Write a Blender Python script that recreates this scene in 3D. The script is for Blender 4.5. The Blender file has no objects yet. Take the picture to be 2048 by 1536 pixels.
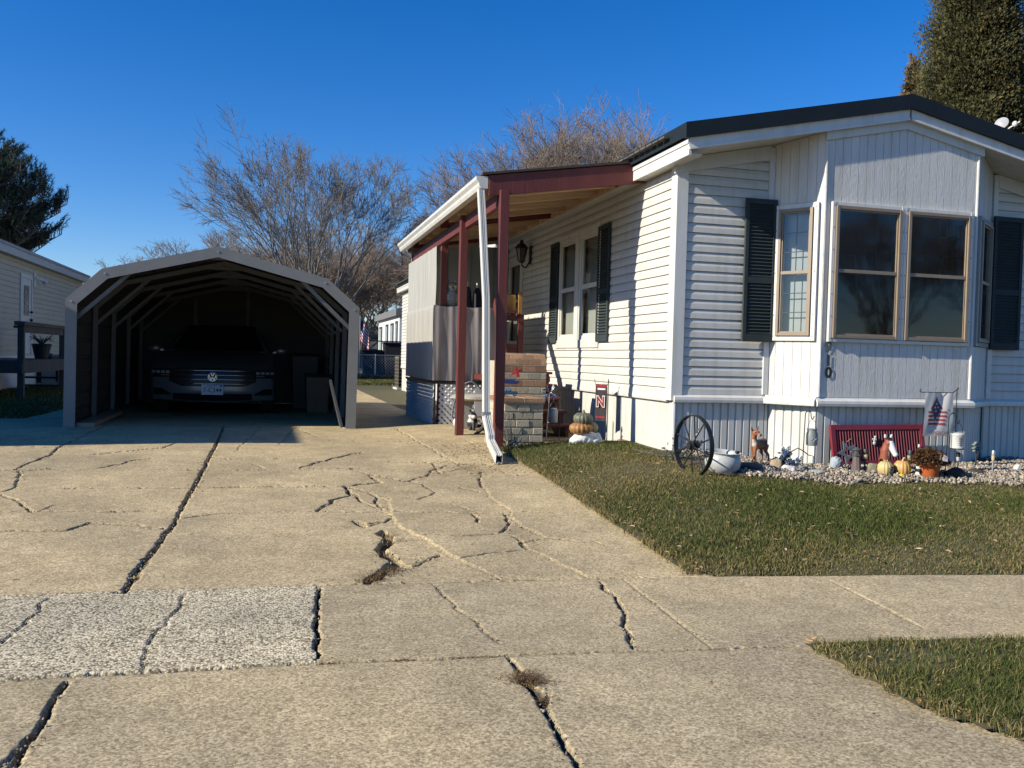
import bpy, bmesh, math, random
import numpy as np
from mathutils import Vector, Matrix
random.seed(7); rng = np.random.default_rng(7)
S = bpy.context.scene; COL = S.collection
PI = math.pi
# ------------------------------------------------------------------ camera
FPX = 1750.0; YAW, PITCH, ROLL = map(math.radians, (15.3007, 1.6858, 1.4731)); CAMZ = 1.15
def cam_axes():
    f = Vector((math.sin(YAW)*math.cos(PITCH), math.cos(YAW)*math.cos(PITCH), -math.sin(PITCH)))
    r = Vector((math.cos(YAW), -math.sin(YAW), 0)); d = f.cross(r)
    c, s = math.cos(ROLL), math.sin(ROLL)
    return r*c - d*s, r*s + d*c, f
CR, CD, CF = cam_axes()
def ray(px, py): return CR*((px-1024)/FPX) + CD*((py-768)/FPX) + CF
def W(px, py, X=None, Y=None, Z=None):
    d = ray(px, py)
    t = X/d.x if X is not None else (Y/d.y if Y is not None else (Z-CAMZ)/d.z)
    return Vector((d.x*t, d.y*t, d.z*t+CAMZ))
cd = bpy.data.cameras.new('camera'); cam = bpy.data.objects.new('camera', cd); COL.objects.link(cam)
cam.matrix_world = Matrix(((CR.x, -CD.x, -CF.x, 0), (CR.y, -CD.y, -CF.y, 0), (CR.z, -CD.z, -CF.z, CAMZ), (0, 0, 0, 1)))
cd.sensor_width = 36; cd.lens = FPX/2048*36; cd.clip_start = .05; cd.clip_end = 3000
S.camera = cam
# ------------------------------------------------------------------ light
EL, AZ = math.radians(28), math.radians(9)
sd = Vector((math.cos(EL)*math.cos(AZ), math.cos(EL)*math.sin(AZ), -math.sin(EL)))
sl = bpy.data.lights.new('sun', 'SUN'); sl.energy = 5.0; sl.angle = math.radians(.55); sl.color = (1, .93, .80)
so = bpy.data.objects.new('sun', sl); COL.objects.link(so); so.location = (-30, -4, 30)
so.rotation_mode = 'QUATERNION'; so.rotation_quaternion = sd.to_track_quat('-Z', 'Y')
wd = bpy.data.worlds.new('World'); S.world = wd; wd.use_nodes = True
nt = wd.node_tree; bg = nt.nodes['Background']; sky = nt.nodes.new('ShaderNodeTexSky')
sky.sky_type = 'NISHITA'; sky.sun_disc = False; sky.sun_elevation = EL; sky.sun_rotation = math.radians(261)
sky.altitude = 300; sky.air_density = 1.0; sky.dust_density = .1; sky.ozone_density = 3.5
hs = nt.nodes.new('ShaderNodeHueSaturation'); hs.inputs['Saturation'].default_value = 1.38; hs.inputs['Hue'].default_value = .505
nt.links.new(sky.outputs[0], hs.inputs['Color']); tn = nt.nodes.new('ShaderNodeMix'); tn.data_type = 'RGBA'; tn.blend_type = 'MULTIPLY'; tn.inputs['Factor'].default_value = 1; tn.inputs[7].default_value = (1., 1.06, 1.27, 1)
nt.links.new(hs.outputs[0], tn.inputs[6]); nt.links.new(tn.outputs[2], bg.inputs[0]); bg.inputs[1].default_value = .09
S.view_settings.view_transform = 'Standard'; S.view_settings.look = 'None'; S.view_settings.gamma = 1
S.view_settings.exposure = .42
S.cycles.max_bounces = 6; S.cycles.diffuse_bounces = 1; S.cycles.transparent_max_bounces = 16
# ------------------------------------------------------------------ materials
MATS = {}
def mat(name, col, rough=.65, noise=.12, scale=6., bump=.0, bscale=60., metal=0., spec=.5, stretch=(1, 1, 1), col2=None, attr=False, trans=0., coat=0.):
    if name in MATS: return MATS[name]
    m = bpy.data.materials.new(name); m.use_nodes = True; n = m.node_tree.nodes; L = m.node_tree.links.new
    b = n['Principled BSDF']; b.inputs['Roughness'].default_value = rough; b.inputs['Metallic'].default_value = metal
    b.inputs['Specular IOR Level'].default_value = spec
    if coat: b.inputs['Coat Weight'].default_value = coat
    tc = n.new('ShaderNodeTexCoord'); mp = n.new('ShaderNodeMapping'); mp.inputs['Scale'].default_value = stretch
    L(tc.outputs['Object'], mp.inputs[0])
    ns = n.new('ShaderNodeTexNoise'); ns.inputs['Scale'].default_value = scale; ns.inputs['Detail'].default_value = 5; ns.inputs['Roughness'].default_value = .6
    L(mp.outputs[0], ns.inputs['Vector'])
    rp = n.new('ShaderNodeValToRGB'); rp.color_ramp.elements[0].position = .3; rp.color_ramp.elements[1].position = .7
    c2 = col2 or tuple(min(1, c*(1+noise)) for c in col); c1 = col if col2 else tuple(c*(1-noise) for c in col)
    rp.color_ramp.elements[0].color = (*c1, 1); rp.color_ramp.elements[1].color = (*c2, 1)
    L(ns.outputs['Fac'], rp.inputs[0]); out = rp.outputs[0]
    if attr:
        at = n.new('ShaderNodeAttribute'); at.attribute_name = 'Col'
        mx = n.new('ShaderNodeMix'); mx.data_type = 'RGBA'; mx.blend_type = 'MULTIPLY'; mx.inputs['Factor'].default_value = 1
        L(out, mx.inputs[6]); L(at.outputs['Color'], mx.inputs[7]); out = mx.outputs[2]
    if name in ('white_siding', 'vinyl_skirting', 'painted_plywood', 'white_vinyl', 'white_aluminium'):
        m3 = n.new('ShaderNodeMapping'); m3.inputs['Scale'].default_value = (9, 9, .9); L(tc.outputs['Object'], m3.inputs[0]); n3 = n.new('ShaderNodeTexNoise'); n3.inputs['Scale'].default_value = 1.4; n3.inputs['Detail'].default_value = 6; L(m3.outputs[0], n3.inputs['Vector'])
        r3 = n.new('ShaderNodeValToRGB'); r3.color_ramp.elements[0].position = .28; r3.color_ramp.elements[1].position = .52; r3.color_ramp.elements[0].color = (.88, .865, .825, 1); r3.color_ramp.elements[1].color = (1, 1, 1, 1); L(n3.outputs['Fac'], r3.inputs[0])
        x3 = n.new('ShaderNodeMix'); x3.data_type = 'RGBA'; x3.blend_type = 'MULTIPLY'; x3.inputs['Factor'].default_value = 1; L(out, x3.inputs[6]); L(r3.outputs[0], x3.inputs[7]); out = x3.outputs[2]
    L(out, b.inputs['Base Color'])
    if bump:
        n2 = n.new('ShaderNodeTexNoise'); n2.inputs['Scale'].default_value = bscale; n2.inputs['Detail'].default_value = 4
        L(mp.outputs[0], n2.inputs['Vector']); bp = n.new('ShaderNodeBump'); bp.inputs['Strength'].default_value = bump; bp.inputs['Distance'].default_value = .01
        L(n2.outputs['Fac'], bp.inputs['Height']); L(bp.outputs[0], b.inputs['Normal'])
    if trans:
        tl = n.new('ShaderNodeBsdfTranslucent'); L(out, tl.inputs[0]); mx2 = n.new('ShaderNodeMixShader'); mx2.inputs[0].default_value = trans
        L(b.outputs[0], mx2.inputs[1]); L(tl.outputs[0], mx2.inputs[2]); L(mx2.outputs[0], n['Material Output'].inputs[0])
    MATS[name] = m; return m
def glass_mat(name, tint=(1, 1, 1), refl=1.0, body=0.):
    m = bpy.data.materials.new(name); m.use_nodes = True; n = m.node_tree.nodes; L = m.node_tree.links.new
    n.remove(n['Principled BSDF']); t = n.new('ShaderNodeBsdfTransparent'); t.inputs[0].default_value = (*tint, 1)
    g = n.new('ShaderNodeBsdfGlossy'); g.inputs['Roughness'].default_value = .035
    fr = n.new('ShaderNodeFresnel'); fr.inputs[0].default_value = 1.55
    ml = n.new('ShaderNodeMath'); ml.operation = 'MULTIPLY'; ml.inputs[1].default_value = refl; ml.use_clamp = True
    nz = n.new('ShaderNodeTexNoise'); nz.inputs['Scale'].default_value = 2.5; tcg = n.new('ShaderNodeTexCoord'); L(tcg.outputs['Object'], nz.inputs['Vector'])
    bp = n.new('ShaderNodeBump'); bp.inputs['Strength'].default_value = .06; bp.inputs['Distance'].default_value = .02; L(nz.outputs['Fac'], bp.inputs['Height']); L(bp.outputs[0], g.inputs['Normal'])
    L(fr.outputs[0], ml.inputs[0]); mx = n.new('ShaderNodeMixShader'); L(ml.outputs[0], mx.inputs[0]); L(t.outputs[0], mx.inputs[1]); L(g.outputs[0], mx.inputs[2])
    L(mx.outputs[0], n['Material Output'].inputs[0]); MATS[name] = m; return m
M_WHITE = mat('white_vinyl', (.64, .62, .555), .5, .04, 3, .05, 30)
M_SIDE = mat('white_siding', (.62, .595, .53), .55, .07, 2.5, .08, 25, stretch=(1, 1, 6))
M_PANEL = mat('painted_plywood', (.66, .635, .575), .6, .08, 4, .42, 110, stretch=(1, 1, .22))
M_SKIRT = mat('vinyl_skirting', (.60, .585, .525), .5, .07, 3, .03, 20)
M_ROOF = mat('dark_roof_metal', (.012, .018, .021), .6, .15, 5, spec=.25)
M_SHUT = mat('charcoal_shutter', (.044, .056, .056), .75, .1, 6, spec=.12)
M_TAN = mat('bronze_window_frame', (.27, .205, .14), .45, .08, 6)
M_DARK = mat('dark_interior', (.016, .017, .018), .9, .2, 3)
M_BLIND = mat('pale_blind', (.50, .49, .42), .8, .06, 4)
M_CURT = mat('white_curtain', (.62, .63, .60), .85, .05, 5, trans=.25)
M_RED = mat('red_stained_wood', (.118, .025, .020), .6, .22, 5, .25, 40, stretch=(1, 1, .15))
M_PINE = mat('bare_pine_board', (.50, .30, .16), .65, .3, 6, .15, 40, stretch=(.25, 2, 2), col2=(.66, .45, .27))
M_BLACK = mat('black_iron', (.016, .018, .019), .5, .2, 20)
M_GALV = mat('galvanised_metal', (.42, .43, .43), .42, .12, 9, metal=.7)
M_ALU = mat('white_aluminium', (.67, .655, .60), .35, .04, 4)
M_GLASS = glass_mat('window_glass', (.86, .9, .9), 1.8)
M_GLASS2 = glass_mat('screened_glass', (.34, .36, .36), 1.3)
# ------------------------------------------------------------------ mesh builder
class MB:
    def __init__(s): s.v = []; s.f = []; s.c = []
    def add(s, vs, fs, col=None):
        o = len(s.v); s.v += [tuple(v) for v in vs]; s.f += [tuple(i+o for i in f) for f in fs]
        s.c += [col or (1, 1, 1)]*len(vs); return s
    def box(s, x0, x1, y0, y1, z0, z1, col=None):
        return s.add([(x, y, z) for z in (z0, z1) for y in (y0, y1) for x in (x0, x1)], [(0, 2, 3, 1), (4, 5, 7, 6), (0, 1, 5, 4), (2, 6, 7, 3), (0, 4, 6, 2), (1, 3, 7, 5)], col)
    def obox(s, c, a, b, d, col=None):
        c, a, b, d = map(Vector, (c, a, b, d))
        return s.add([c+a*i+b*j+d*k for k in (-1, 1) for j in (-1, 1) for i in (-1, 1)], [(0, 2, 3, 1), (4, 5, 7, 6), (0, 1, 5, 4), (2, 6, 7, 3), (0, 4, 6, 2), (1, 3, 7, 5)], col)
    def bar(s, p, q, w, h, up=(0, 0, 1), col=None):
        p, q, up = Vector(p), Vector(q), Vector(up); d = q-p; L = d.length; d.normalize()
        sx = d.cross(up)
        if sx.length < 1e-4: sx = d.cross(Vector((1, 0, 0)))
        sx.normalize(); u = sx.cross(d); return s.obox((p+q)/2, d*L/2, sx*w/2, u*h/2, col)
    def tube(s, pts, r, n=8, cap=True, col=None):
        pts = [Vector(p) for p in pts]; k = len(pts); rs = r if isinstance(r, (list, tuple)) else [r]*k
        d0 = (pts[1]-pts[0]).normalized(); a = d0.orthogonal().normalized(); V = []
        for i, p in enumerate(pts):
            d = (pts[min(i+1, k-1)]-pts[max(i-1, 0)]).normalized(); a = (a-d*a.dot(d))
            a = a.normalized() if a.length > 1e-5 else d.orthogonal().normalized(); b = d.cross(a)
            for j in range(n):
                t = 2*PI*j/n; V.append(p+(a*math.cos(t)+b*math.sin(t))*rs[i])
        F = [(i*n+j, i*n+(j+1) % n, (i+1)*n+(j+1) % n, (i+1)*n+j) for i in range(k-1) for j in range(n)]
        if cap: F += [tuple(range(n-1, -1, -1)), tuple((k-1)*n+j for j in range(n))]
        return s.add(V, F, col)
    def lathe(s, prof, c=(0, 0, 0), n=24, axis=None, col=None, wob=0, lobes=0):
        c = Vector(c); ax = Vector(axis or (0, 0, 1)).normalized(); a = ax.orthogonal().normalized() if axis else Vector((1, 0, 0)); b = ax.cross(a); V = []
        for r, z in prof:
            for j in range(n):
                t = 2*PI*j/n; rr = r*(1+wob*(abs(math.sin(lobes*t/2))-.6)) if lobes else r
                V.append(c+ax*z+(a*math.cos(t)+b*math.sin(t))*rr)
        k = len(prof); F = [(i*n+j, i*n+(j+1) % n, (i+1)*n+(j+1) % n, (i+1)*n+j) for i in range(k-1) for j in range(n)]
        F += [tuple(range(n-1, -1, -1)), tuple((k-1)*n+j for j in range(n))]
        return s.add(V, F, col)
    def ell(s, c, r, n=14, m=8, rot=None, col=None):
        c = Vector(c); R = rot or Matrix.Identity(3); r = r if isinstance(r, (tuple, list)) else (r, r, r); V = [c+R@Vector((0, 0, -r[2]))]
        for i in range(1, m):
            p = -PI/2+PI*i/m
            for j in range(n): t = 2*PI*j/n; V.append(c+R@Vector((r[0]*math.cos(p)*math.cos(t), r[1]*math.cos(p)*math.sin(t), r[2]*math.sin(p))))
        V.append(c+R@Vector((0, 0, r[2]))); e = len(V)-1
        F = [(0, 1+(j+1) % n, 1+j) for j in range(n)]
        F += [(1+(i-1)*n+j, 1+(i-1)*n+(j+1) % n, 1+i*n+(j+1) % n, 1+i*n+j) for i in range(1, m-1) for j in range(n)]
        F += [(e, 1+(m-2)*n+j, 1+(m-2)*n+(j+1) % n) for j in range(n)]
        return s.add(V, F, col)
    def prism(s, poly, o, u, v, th, col=None):
        o, u, v = Vector(o), Vector(u), Vector(v); nn = u.cross(v).normalized()*th; k = len(poly)
        V = [o+u*a+v*b for a, b in poly]+[o+u*a+v*b+nn for a, b in poly]
        return s.add(V, [tuple(range(k-1, -1, -1)), tuple(range(k, 2*k))]+[(i, (i+1) % k, (i+1) % k+k, i+k) for i in range(k)], col)
    def ext(s, prof, p, q, a, b, col=None):     # profile (in a,b axes) swept from p to q
        p, q, a, b = map(Vector, (p, q, a, b)); k = len(prof)
        V = [p+a*i+b*j for i, j in prof]+[q+a*i+b*j for i, j in prof]
        return s.add(V, [tuple(range(k-1, -1, -1)), tuple(range(k, 2*k))]+[(i, (i+1) % k, (i+1) % k+k, i+k) for i in range(k)], col)
def wloc(o):
    v = Vector((0, 0, 0))
    while o: v = v+o.location; o = o.parent
    return v
def obj(name, mb, m, parent=None, world=True, smooth=None, bev=0, attr=False, fix=True, mods=None):
    me = bpy.data.meshes.new(name); off = wloc(parent) if (parent and world) else Vector((0, 0, 0))
    V = [(v[0]-off.x, v[1]-off.y, v[2]-off.z) for v in mb.v] if parent and world else mb.v
    me.from_pydata(V, [], mb.f)
    if fix:
        b = bmesh.new(); b.from_mesh(me); bmesh.ops.recalc_face_normals(b, faces=b.faces); b.to_mesh(me); b.free()
    if attr:
        ca = me.color_attributes.new('Col', 'FLOAT_COLOR', 'POINT'); ca.data.foreach_set('color', np.c_[np.array(mb.c, dtype=np.float32), np.ones(len(mb.c))].ravel())
    if m: me.materials.append(m)
    if smooth is not None:
        me.polygons.foreach_set('use_smooth', [True]*len(me.polygons))
        if smooth < 180: me.set_sharp_from_angle(angle=math.radians(smooth))
    o = bpy.data.objects.new(name, me); COL.objects.link(o); o.parent = parent
    if bev:
        bm_ = o.modifiers.new('bevel', 'BEVEL'); bm_.width = bev; bm_.segments = 2; bm_.limit_method = 'ANGLE'; bm_.angle_limit = math.radians(40)
    return o
def melt(o, voxel=.006, it=6, fac=.5):         # weld a body made of overlapping swells into one continuous skin
    r = o.modifiers.new('r', 'REMESH'); r.mode = 'VOXEL'; r.voxel_size = voxel; r.use_smooth_shade = True
    sm = o.modifiers.new('s', 'SMOOTH'); sm.iterations = it; sm.factor = fac
    dg = bpy.context.evaluated_depsgraph_get(); me = bpy.data.meshes.new_from_object(o.evaluated_get(dg))
    mm = o.data.materials[0] if o.data.materials else None
    o.modifiers.clear(); o.data = me; me.materials.clear(); me.materials.append(mm)
    me.polygons.foreach_set('use_smooth', [True]*len(me.polygons)); return o
def thing(name, label, cat, loc=(0, 0, 0), rz=0, group=None):
    o = bpy.data.objects.new(name, None); COL.objects.link(o); o.location = loc; o.rotation_euler = (0, 0, rz); o.empty_display_size = .1
    return tag(o, label, cat, group)
def tag(o, label, cat, group=None, kind=None):
    o['label'] = label; o['category'] = cat
    if group: o['group'] = group
    if kind: o['kind'] = kind
    return o
def struct(o, kind='structure'): o['kind'] = kind; return o
def copy_tree(o, parent=None):
    c = o.copy(); COL.objects.link(c); c.parent = parent
    for ch in list(o.children): copy_tree(ch, c)
    return c
def text_mb(txt, size, o, u, v, th=.003, bold=0):
    cu = bpy.data.curves.new('t', 'FONT'); cu.body = txt; cu.size = size; cu.align_x = 'CENTER'; cu.align_y = 'CENTER'; cu.extrude = 0; cu.offset = bold; cu.resolution_u = 3
    t = bpy.data.objects.new('t', cu); COL.objects.link(t); dg = bpy.context.evaluated_depsgraph_get(); dg.update()
    me = bpy.data.meshes.new_from_object(t.evaluated_get(dg)); o, u, v = Vector(o), Vector(u), Vector(v); n = u.cross(v).normalized()
    mb = MB(); mb.add([o+u*x.co.x+v*x.co.y+n*th for x in me.vertices], [tuple(p.vertices) for p in me.polygons])
    bpy.data.objects.remove(t); bpy.data.meshes.remove(me); return mb
def np_mesh(name, V, F, m, cols=None, parent=None, smooth=True):
    me = bpy.data.meshes.new(name); V = np.asarray(V, dtype=np.float32); F = np.asarray(F, dtype=np.int32); k = F.shape[1]
    me.vertices.add(len(V)); me.vertices.foreach_set('co', V.ravel()); me.loops.add(F.size); me.loops.foreach_set('vertex_index', F.ravel())
    me.polygons.add(len(F)); me.polygons.foreach_set('loop_start', np.arange(0, F.size, k, dtype=np.int32)); me.polygons.foreach_set('loop_total', np.full(len(F), k, dtype=np.int32))
    me.update(calc_edges=True)
    if cols is not None:
        ca = me.color_attributes.new('Col', 'FLOAT_COLOR', 'POINT'); ca.data.foreach_set('color', np.c_[cols, np.ones(len(cols))].astype(np.float32).ravel())
    me.polygons.foreach_set('use_smooth', np.full(len(F), smooth)); me.materials.append(m); me.validate()
    o = bpy.data.objects.new(name, me); COL.objects.link(o); o.parent = parent; return o
# ------------------------------------------------------------------ ground
def sstep(x): x = np.clip(x, 0, 1); return x*x*(3-2*x)
def cX(X): d = np.clip(np.asarray(X, float)-.2, -7, 9); return -.06*d-.0135*d*d
def zbase(X, Y):
    X = np.asarray(X, float); Y = np.asarray(Y, float); t = Y-cX(X)
    z = np.interp(t, [-60, -1.5, .55, .6, 1.6, 3.28, 4.39, 8.3, 11.4, 14, 40, 600], [-.2, -.15, -.13, -.04, -.01, 0, .005, .18, .205, .16, .14, .14])
    return z + .05*sstep((X-1)/1.3)*sstep((t-4.5)/3)*(1-sstep((t-13)/4))
def zlawn(X, Y):
    X = np.asarray(X, float); Y = np.asarray(Y, float); t = Y-cX(X)
    f = np.interp(t, [3.28, 4.36, 4.50, 5.0, 7.2, 8.5], [-.045, -.04, .005, .06, .265, .28]); b = sstep((X-2.17)/.8)*sstep((t-4.3)/.3)
    f = f-.095*sstep((X-3.75)/1.0)*sstep((t-5.2)/1.6)
    return zbase(X, Y)*(1-b)+f*b+.02-.045*(1-sstep((t-4.36)/.13))*sstep((4.6-t)/.1)
def G(px, py, fn=None):
    z = .2; p = None
    for _ in range(12):
        p = W(px, py, Z=z); z = float((fn or zlawn)(p.x, p.y))
    return Vector((p.x, p.y, z))
def vnoise(X, Y, s, seed=0):
    r = np.random.default_rng(seed); out = np.zeros_like(X)
    for k in range(6):
        a = r.uniform(0, 2*PI); f = s*(1.0+.8*r.random())*(1 if k < 3 else 2.1); out += np.sin((X*math.cos(a)+Y*math.sin(a))*f+r.uniform(0, 6))*(1 if k < 3 else .5)
    return out/3
def lines(*segs):
    o = []
    for a, b, st in segs: o.append(np.arange(a, b-1e-6, st))
    return np.unique(np.round(np.concatenate(o+[np.array([segs[-1][1]])]), 5))
def sheet(name, xs, ys, zf, m, keep=None, warp=False, colf=None, dz=0, skew=0):
    X, T = np.meshgrid(xs, ys); X = X+skew*(T-4.39); Y = T+cX(X) if warp else T
    Z = zf(X, Y); cols = None
    if colf: Z2, cols = colf(X, Y); Z = Z+Z2; cols = cols.reshape(-1, 3)
    V = np.c_[X.ravel(), Y.ravel(), (Z+dz).ravel()]; nx, ny = len(xs), len(ys)
    i = (np.arange(ny-1)[:, None]*nx+np.arange(nx-1)[None]).ravel(); F = np.c_[i, i+1, i+1+nx, i+nx]
    if keep is not None:
        c = V[F].mean(1); F = F[keep(c[:, 0], c[:, 1])]
        u, inv = np.unique(F, return_inverse=True); V = V[u]; F = inv.reshape(F.shape); cols = cols[u] if cols is not None else None
    o = np_mesh(name, V, F, m, cols); return struct(o)
# cracks traced on the slabs: points, width, depth, dirt, step
CR_PX = [
 ([(447, 852), (432, 893), (405, 942), (362, 1022), (350, 1045)], .048, .06, 1, .001), ([(350, 1045), (318, 1088), (285, 1135), (248, 1188)], .055, .013, .72, .001), ([(352, 1045), (319, 1090), (280, 1132), (246, 1186)], .012, .03, 1, 0),
 ([(250, 1187), (228, 1186)], .04, .05, 1, 0), ([(350, 1040), (400, 1032), (460, 1026)], .03, .02, .6, .0),
 ([(0, 1025), (120, 1023), (250, 1024), (360, 1022)], .016, .02, .7, 0), ([(460, 1027), (560, 1024), (635, 1022)], .01, .01, .3, 0),
 ([(120, 977), (250, 975), (360, 975)], .012, .016, .6, 0), ([(360, 975), (560, 973), (690, 973)], .014, .02, .7, 0),
 ([(0, 940), (110, 938)], .016, .02, .7, 0), ([(320, 938), (440, 941), (560, 938), (700, 937), (760, 938)], .012, .014, .5, 0),
 ([(0, 1064), (130, 1063), (180, 1046), (235, 1050), (330, 1057)], .018, .02, .8, 0), ([(180, 1046), (140, 1062)], .02, .03, 1, 0),
 ([(600, 936), (625, 928), (700, 910), (727, 905)], .022, .03, 1, .01), ([(30, 938), (100, 910), (118, 895), (150, 880), (212, 850)], .026, .025, .8, 0),
 ([(180, 909), (330, 895), (350, 885)], .018, .02, .7, 0), ([(195, 936), (270, 920), (302, 917)], .018, .02, .7, 0), ([(0, 990), (40, 1005), (70, 1027)], .018, .02, .7, 0),
 ([(440, 917), (600, 918)], .01, .012, .4, 0), ([(505, 928), (535, 938)], .012, .015, .3, .006), ([(590, 855), (640, 875)], .014, .016, .6, 0),
 ([(635, 1023), (662, 1000), (705, 990), (690, 972), (762, 965), (738, 950)], .05, .045, 1, 0), ([(635, 1023), (780, 1025), (900, 1025), (1010, 1027)], .016, .02, .8, 0),
 ([(708, 1042), (732, 1054)], .10, .05, 1, 0), ([(766, 1062), (776, 1085), (760, 1100), (792, 1122), (765, 1143), (733, 1166)], .13, .05, 1, .0), ([(780, 1125), (822, 1134)], .11, .05, 1, 0),
 ([(775, 990), (778, 1015), (785, 1035), (800, 1057), (850, 1080), (890, 1107), (940, 1131), (1000, 1157)], .012, .005, .3, .022),
 ([(958, 955), (965, 975), (985, 1000), (1020, 1022), (1022, 1035), (1040, 1052), (1090, 1075), (1160, 1085), (1192, 1083)], .012, .006, .4, .018),
 ([(1060, 1100), (1100, 1119), (1172, 1155)], .012, .006, .3, .018), ([(790, 1116), (850, 1118), (885, 1112)], .014, .016, .7, 0), ([(920, 1120), (975, 1108), (1055, 1099)], .016, .018, .7, 0),
 ([(905, 1073), (950, 1071), (1002, 1067)], .022, .026, 1, 0), ([(850, 1073), (882, 1071)], .014, .015, .6, 0), ([(765, 922), (865, 926), (902, 921)], .016, .02, .8, 0),
 ([(745, 950), (810, 963), (852, 952), (862, 940), (902, 928)], .02, .022, .9, 0), ([(902, 921), (930, 935), (960, 942)], .03, .012, .8, 0), ([(945, 1028), (962, 1047)], .018, .02, .9, 0),
 ([(790, 855), (830, 880), (902, 921)], .016, .014, .3, .01), ([(780, 1075), (840, 1078)], .012, .012, .6, 0), ([(1190, 1083), (1215, 1092)], .012, .012, .5, 0), ([(985, 1157), (1080, 1157)], .012, .012, .6, 0),
 ([(640, 880), (780, 882), (900, 884)], .012, .012, .4, 0), ([(930, 880), (990, 912)], .02, .012, .4, .008), ([(890, 925), (1010, 932)], .05, .008, .6, 0),
 ([(636, 1170), (634, 1240), (632, 1322)], .03, .035, 1, .001), ([(1200, 1162), (1243, 1215), (1255, 1260), (1268, 1298)], .014, .018, .8, 0), ([(1246, 1158), (1432, 1301)], .006, .005, .25, .003),
 ([(860, 1165), (925, 1225), (985, 1275), (1000, 1288)], .007, .007, .35, 0), ([(98, 1198), (50, 1250), (-20, 1305)], .010, .010, .5, 0), ([(372, 1188), (350, 1225), (295, 1290), (285, 1345)], .007, .008, .45, 0),
 ([(1660, 1160), (1850, 1258)], .007, .007, .2, .003), ([(135, 1362), (95, 1430), (60, 1480), (18, 1545)], .021, .03, 1, .001), ([(62, 1470), (35, 1500), (-10, 1540)], .012, .014, .6, 0),
 ([(1015, 1313), (1040, 1345), (1075, 1395), (1095, 1425), (1122, 1475), (1160, 1545)], .018, .025, 1, .001), ([(1040, 1350), (1090, 1410)], .05, .012, .9, 0), ([(1095, 1385), (1093, 1420)], .012, .014, .8, 0),
 ([(700, 975), (740, 985), (775, 1000)], .03, .02, 1, 0), ([(690, 972), (720, 1000), (760, 1018), (778, 1020)], .02, .02, .9, 0), ([(750, 990), (755, 1012)], .016, .015, .8, 0), ([(738, 950), (790, 958), (845, 968)], .02, .015, .8, 0), ([(845, 968), (870, 985), (835, 1000)], .03, .012, .8, 0), ([(865, 926), (880, 945), (930, 935)], .02, .014, .8, 0),
 ([(728, 1055), (770, 1045), (785, 1035)], .014, .014, .8, 0), ([(728, 1050), (766, 1042)], .012, .01, .7, 0), ([(822, 1134), (850, 1122), (880, 1110)], .018, .014, .9, 0), ([(776, 1085), (815, 1082), (850, 1080)], .014, .012, .8, 0), ([(1010, 1027), (1020, 1045), (1000, 1067)], .024, .016, .9, 0), ([(1000, 1067), (1030, 1072), (1055, 1099)], .024, .012, .9, 0), ([(1055, 1099), (1045, 1085), (1085, 1078)], .03, .01, .8, 0), ([(960, 942), (965, 975)], .02, .014, .8, 0), ([(920, 975), (960, 985)], .014, .012, .7, 0),
 ([(1022, 1025), (1120, 1027)], .012, .01, .5, 0), ([(958, 955), (1060, 950)], .014, .012, .5, 0), ([(905, 1010), (960, 1026)], .012, .01, .4, 0), ([(700, 937), (745, 950)], .014, .012, .7, 0), ([(300, 1058), (345, 1062)], .012, .01, .5, 0), ([(40, 940), (30, 975), (0, 985)], .02, .014, .7, 0), ([(110, 1010), (70, 1027)], .012, .01, .5, 0), ([(0, 892), (60, 893), (115, 895)], .016, .012, .6, 0), ([(590, 855), (560, 890)], .012, .01, .4, 0), ([(520, 855), (470, 905)], .012, .01, .3, 0)]
rc = np.random.default_rng(5); CRACKS = []
for pts, w, dep, dirt, stp in CR_PX:
    P = [np.array(G(x, y, zbase)[:2]) for x, y in pts]; Q = []
    for a, b in zip(P[:-1], P[1:]):
        L = np.linalg.norm(b-a); n = max(1, int(L/.06)); nr = np.array([-(b-a)[1], (b-a)[0]])/max(L, 1e-6)
        straight = stp in (.005, .003)
        for k in range(n): Q.append(a+(b-a)*k/n+(0 if straight or k == 0 else nr*rc.normal()*min(.009, L*.04)*(.45 if stp == .001 else 1)))
    Q.append(P[-1]); CRACKS.append((np.array(Q), w, dep, dirt, stp))
for t0, x0, x1, w in ((3.28, -9, 2.2, .018), (4.39, -9, 2.3, .016), (3.28, -9, .22, .014)):
    xs = np.arange(x0, x1, .1); CRACKS.append((np.c_[xs, t0+cX(xs)+rc.normal(size=len(xs))*.003], w, .022, .7, -.006 if t0 > 4 else .004))
STAINS = [(*G(x, y, zbase)[:2], rx, ry, am) for x, y, rx, ry, am in ((800, 985, .16, .35, .32), (880, 945, .2, .3, .3), (760, 1000, .12, .3, .25), (935, 935, .3, .2, .4), (850, 1130, .18, .18, .22), (1040, 1065, .12, .2, .25), (1060, 1090, .1, .15, .2), (405, 1035, .13, .12, .3), (960, 1022, .15, .1, .2), (700, 905, .3, .5, .12), (1000, 1120, .3, .2, .12), (1060, 1365, .06, .08, .3), (60, 875, .4, .3, .3), (260, 915, .12, .3, .2))]
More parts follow.
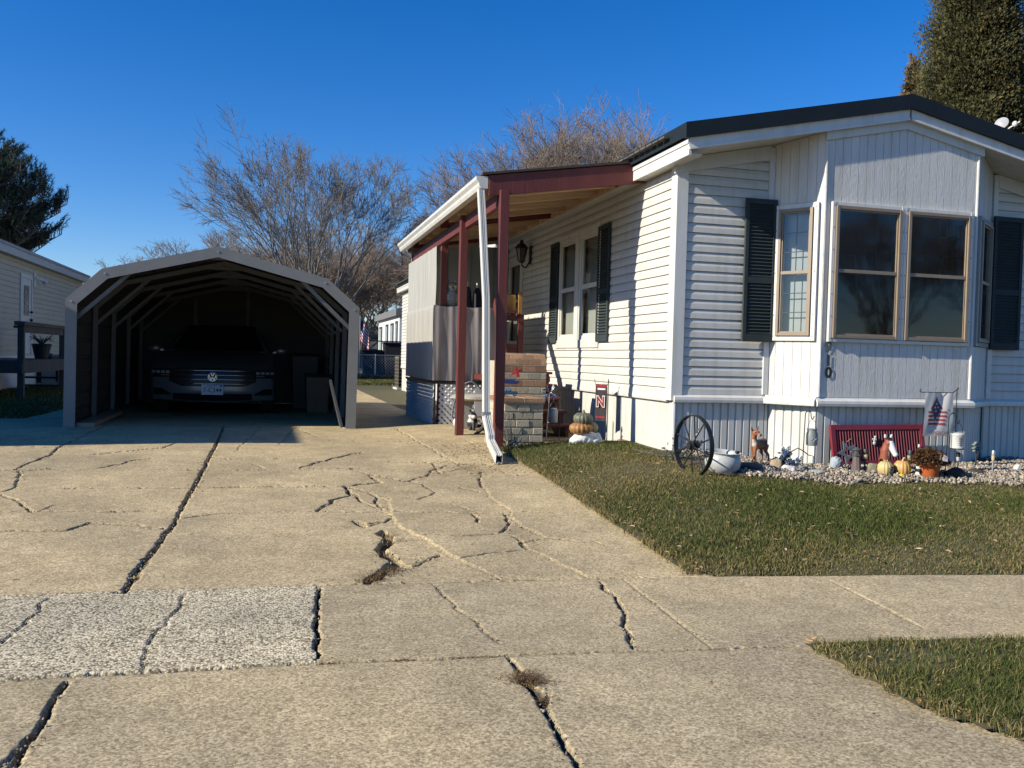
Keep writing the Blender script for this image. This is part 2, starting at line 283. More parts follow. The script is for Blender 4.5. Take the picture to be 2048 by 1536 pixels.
def cracks(X, Y):
    dz = vnoise(X, Y, 1.3, 2)*.004+vnoise(X, Y, 7, 3)*.0012; dirt = np.zeros_like(X)
    for Q, w, dep, di, stp in CRACKS:
        mg = .35; mk = (X > Q[:, 0].min()-mg) & (X < Q[:, 0].max()+mg) & (Y > Q[:, 1].min()-mg) & (Y < Q[:, 1].max()+mg)
        if not mk.any(): continue
        x, y = X[mk], Y[mk]; best = np.full(x.shape, 9.); sg = np.zeros_like(x); along = np.zeros_like(x)
        for k, (a, b) in enumerate(zip(Q[:-1], Q[1:])):
            e = b-a; l2 = max((e**2).sum(), 1e-9); u = np.clip(((x-a[0])*e[0]+(y-a[1])*e[1])/l2, 0, 1)
            ddx, ddy = x-a[0]-e[0]*u, y-a[1]-e[1]*u; d = np.hypot(ddx, ddy); m2 = d < best
            best[m2] = d[m2]; sg[m2] = np.sign(e[0]*ddy-e[1]*ddx)[m2]; along[m2] = (k+u[m2])/(len(Q)-1)
        best = np.maximum(0, best+(vnoise(x, y, 60, 7)*.0035+vnoise(x, y, 150, 8)*.002)*(stp not in (.003,)))
        wv = max(w*.62, .019 if di >= .6 else .0115)*(.85+.18*np.sin(along*len(Q)*1.7+Q[0, 0]*9))*np.clip(np.minimum(along, 1-along)*8+.35, 0, 1)
        pr = 1-sstep((best-wv*.36)/(wv*.12+.003)); z = -dep*pr
        if stp: z = z+.5*stp*np.where(sg > 0, 1, 0)*np.exp(-best/.22)*np.clip(np.minimum(along, 1-along)*6, 0, 1)
        dz[mk] += z; dirt[mk] = np.maximum(dirt[mk], np.maximum(pr*di, .22*di*np.exp(-best/(w*.7))))
    for bx, by, rx, ry, am in STAINS:
        q = ((X-bx)/rx)**2+((Y-by)/ry)**2; dirt = np.maximum(dirt, am*np.exp(-q)*(.6+.4*vnoise(X, Y, 23, 5))*(q < 6)); dz = dz-.012*am*np.exp(-q*1.5)
    return dz, np.stack([dirt, dirt, dirt], -1)
def concrete(name, c1, c2, pebble=False):
    m = bpy.data.materials.new(name); m.use_nodes = True; n = m.node_tree.nodes; L = m.node_tree.links.new; b = n['Principled BSDF']; b.inputs['Roughness'].default_value = .9; b.inputs['Specular IOR Level'].default_value = .25
    tc = n.new('ShaderNodeTexCoord')
    def noise(sc, det=6, r=.65):
        x = n.new('ShaderNodeTexNoise'); x.inputs['Scale'].default_value = sc; x.inputs['Detail'].default_value = det; x.inputs['Roughness'].default_value = r; L(tc.outputs['Object'], x.inputs['Vector']); return x.outputs['Fac']
    def ramp(f, a, b_, p0=.3, p1=.7):
        r = n.new('ShaderNodeValToRGB'); r.color_ramp.elements[0].position = p0; r.color_ramp.elements[1].position = p1; r.color_ramp.elements[0].color = (*a, 1); r.color_ramp.elements[1].color = (*b_, 1); L(f, r.inputs[0]); return r.outputs[0]
    def mul(a, b_, f=1.):
        x = n.new('ShaderNodeMix'); x.data_type = 'RGBA'; x.blend_type = 'MULTIPLY'; x.inputs['Factor'].default_value = f; L(a, x.inputs[6]); L(b_, x.inputs[7]); return x.outputs[2]
    base = ramp(noise(1.1), c1, c2, .25, .75); base = mul(base, ramp(noise(.55, 3), (.80, .815, .85), (1.04, 1.03, 1.0), .36, .6)); base = mul(base, ramp(noise(5, 8), (.80, .80, .79), (1.06, 1.06, 1.06), .3, .62)); base = mul(base, ramp(noise(28, 5), (.86, .85, .83), (1.05, 1.05, 1.05), .3, .6))
    if pebble:
        vo = n.new('ShaderNodeTexVoronoi'); vo.inputs['Scale'].default_value = 105; L(tc.outputs['Object'], vo.inputs['Vector'])
        sep = n.new('ShaderNodeSeparateColor'); L(vo.outputs['Color'], sep.inputs[0]); base = mul(base, ramp(sep.outputs[0], (.34, .33, .31), (1.2, 1.18, 1.14), .05, .6)); base = mul(base, ramp(vo.outputs['Distance'], (1, 1, 1), (.42, .38, .33), .45, .72)); hgt = vo.outputs['Distance']
    else:
        vo = n.new('ShaderNodeTexVoronoi'); vo.inputs['Scale'].default_value = 130; L(tc.outputs['Object'], vo.inputs['Vector'])
        sep = n.new('ShaderNodeSeparateColor'); L(vo.outputs['Color'], sep.inputs[0])
        base = mul(base, ramp(sep.outputs[0], (.62, .60, .57), (1.18, 1.17, 1.15), .02, .8)); base = mul(base, ramp(noise(90, 3), (.70, .69, .67), (1.12, 1.12, 1.12), .36, .62)); hgt = noise(110, 4)
        spots = ramp(noise(14, 2), (.45, .42, .38), (1, 1, 1), .235, .265); base = mul(base, spots)
    at = n.new('ShaderNodeAttribute'); at.attribute_name = 'Col'; mx = n.new('ShaderNodeMix'); mx.data_type = 'RGBA'; L(at.outputs['Fac'], mx.inputs['Factor']); L(base, mx.inputs[6]); mx.inputs[7].default_value = (.05, .04, .028, 1); L(mx.outputs[2], b.inputs['Base Color'])
    bp = n.new('ShaderNodeBump'); bp.inputs['Strength'].default_value = .5 if not pebble else .55; bp.inputs['Distance'].default_value = .004 if not pebble else .0035; bp.invert = pebble; L(hgt, bp.inputs['Height']); L(bp.outputs[0], b.inputs['Normal'])
    MATS[name] = m; return m
M_CON = concrete('tan_concrete', (.54, .425, .245), (.66, .535, .325)); M_CON2 = concrete('walk_concrete', (.52, .42, .255), (.60, .49, .305)); M_PEB = concrete('exposed_pebble_concrete', (.68, .60, .42), (.76, .675, .485), True)
M_GND = mat('winter_turf_soil', (.062, .062, .022), .95, .3, 9, .5, 60, col2=(.125, .105, .045))
M_SOIL = mat('bed_soil', (.10, .08, .055), .95, .3, 8, .6, 50)
M_ASPH = mat('asphalt', (.05, .05, .05), .9, .2, 30, .3, 200)
xs = lines((-14, -2.6, .3), (-2.6, 2.4, .0095), (2.4, 3.7, .1))
sheet('driveway', xs, lines((4.39, 6.6, .0095), (6.6, 8.5, .018), (8.5, 12, .04), (12, 29.4, .3)), zbase, M_CON, lambda x, y: ~((y > 13.0) & (x < -3.2)) & ((x < 2.3) | ((y > 8.9) & (y < 15.5))) & ((y < 27) | (x > -3)), True, cracks)
pq0, pq1 = G(636, 1171, zbase), G(632, 1321, zbase); SKW = (pq0.x-pq1.x)/(pq0.y-pq1.y); JX = pq0.x
xs = lines((-14, -1.7, .2), (-1.7, JX, .0075)); sheet('pebble_sidewalk_slab', xs, lines((3.285, 4.39, .0075)), zbase, M_PEB, None, True, cracks, .002, SKW)
xs = lines((JX, 4.4, .008), (4.4, 16, .25)); sheet('sidewalk', xs, lines((3.285, 4.39, .008)), zbase, M_CON2, None, True, cracks, 0, SKW)
def pk_edge(Y): return np.interp(Y, [1.0, 2.0, 2.17, 2.29, 2.44, 2.67, 3.04, 3.2], [3.2, 2.42, 2.28, 2.20, 2.14, 2.12, 2.13, 2.15])
xs = lines((-14, -1.4, .2), (-1.3, 2.4, .008), (2.4, 4.4, .1)); sheet('driveway_apron', xs, lines((.6, 1.8, .1), (1.8, 3.285, .008)), zbase, M_CON2, lambda x, y: x < pk_edge(y)+.08, True, cracks)
sheet('road', lines((-120, 120, 4.)), lines((-9, .6, .4)), lambda X, Y: zbase(X, Y), M_ASPH, None, True)
gx = lines((-900, -60, 60.), (-60, -15, 5.), (-15, 20, .5), (20, 60, 5.), (60, 900, 60.)); gy = lines((-300, -30, 30), (-30, 0, 2.), (0, 40, .5), (40, 100, 5.), (100, 1500, 100.))
sheet('ground', gx, gy, lambda X, Y: zbase(X, Y)-.035, M_GND)
BEDP = [G(*q) for q in ((1440, 952), (1520, 959), (1600, 963), (1800, 967), (2047, 973))]; BEDX = [3.3, 3.5]+[q.x for q in BEDP]+[9.]; BEDY = [7.4, 7.0]+[q.y for q in BEDP]+[BEDP[-1].y-.9]
def ybed(X): return np.interp(X, BEDX, BEDY)
sheet('lawn', lines((2.17, 9, .06)), lines((4.37, 4.55, .03), (4.55, 9.2, .06)), lambda X, Y: zlawn(X, Y)+vnoise(X, Y, 3, 9)*.008, M_GND, lambda x, y: (y < 8.55) | (x > 3.6), True)
sheet('parkway', lines((2.0, 9, .04)), lines((.7, 3.27, .04)), lambda X, Y: zbase(X, Y)+.015+vnoise(X, Y, 4, 4)*.006, M_GND, lambda x, y: x > pk_edge(y), True)
sheet('garden_bed', lines((3.3, 9, .06)), lines((5.0, 7.7, .06)), lambda X, Y: zlawn(X, Y)+.014+vnoise(X, Y, 5, 6)*.004, M_SOIL, lambda x, y: y > ybed(x))
# grass blades
def blades(name, X, Y, Z, h, w, col, m, lean=.5):
    n = len(X); a = rng.uniform(0, 2*PI, n); la = rng.uniform(0, 2*PI, n); l = rng.uniform(.1, 1, n)*lean*h
    ux, uy = np.cos(a)*w/2, np.sin(a)*w/2; lx, ly = np.cos(la)*l, np.sin(la)*l
    p = lambda k, s, ww: np.c_[X+lx*k*k+ux*ww*s, Y+ly*k*k+uy*ww*s, Z+h*k*(1-.25*k*lean)]
    V = np.stack([p(0, -1, 1), p(0, 1, 1), p(.55, 1, .8), p(.55, -1, .8), p(1, -1, .12), p(1, 1, .12)], 1).reshape(-1, 3)
    i = np.arange(n)[:, None]*6; F = np.concatenate([i+np.array([0, 1, 2, 3]), i+np.array([3, 2, 5, 4])])
    o = np_mesh(name, V, F, m, np.repeat(col, 6, 0), smooth=False); return o
M_GRASS = mat('grass_blade', (1, 1, 1), .7, .0, 3, attr=True, spec=.15, trans=.25)
def gcol(n, X, Y, straw):
    g = np.array([.072, .105, .028]); d = np.array([.30, .235, .10]); k = rng.random(n); v = rng.uniform(.6, 1.35, n)[:, None]
    return np.where((k < straw)[:, None], d*v, (g+np.array([.05, .025, .005])*rng.random(n)[:, None])*v)
def lawn_pts(n, x0, x1, y0, y1): return rng.uniform(x0, x1, n), rng.uniform(y0, y1, n)
X, Y = lawn_pts(270000, 2.16, 8.2, 3.4, 7.6); t = Y-cX(X); ed = 2.17+.04*np.sin(Y*9)+.03*np.sin(Y*23)+.03*np.sin(Y*5.1+1)
vis = np.abs(np.arctan2(X, Y)-YAW) < .80
k = (t > 4.40+.02*np.sin(X*11)+.012*np.sin(X*37)) & (Y < ybed(X)+.03*np.sin(X*14)) & (X > ed) & (vnoise(X, Y, 2.2, 21) > -1.25+rng.random(len(X))*.3) & vis; X, Y = X[k], Y[k]
X3, Y3 = lawn_pts(60000, 2.14, 7.2, 3.3, 8.3); t3 = Y3-cX(X3); k3 = (t3 > 4.365+.02*np.sin(X3*29)*np.sin(X3*7)) & (X3 > 2.13+.03*np.sin(Y3*17)) & ((t3 < 4.75-.1*rng.random(60000)) | (X3 < 2.42)) & (np.abs(np.arctan2(X3, Y3)-YAW) < .80); X = np.r_[X, X3[k3]]; Y = np.r_[Y, Y3[k3]]
X2, Y2 = lawn_pts(16000, 2.16, 3.75, 7.0, 8.6); k = (Y2 < np.where(X2 < 3.55, 8.5, 7.55)) & ((X2 < 3.6) | (Y2 < 7.5)); X = np.r_[X, X2[k]]; Y = np.r_[Y, Y2[k]]
dp = vnoise(X, Y, 1.6, 33); n = len(X); edge = np.exp(-np.abs(X-2.17)/.1)+np.exp(-np.abs(Y-cX(X)-4.4)/.05)*.6
o = blades('lawn_grass', X, Y, zlawn(X, Y)-.005, rng.uniform(.022, .05, n)*(1+.35*dp), rng.uniform(.003, .0055, n), gcol(n, X, Y, np.clip(.34-.42*dp+edge*.5, .04, .95)), M_GRASS, .8); struct(o, 'stuff'); tag(o, 'short patchy green and straw winter grass of the front lawn', 'grass', kind='stuff')
X, Y = lawn_pts(90000, 2.05, 5.2, 1.6, 3.6); t = Y-cX(X); k = (t < 3.27+.015*np.sin(X*13)) & (X > pk_edge(Y)+.02*np.sin(Y*31)-.01) & (np.abs(np.arctan2(X, Y)-YAW) < .85); X, Y = X[k], Y[k]
bare = np.hypot((X-2.42)/.22, (Y-2.86)/.12) < 1; kk = ~(bare & (rng.random(len(X)) < .6)); X, Y = X[kk], Y[kk]; dp = vnoise(X, Y, 3, 12); n = len(X); edge = np.exp(-np.abs(X-pk_edge(Y))/.07)
o = blades('parkway_grass', X, Y, zbase(X, Y)+.01, rng.uniform(.02, .055, n)*(1+.2*dp), rng.uniform(.0025, .0045, n), gcol(n, X, Y, np.clip(.22-.15*dp+edge*.6, .04, .95)), M_GRASS, .85); tag(o, 'longer green grass with straw edge between sidewalk and street', 'grass', kind='stuff')
X, Y = lawn_pts(26000, -9, -3.2, 13, 26); k = (np.arctan2(X, Y) > YAW-.57); X, Y = X[k], Y[k]; n = len(X)
o = blades('neighbour_grass', X, Y, zbase(X, Y)-.04, rng.uniform(.04, .09, n), rng.uniform(.012, .02, n), gcol(n, X, Y, .15), M_GRASS, .8); tag(o, 'dark shaded grass beside the neighbour trailer', 'grass', kind='stuff')
X, Y = lawn_pts(16000, 1.5, 6, 29.6, 38); n = len(X)
o = blades('far_grass', X, Y, zbase(X, Y)-.04, rng.uniform(.05, .1, n), rng.uniform(.02, .035, n), gcol(n, X, Y, .2), M_GRASS, .8); tag(o, 'strip of sunlit grass past the end of the driveway', 'grass', kind='stuff')
# dead grass growing in the gaps of the slabs
M_DRY = mat('dead_grass', (1, 1, 1), .85, 0, 3, attr=True, spec=.1)
def tuft(pts, n, sp, h): 
    A = []; 
    for px, py in pts: p = G(px, py, zbase); q = rng.normal(size=(n, 2))*sp; A.append(np.c_[p.x+q[:, 0]*1.6, p.y+q[:, 1], np.full(n, h)])
    return np.concatenate(A)
A = np.concatenate([tuft([(1046, 1352), (1052, 1360), (1068, 1365)], 130, .02, .035), tuft([(1085, 1400)], 60, .015, .02), tuft([(752, 1155), (770, 1148), (790, 1140), (740, 1162)], 80, .022, .045), tuft([(775, 1085), (768, 1110), (778, 1072)], 50, .018, .035),
  tuft([(650, 1326), (740, 1318), (790, 1321), (812, 1319), (930, 1315), (960, 1314), (990, 1312)], 60, .012, .012), tuft([(320, 1100), (300, 1120), (275, 1155), (262, 1172)], 40, .014, .006), tuft([(820, 975), (795, 985), (880, 1108), (905, 935), (940, 935), (1000, 932), (1060, 1075), (985, 940)], 40, .03, .01), tuft([(66, 1470)], 30, .012, .012)])
n = len(A); o = blades('crack_weeds', A[:, 0], A[:, 1], zbase(A[:, 0], A[:, 1])-.012, A[:, 2]*rng.uniform(.5, 1.3, n)+.012, rng.uniform(.002, .004, n), np.array([.16, .10, .05])*rng.uniform(.4, 1.6, n)[:, None], M_DRY, 1.8); tag(o, 'brown dead grass tufts growing in the cracks of the slabs', 'weeds', kind='stuff')
# fallen leaves, gravel
def leaves(name, P, size, label, colf):
    n = len(P); a = rng.uniform(0, 2*PI, n); s = size*rng.uniform(.6, 1.3, n); up = rng.uniform(-.5, .5, (n, 2)); cu = rng.uniform(.05, .4, n)*s; V = []
    for u, v, c in ((-1, 0, 0), (-.3, .45, 1), (.35, .4, 1), (1, 0, .3), (.35, -.4, 1), (-.3, -.45, 1), (0, 0, 0)):
        x = (np.cos(a)*u-np.sin(a)*v)*s; y = (np.sin(a)*u+np.cos(a)*v)*s; V.append(np.c_[P[:, 0]+x, P[:, 1]+y, P[:, 2]+.008+c*cu+up[:, 0]*x*.6+up[:, 1]*y*.6+s*.25])
    V = np.stack(V, 1).reshape(-1, 3); i = np.arange(n)[:, None]*7
    F = np.concatenate([i+np.array(f) for f in ((6, 0, 1), (6, 1, 2), (6, 2, 3), (6, 3, 4), (6, 4, 5), (6, 5, 0))]); o = np_mesh(name, V, F, M_LEAF, np.repeat(colf(n), 7, 0), smooth=False); return tag(o, label, 'leaves', kind='stuff')
M_LEAF = mat('dry_leaf', (1, 1, 1), .75, .12, 40, attr=True, spec=.2, trans=.2)
lc = lambda n: np.array([.36, .24, .12])*rng.uniform(.5, 1.7, n)[:, None]*np.where(rng.random(n)[:, None] < .25, np.array([1.3, 1.45, 1.8]), np.array([1, 1, 1]))
X, Y = lawn_pts(3000, 2.16, 6.5, 3.6, 8.4); w = (np.exp(-np.abs(X-2.17)/.07)+np.exp(-np.abs(Y-8.2)/.5)*.8*(X < 3.6)+.30 > rng.random(len(X))) & (Y-cX(X) > 4.42) & ((Y < ybed(X))) ; X, Y = X[w], Y[w]
leaves('lawn_leaf_litter', np.c_[X, Y, zlawn(X, Y)+.028], .017, 'dry tan leaves scattered over the front lawn', lc)
X, Y = lawn_pts(700, 2.0, 3.4, 2.0, 3.3); w = (X > pk_edge(Y)-.05) & (np.exp(-np.abs(X-pk_edge(Y)-.02)/.05)+.05 > rng.random(len(X))); X, Y = X[w], Y[w]
leaves('parkway_leaf_litter', np.c_[X, Y, zbase(X, Y)+.018], .011, 'dry yellow leaves along the parkway grass edge', lambda n: lc(n)*np.array([1.2, 1.05, .7]))
X, Y = lawn_pts(4500, 1.8, 6.2, 36.5, 41); leaves('fence_leaf_litter', np.c_[X, Y, zbase(X, Y)-.01+rng.uniform(0, .12, len(X))], .07, 'brown leaf litter drifted along the chain link fence', lambda n: lc(n)*.75)
X, Y = lawn_pts(420, 1.6, 2.3, 7.0, 9.0); leaves('spout_leaf_litter', np.c_[X, Y, zbase(X, Y)+.006], .013, 'brown leaf bits washed out by the downspout', lambda n: lc(n)*.8)
X, Y = lawn_pts(120, -1.4, 2.2, 2.4, 9); leaves('slab_leaf_litter', np.c_[X, Y, zbase(X, Y)-.001], .006, 'small leaf bits lying on the concrete', lambda n: lc(n)*rng.choice([.35, 1.1], n)[:, None])
CRUMB = 1
ib = MB(); ib.ell((0, 0, 0), 1, 7, 5); pv = np.array(ib.v); pf3 = []
for f in ib.f: pf3 += [(f[0], f[i], f[i+1]) for i in range(1, len(f)-1)]
pf3 = np.array(pf3); nv = len(pv)
X, Y = lawn_pts(24000, 3.72, 7.6, 5.2, 7.6); k = (Y > ybed(X)-.02+.04*np.sin(X*12)) & ~((X > 4.66) & (X < 7.2) & (Y > 7.16)) & (Y < 7.55); X, Y = X[k], Y[k]; n = len(X)
sz = rng.uniform(.007, .018, n); R3 = rng.normal(size=(n, 3, 3)); R3, _ = np.linalg.qr(R3); sc = sz[:, None]*rng.uniform([.8, .6, .4], [1.4, 1.1, .8], (n, 3))
V = np.einsum('nij,nkj->nki', R3, pv[None]*sc[:, None]*(1+.12*rng.normal(size=(n, nv, 1))))+np.c_[X, Y, zlawn(X, Y)+.014+rng.uniform(0, .022, n)][:, None]
pc = np.array([.36, .30, .225])*(rng.uniform(.3, 1.45, n)+.35*(rng.random(n)<.12))[:, None]*(1+.035*rng.normal(size=(n, 3)))
F = (pf3[None]+(np.arange(n)*nv)[:, None, None]).reshape(-1, 3)
o = np_mesh('bed_gravel', V.reshape(-1, 3), F, mat('river_pebble', (1, 1, 1), .8, .1, 60, attr=True, spec=.3), np.clip(np.repeat(pc, nv, 0), .03, .9)); tag(o, 'tan and grey river pebbles covering the garden bed', 'gravel', kind='stuff')

def chips(name, P, s0, s1, col, label):
    n = len(P); sz = rng.uniform(s0, s1, n); R3, _ = np.linalg.qr(rng.normal(size=(n, 3, 3))); sc = sz[:, None]*rng.uniform([.8, .5, .35], [1.4, 1.0, .7], (n, 3))
    V = np.einsum('nij,nkj->nki', R3, pv[None]*sc[:, None]*(1+.2*rng.normal(size=(n, nv, 1))))+P[:, None]
    o = np_mesh(name, V.reshape(-1, 3), (pf3[None]+(np.arange(n)*nv)[:, None, None]).reshape(-1, 3), mat('concrete_chip', (1, 1, 1), .9, .15, 60, attr=True, spec=.2), np.repeat(np.array(col)*rng.uniform(.35, 1.2, n)[:, None], nv, 0), smooth=False); tag(o, label, 'debris', kind='stuff')
A = []
for Q, w, dep, di, stp in CRACKS[:78]:
    L = np.linalg.norm(np.diff(Q, axis=0), axis=1); m = max(2, int(L.sum()*26*(.4+di))); i = rng.integers(0, len(L), m); u = rng.random((m, 1)); p = Q[i]*(1-u)+Q[i+1]*u+rng.normal(size=(m, 2))*(w*.6+.006); A.append(p)
A = np.concatenate(A); A = A[(A[:, 0] < 2.25) & (A[:, 0] > -3) & (A[:, 1] > 1.9)]
chips('concrete_crumbs', np.c_[A, zbase(A[:, 0], A[:, 1])+.0005], .002, .0065, (.42, .35, .24), 'small concrete crumbs lying along the cracks of the slabs')
# ------------------------------------------------------------------ mobile home
UZ = Vector((0, 0, 1)); V3 = Vector
HX, HY, HB, ZT = 3.66, 7.6, .82, 3.10; RX, RY, HXR, HYB = 5.80, 7.10, 8.0, 25.8; RS = .207
def zsof(x): return 3.515-RS*abs(x-RX)
home = thing('mobile_home', 'long white sided mobile home with bay window, dark shutters and dark gable roof', 'mobile home', (HX, HY, .29))
def siding(mb, o, u, s0, s1, z0, z1, h=.0905, top=None, holes=()):
    o, u = V3(o), V3(u); n = u.cross(UZ); z = z0; pr = [(-.006, 0), (.018, 0), (.0165, .55), (.011, .76), (.007, .91), (-.006, .925), (-.006, 1.0)]
    while z < z1-.01:
        hh = min(h, z1-z); a, b = s0, s1
        if top: a, b = top(z+hh*.5, a, b)
        segs = [(a, b)]
        for (h0, h1, w0, w1) in holes:
            if z+hh > w0+.01 and z < w1-.01:
                segs = [q for p, r in segs for q in ((p, min(r, h0)), (max(p, h1), r)) if q[1]-q[0] > .005]
        for a, b in segs:
            if b-a > .01:
                P = [o+u*s+n*d+UZ*(z+hh*f) for d, f in pr for s in (a, b)]; mb.add(P, [(2*i, 2*i+1, 2*i+3, 2*i+2) for i in range(6)])
        z += hh
def ribbed(mb, o, u, L, z0, z1, sp=.08, dep=.012, fr=.3):
    o, u = V3(o), V3(u); n = u.cross(UZ); s = 0; P = []
    while s < L-1e-4:
        e = min(sp, L-s); P += [(s, 0), (s+e*fr*.35, -dep), (s+e*fr*.75, -dep), (s+e*fr, 0)]; s += e
    P.append((L, 0)); k = len(P)
    mb.add([o+u*a+n*d+UZ*z for z in (z0, z1) for a, d in P], [(i, i+1, k+i+1, k+i) for i in range(k-1)])
# window and door openings
SW = (25.8-11.08, 25.8-9.60, 1.36, 2.72); SD = (25.8-13.78, 25.8-12.83, .84, 2.83)
mb = MB(); siding(mb, (HX, HYB, 0), (0, -1, 0), 0, HYB-HY, HB, 3.02, holes=(SW, SD)); obj('side_siding', mb, M_SIDE, home, fix=False)
gtop = lambda z, a, b: (max(a, (RX-(3.515-z)/RS)-HX) if z > 3.05 else a, b)
mb = MB(); siding(mb, (HX, HY, 0), (1, 0, 0), .0, 1.0, HB+.03, 3.36, top=gtop); obj('front_siding', mb, M_SIDE, home, fix=False)
mb = MB(); siding(mb, (7.24, HY, 0), (1, 0, 0), 0, HXR-7.24, HB+.03, 3.30, top=lambda z, a, b: (a, min(b, RX+(3.515-z)/RS-7.24))); obj('front_siding', mb, M_SIDE, home, fix=False)
# wall cores (solid, with real openings)
mb = MB()
def wallbox(y0, y1, z0, z1): mb.box(HX+.003, HX+.1, y0, y1, z0, z1)
for y0, y1 in ((HY+.003, 9.6), (11.08, 12.83), (13.78, HYB)): wallbox(y0, y1, .78, 3.05)
for y0, y1, z0, z1 in ((9.6, 11.08, .78, 1.36), (9.6, 11.08, 2.72, 3.05), (12.83, 13.78, 2.83, 3.05), (12.83, 13.78, .78, .84)): wallbox(y0, y1, z0, z1)
mb.prism([(HX+.003, .78), (4.66, .78), (4.66, zsof(4.66)-.01), (HX+.003, zsof(HX)-.01)], (0, HY+.1, 0), (1, 0, 0), (0, 0, 1), .097)
mb.prism([(7.24, .78), (HXR, .78), (HXR, zsof(HXR)-.01), (7.24, zsof(7.24)-.01)], (0, HY+.1, 0), (1, 0, 0), (0, 0, 1), .097)
mb.box(HXR-.1, HXR, HY+.11, HYB, .2, 3.0); mb.box(HX+.1, HXR-.1, HYB-.1, HYB, .2, 3.0); mb.box(HX+.1, HXR-.1, HY+.3, HYB-.1, .7, .8)
obj('wall', mb, M_SIDE, home)
mb = MB(); mb.box(HX+.8, HXR-.2, HY+1.4, HY+1.5, .8, 3.1); obj('room_partition', mb, M_DARK, home)
# corner posts and junction trims
mb = MB(); mb.prism([(-.028, -.028), (.085, -.028), (.085, .0), (.0, .0), (.0, .10), (-.028, .10)], (HX, HY, .79), (1, 0, 0), (0, 1, 0), 2.27); obj('corner_post', mb, M_ALU, home)
for x0, x1 in ((4.60, 4.655), (7.245, 7.30)):
    mb = MB(); mb.box(x0, x1, HY-.035, HY, .86, zsof(x0)-.02); obj('corner_trim', mb, M_ALU, home)
# roof
def slab(mb, za, zb, x0, x1, y0, y1):
    e0, e1 = (x0-RX)*RS, (RX-x1)*RS
    mb.prism([(x0, za+e0), (RX, za), (x1, za+e1), (x1, zb+e1), (RX, zb), (x0, zb+e0)], (0, y1, 0), (1, 0, 0), (0, 0, 1), y1-y0)
mb = MB(); slab(mb, 3.622, 3.745, 3.46, 8.14, RY-.03, HYB+.3); rf = obj('roof', mb, M_ROOF, home)
mb = MB(); slab(mb, 3.607, 3.626, 3.455, 8.145, RY-.036, RY-.005); obj('drip_edge', mb, M_ROOF, rf)
mb = MB()
for y in np.arange(7.4, 25.5, .14): mb.box(3.40, 3.47, y, y+.12, 3.245-.05, 3.262-.05+.004*math.sin(y*9))
obj('shingle_edge', mb, mat('weathered_shingle', (.10, .09, .08), .9, .3, 12), rf)
for sx in (-1, 1):
    x0, x1 = (3.51, RX-.012) if sx < 0 else (RX+.012, 8.09); zc = lambda x, z: z-RS*abs(x-RX)
    mb = MB(); mb.prism([(x0, zc(x0, 3.505)), (x1, zc(x1, 3.505)), (x1, zc(x1, 3.618)), (x0, zc(x0, 3.618))], (0, RY+.03, 0), (1, 0, 0), (0, 0, 1), .03)
    mb.prism([(x0, zc(x0, 3.505)), (x1, zc(x1, 3.505)), (x1, zc(x1, 3.525)), (x0, zc(x0, 3.525))], (0, RY-.0005, 0), (1, 0, 0), (0, 0, 1), .012); obj('rake_fascia', mb, M_ALU, home)
    mb = MB()                                                   # soffit boards
    for k in range(4):
        y = RY+.034+k*.117; mb.prism([(x0, zc(x0, 3.515)), (x1, zc(x1, 3.515)), (x1, zc(x1, 3.53)), (x0, zc(x0, 3.53))], (0, y+.113, 0), (1, 0, 0), (0, 0, 1), .113)
    obj('soffit', mb, M_WHITE, home)
mb = MB(); mb.box(3.505, 3.53, RY+.002, HYB+.2, 2.985, 3.125); mb.box(3.495, 3.505, RY+.002, HYB+.2, 3.085, 3.125); obj('eave_fascia', mb, M_ALU, home)
mb = MB(); mb.box(3.53, 3.655, RY+.04, HYB+.2, 2.995, 3.01); obj('eave_soffit', mb, M_WHITE, home)
mb = MB(); mb.prism([(3.60, zsof(3.60)-.14), (4.60, zsof(4.60)-.14), (4.60, zsof(4.60)-.005), (3.60, zsof(3.6)-.005)], (0, HY-.018, 0), (1, 0, 0), (0, 0, 1), .022); obj('gable_trim', mb, M_WHITE, home)
mb = MB(); mb.prism([(7.30, zsof(7.30)-.14), (8.0, zsof(8.0)-.14), (8.0, zsof(8.0)-.005), (7.30, zsof(7.3)-.005)], (0, HY-.018, 0), (1, 0, 0), (0, 0, 1), .022); obj('gable_trim', mb, M_WHITE, home)
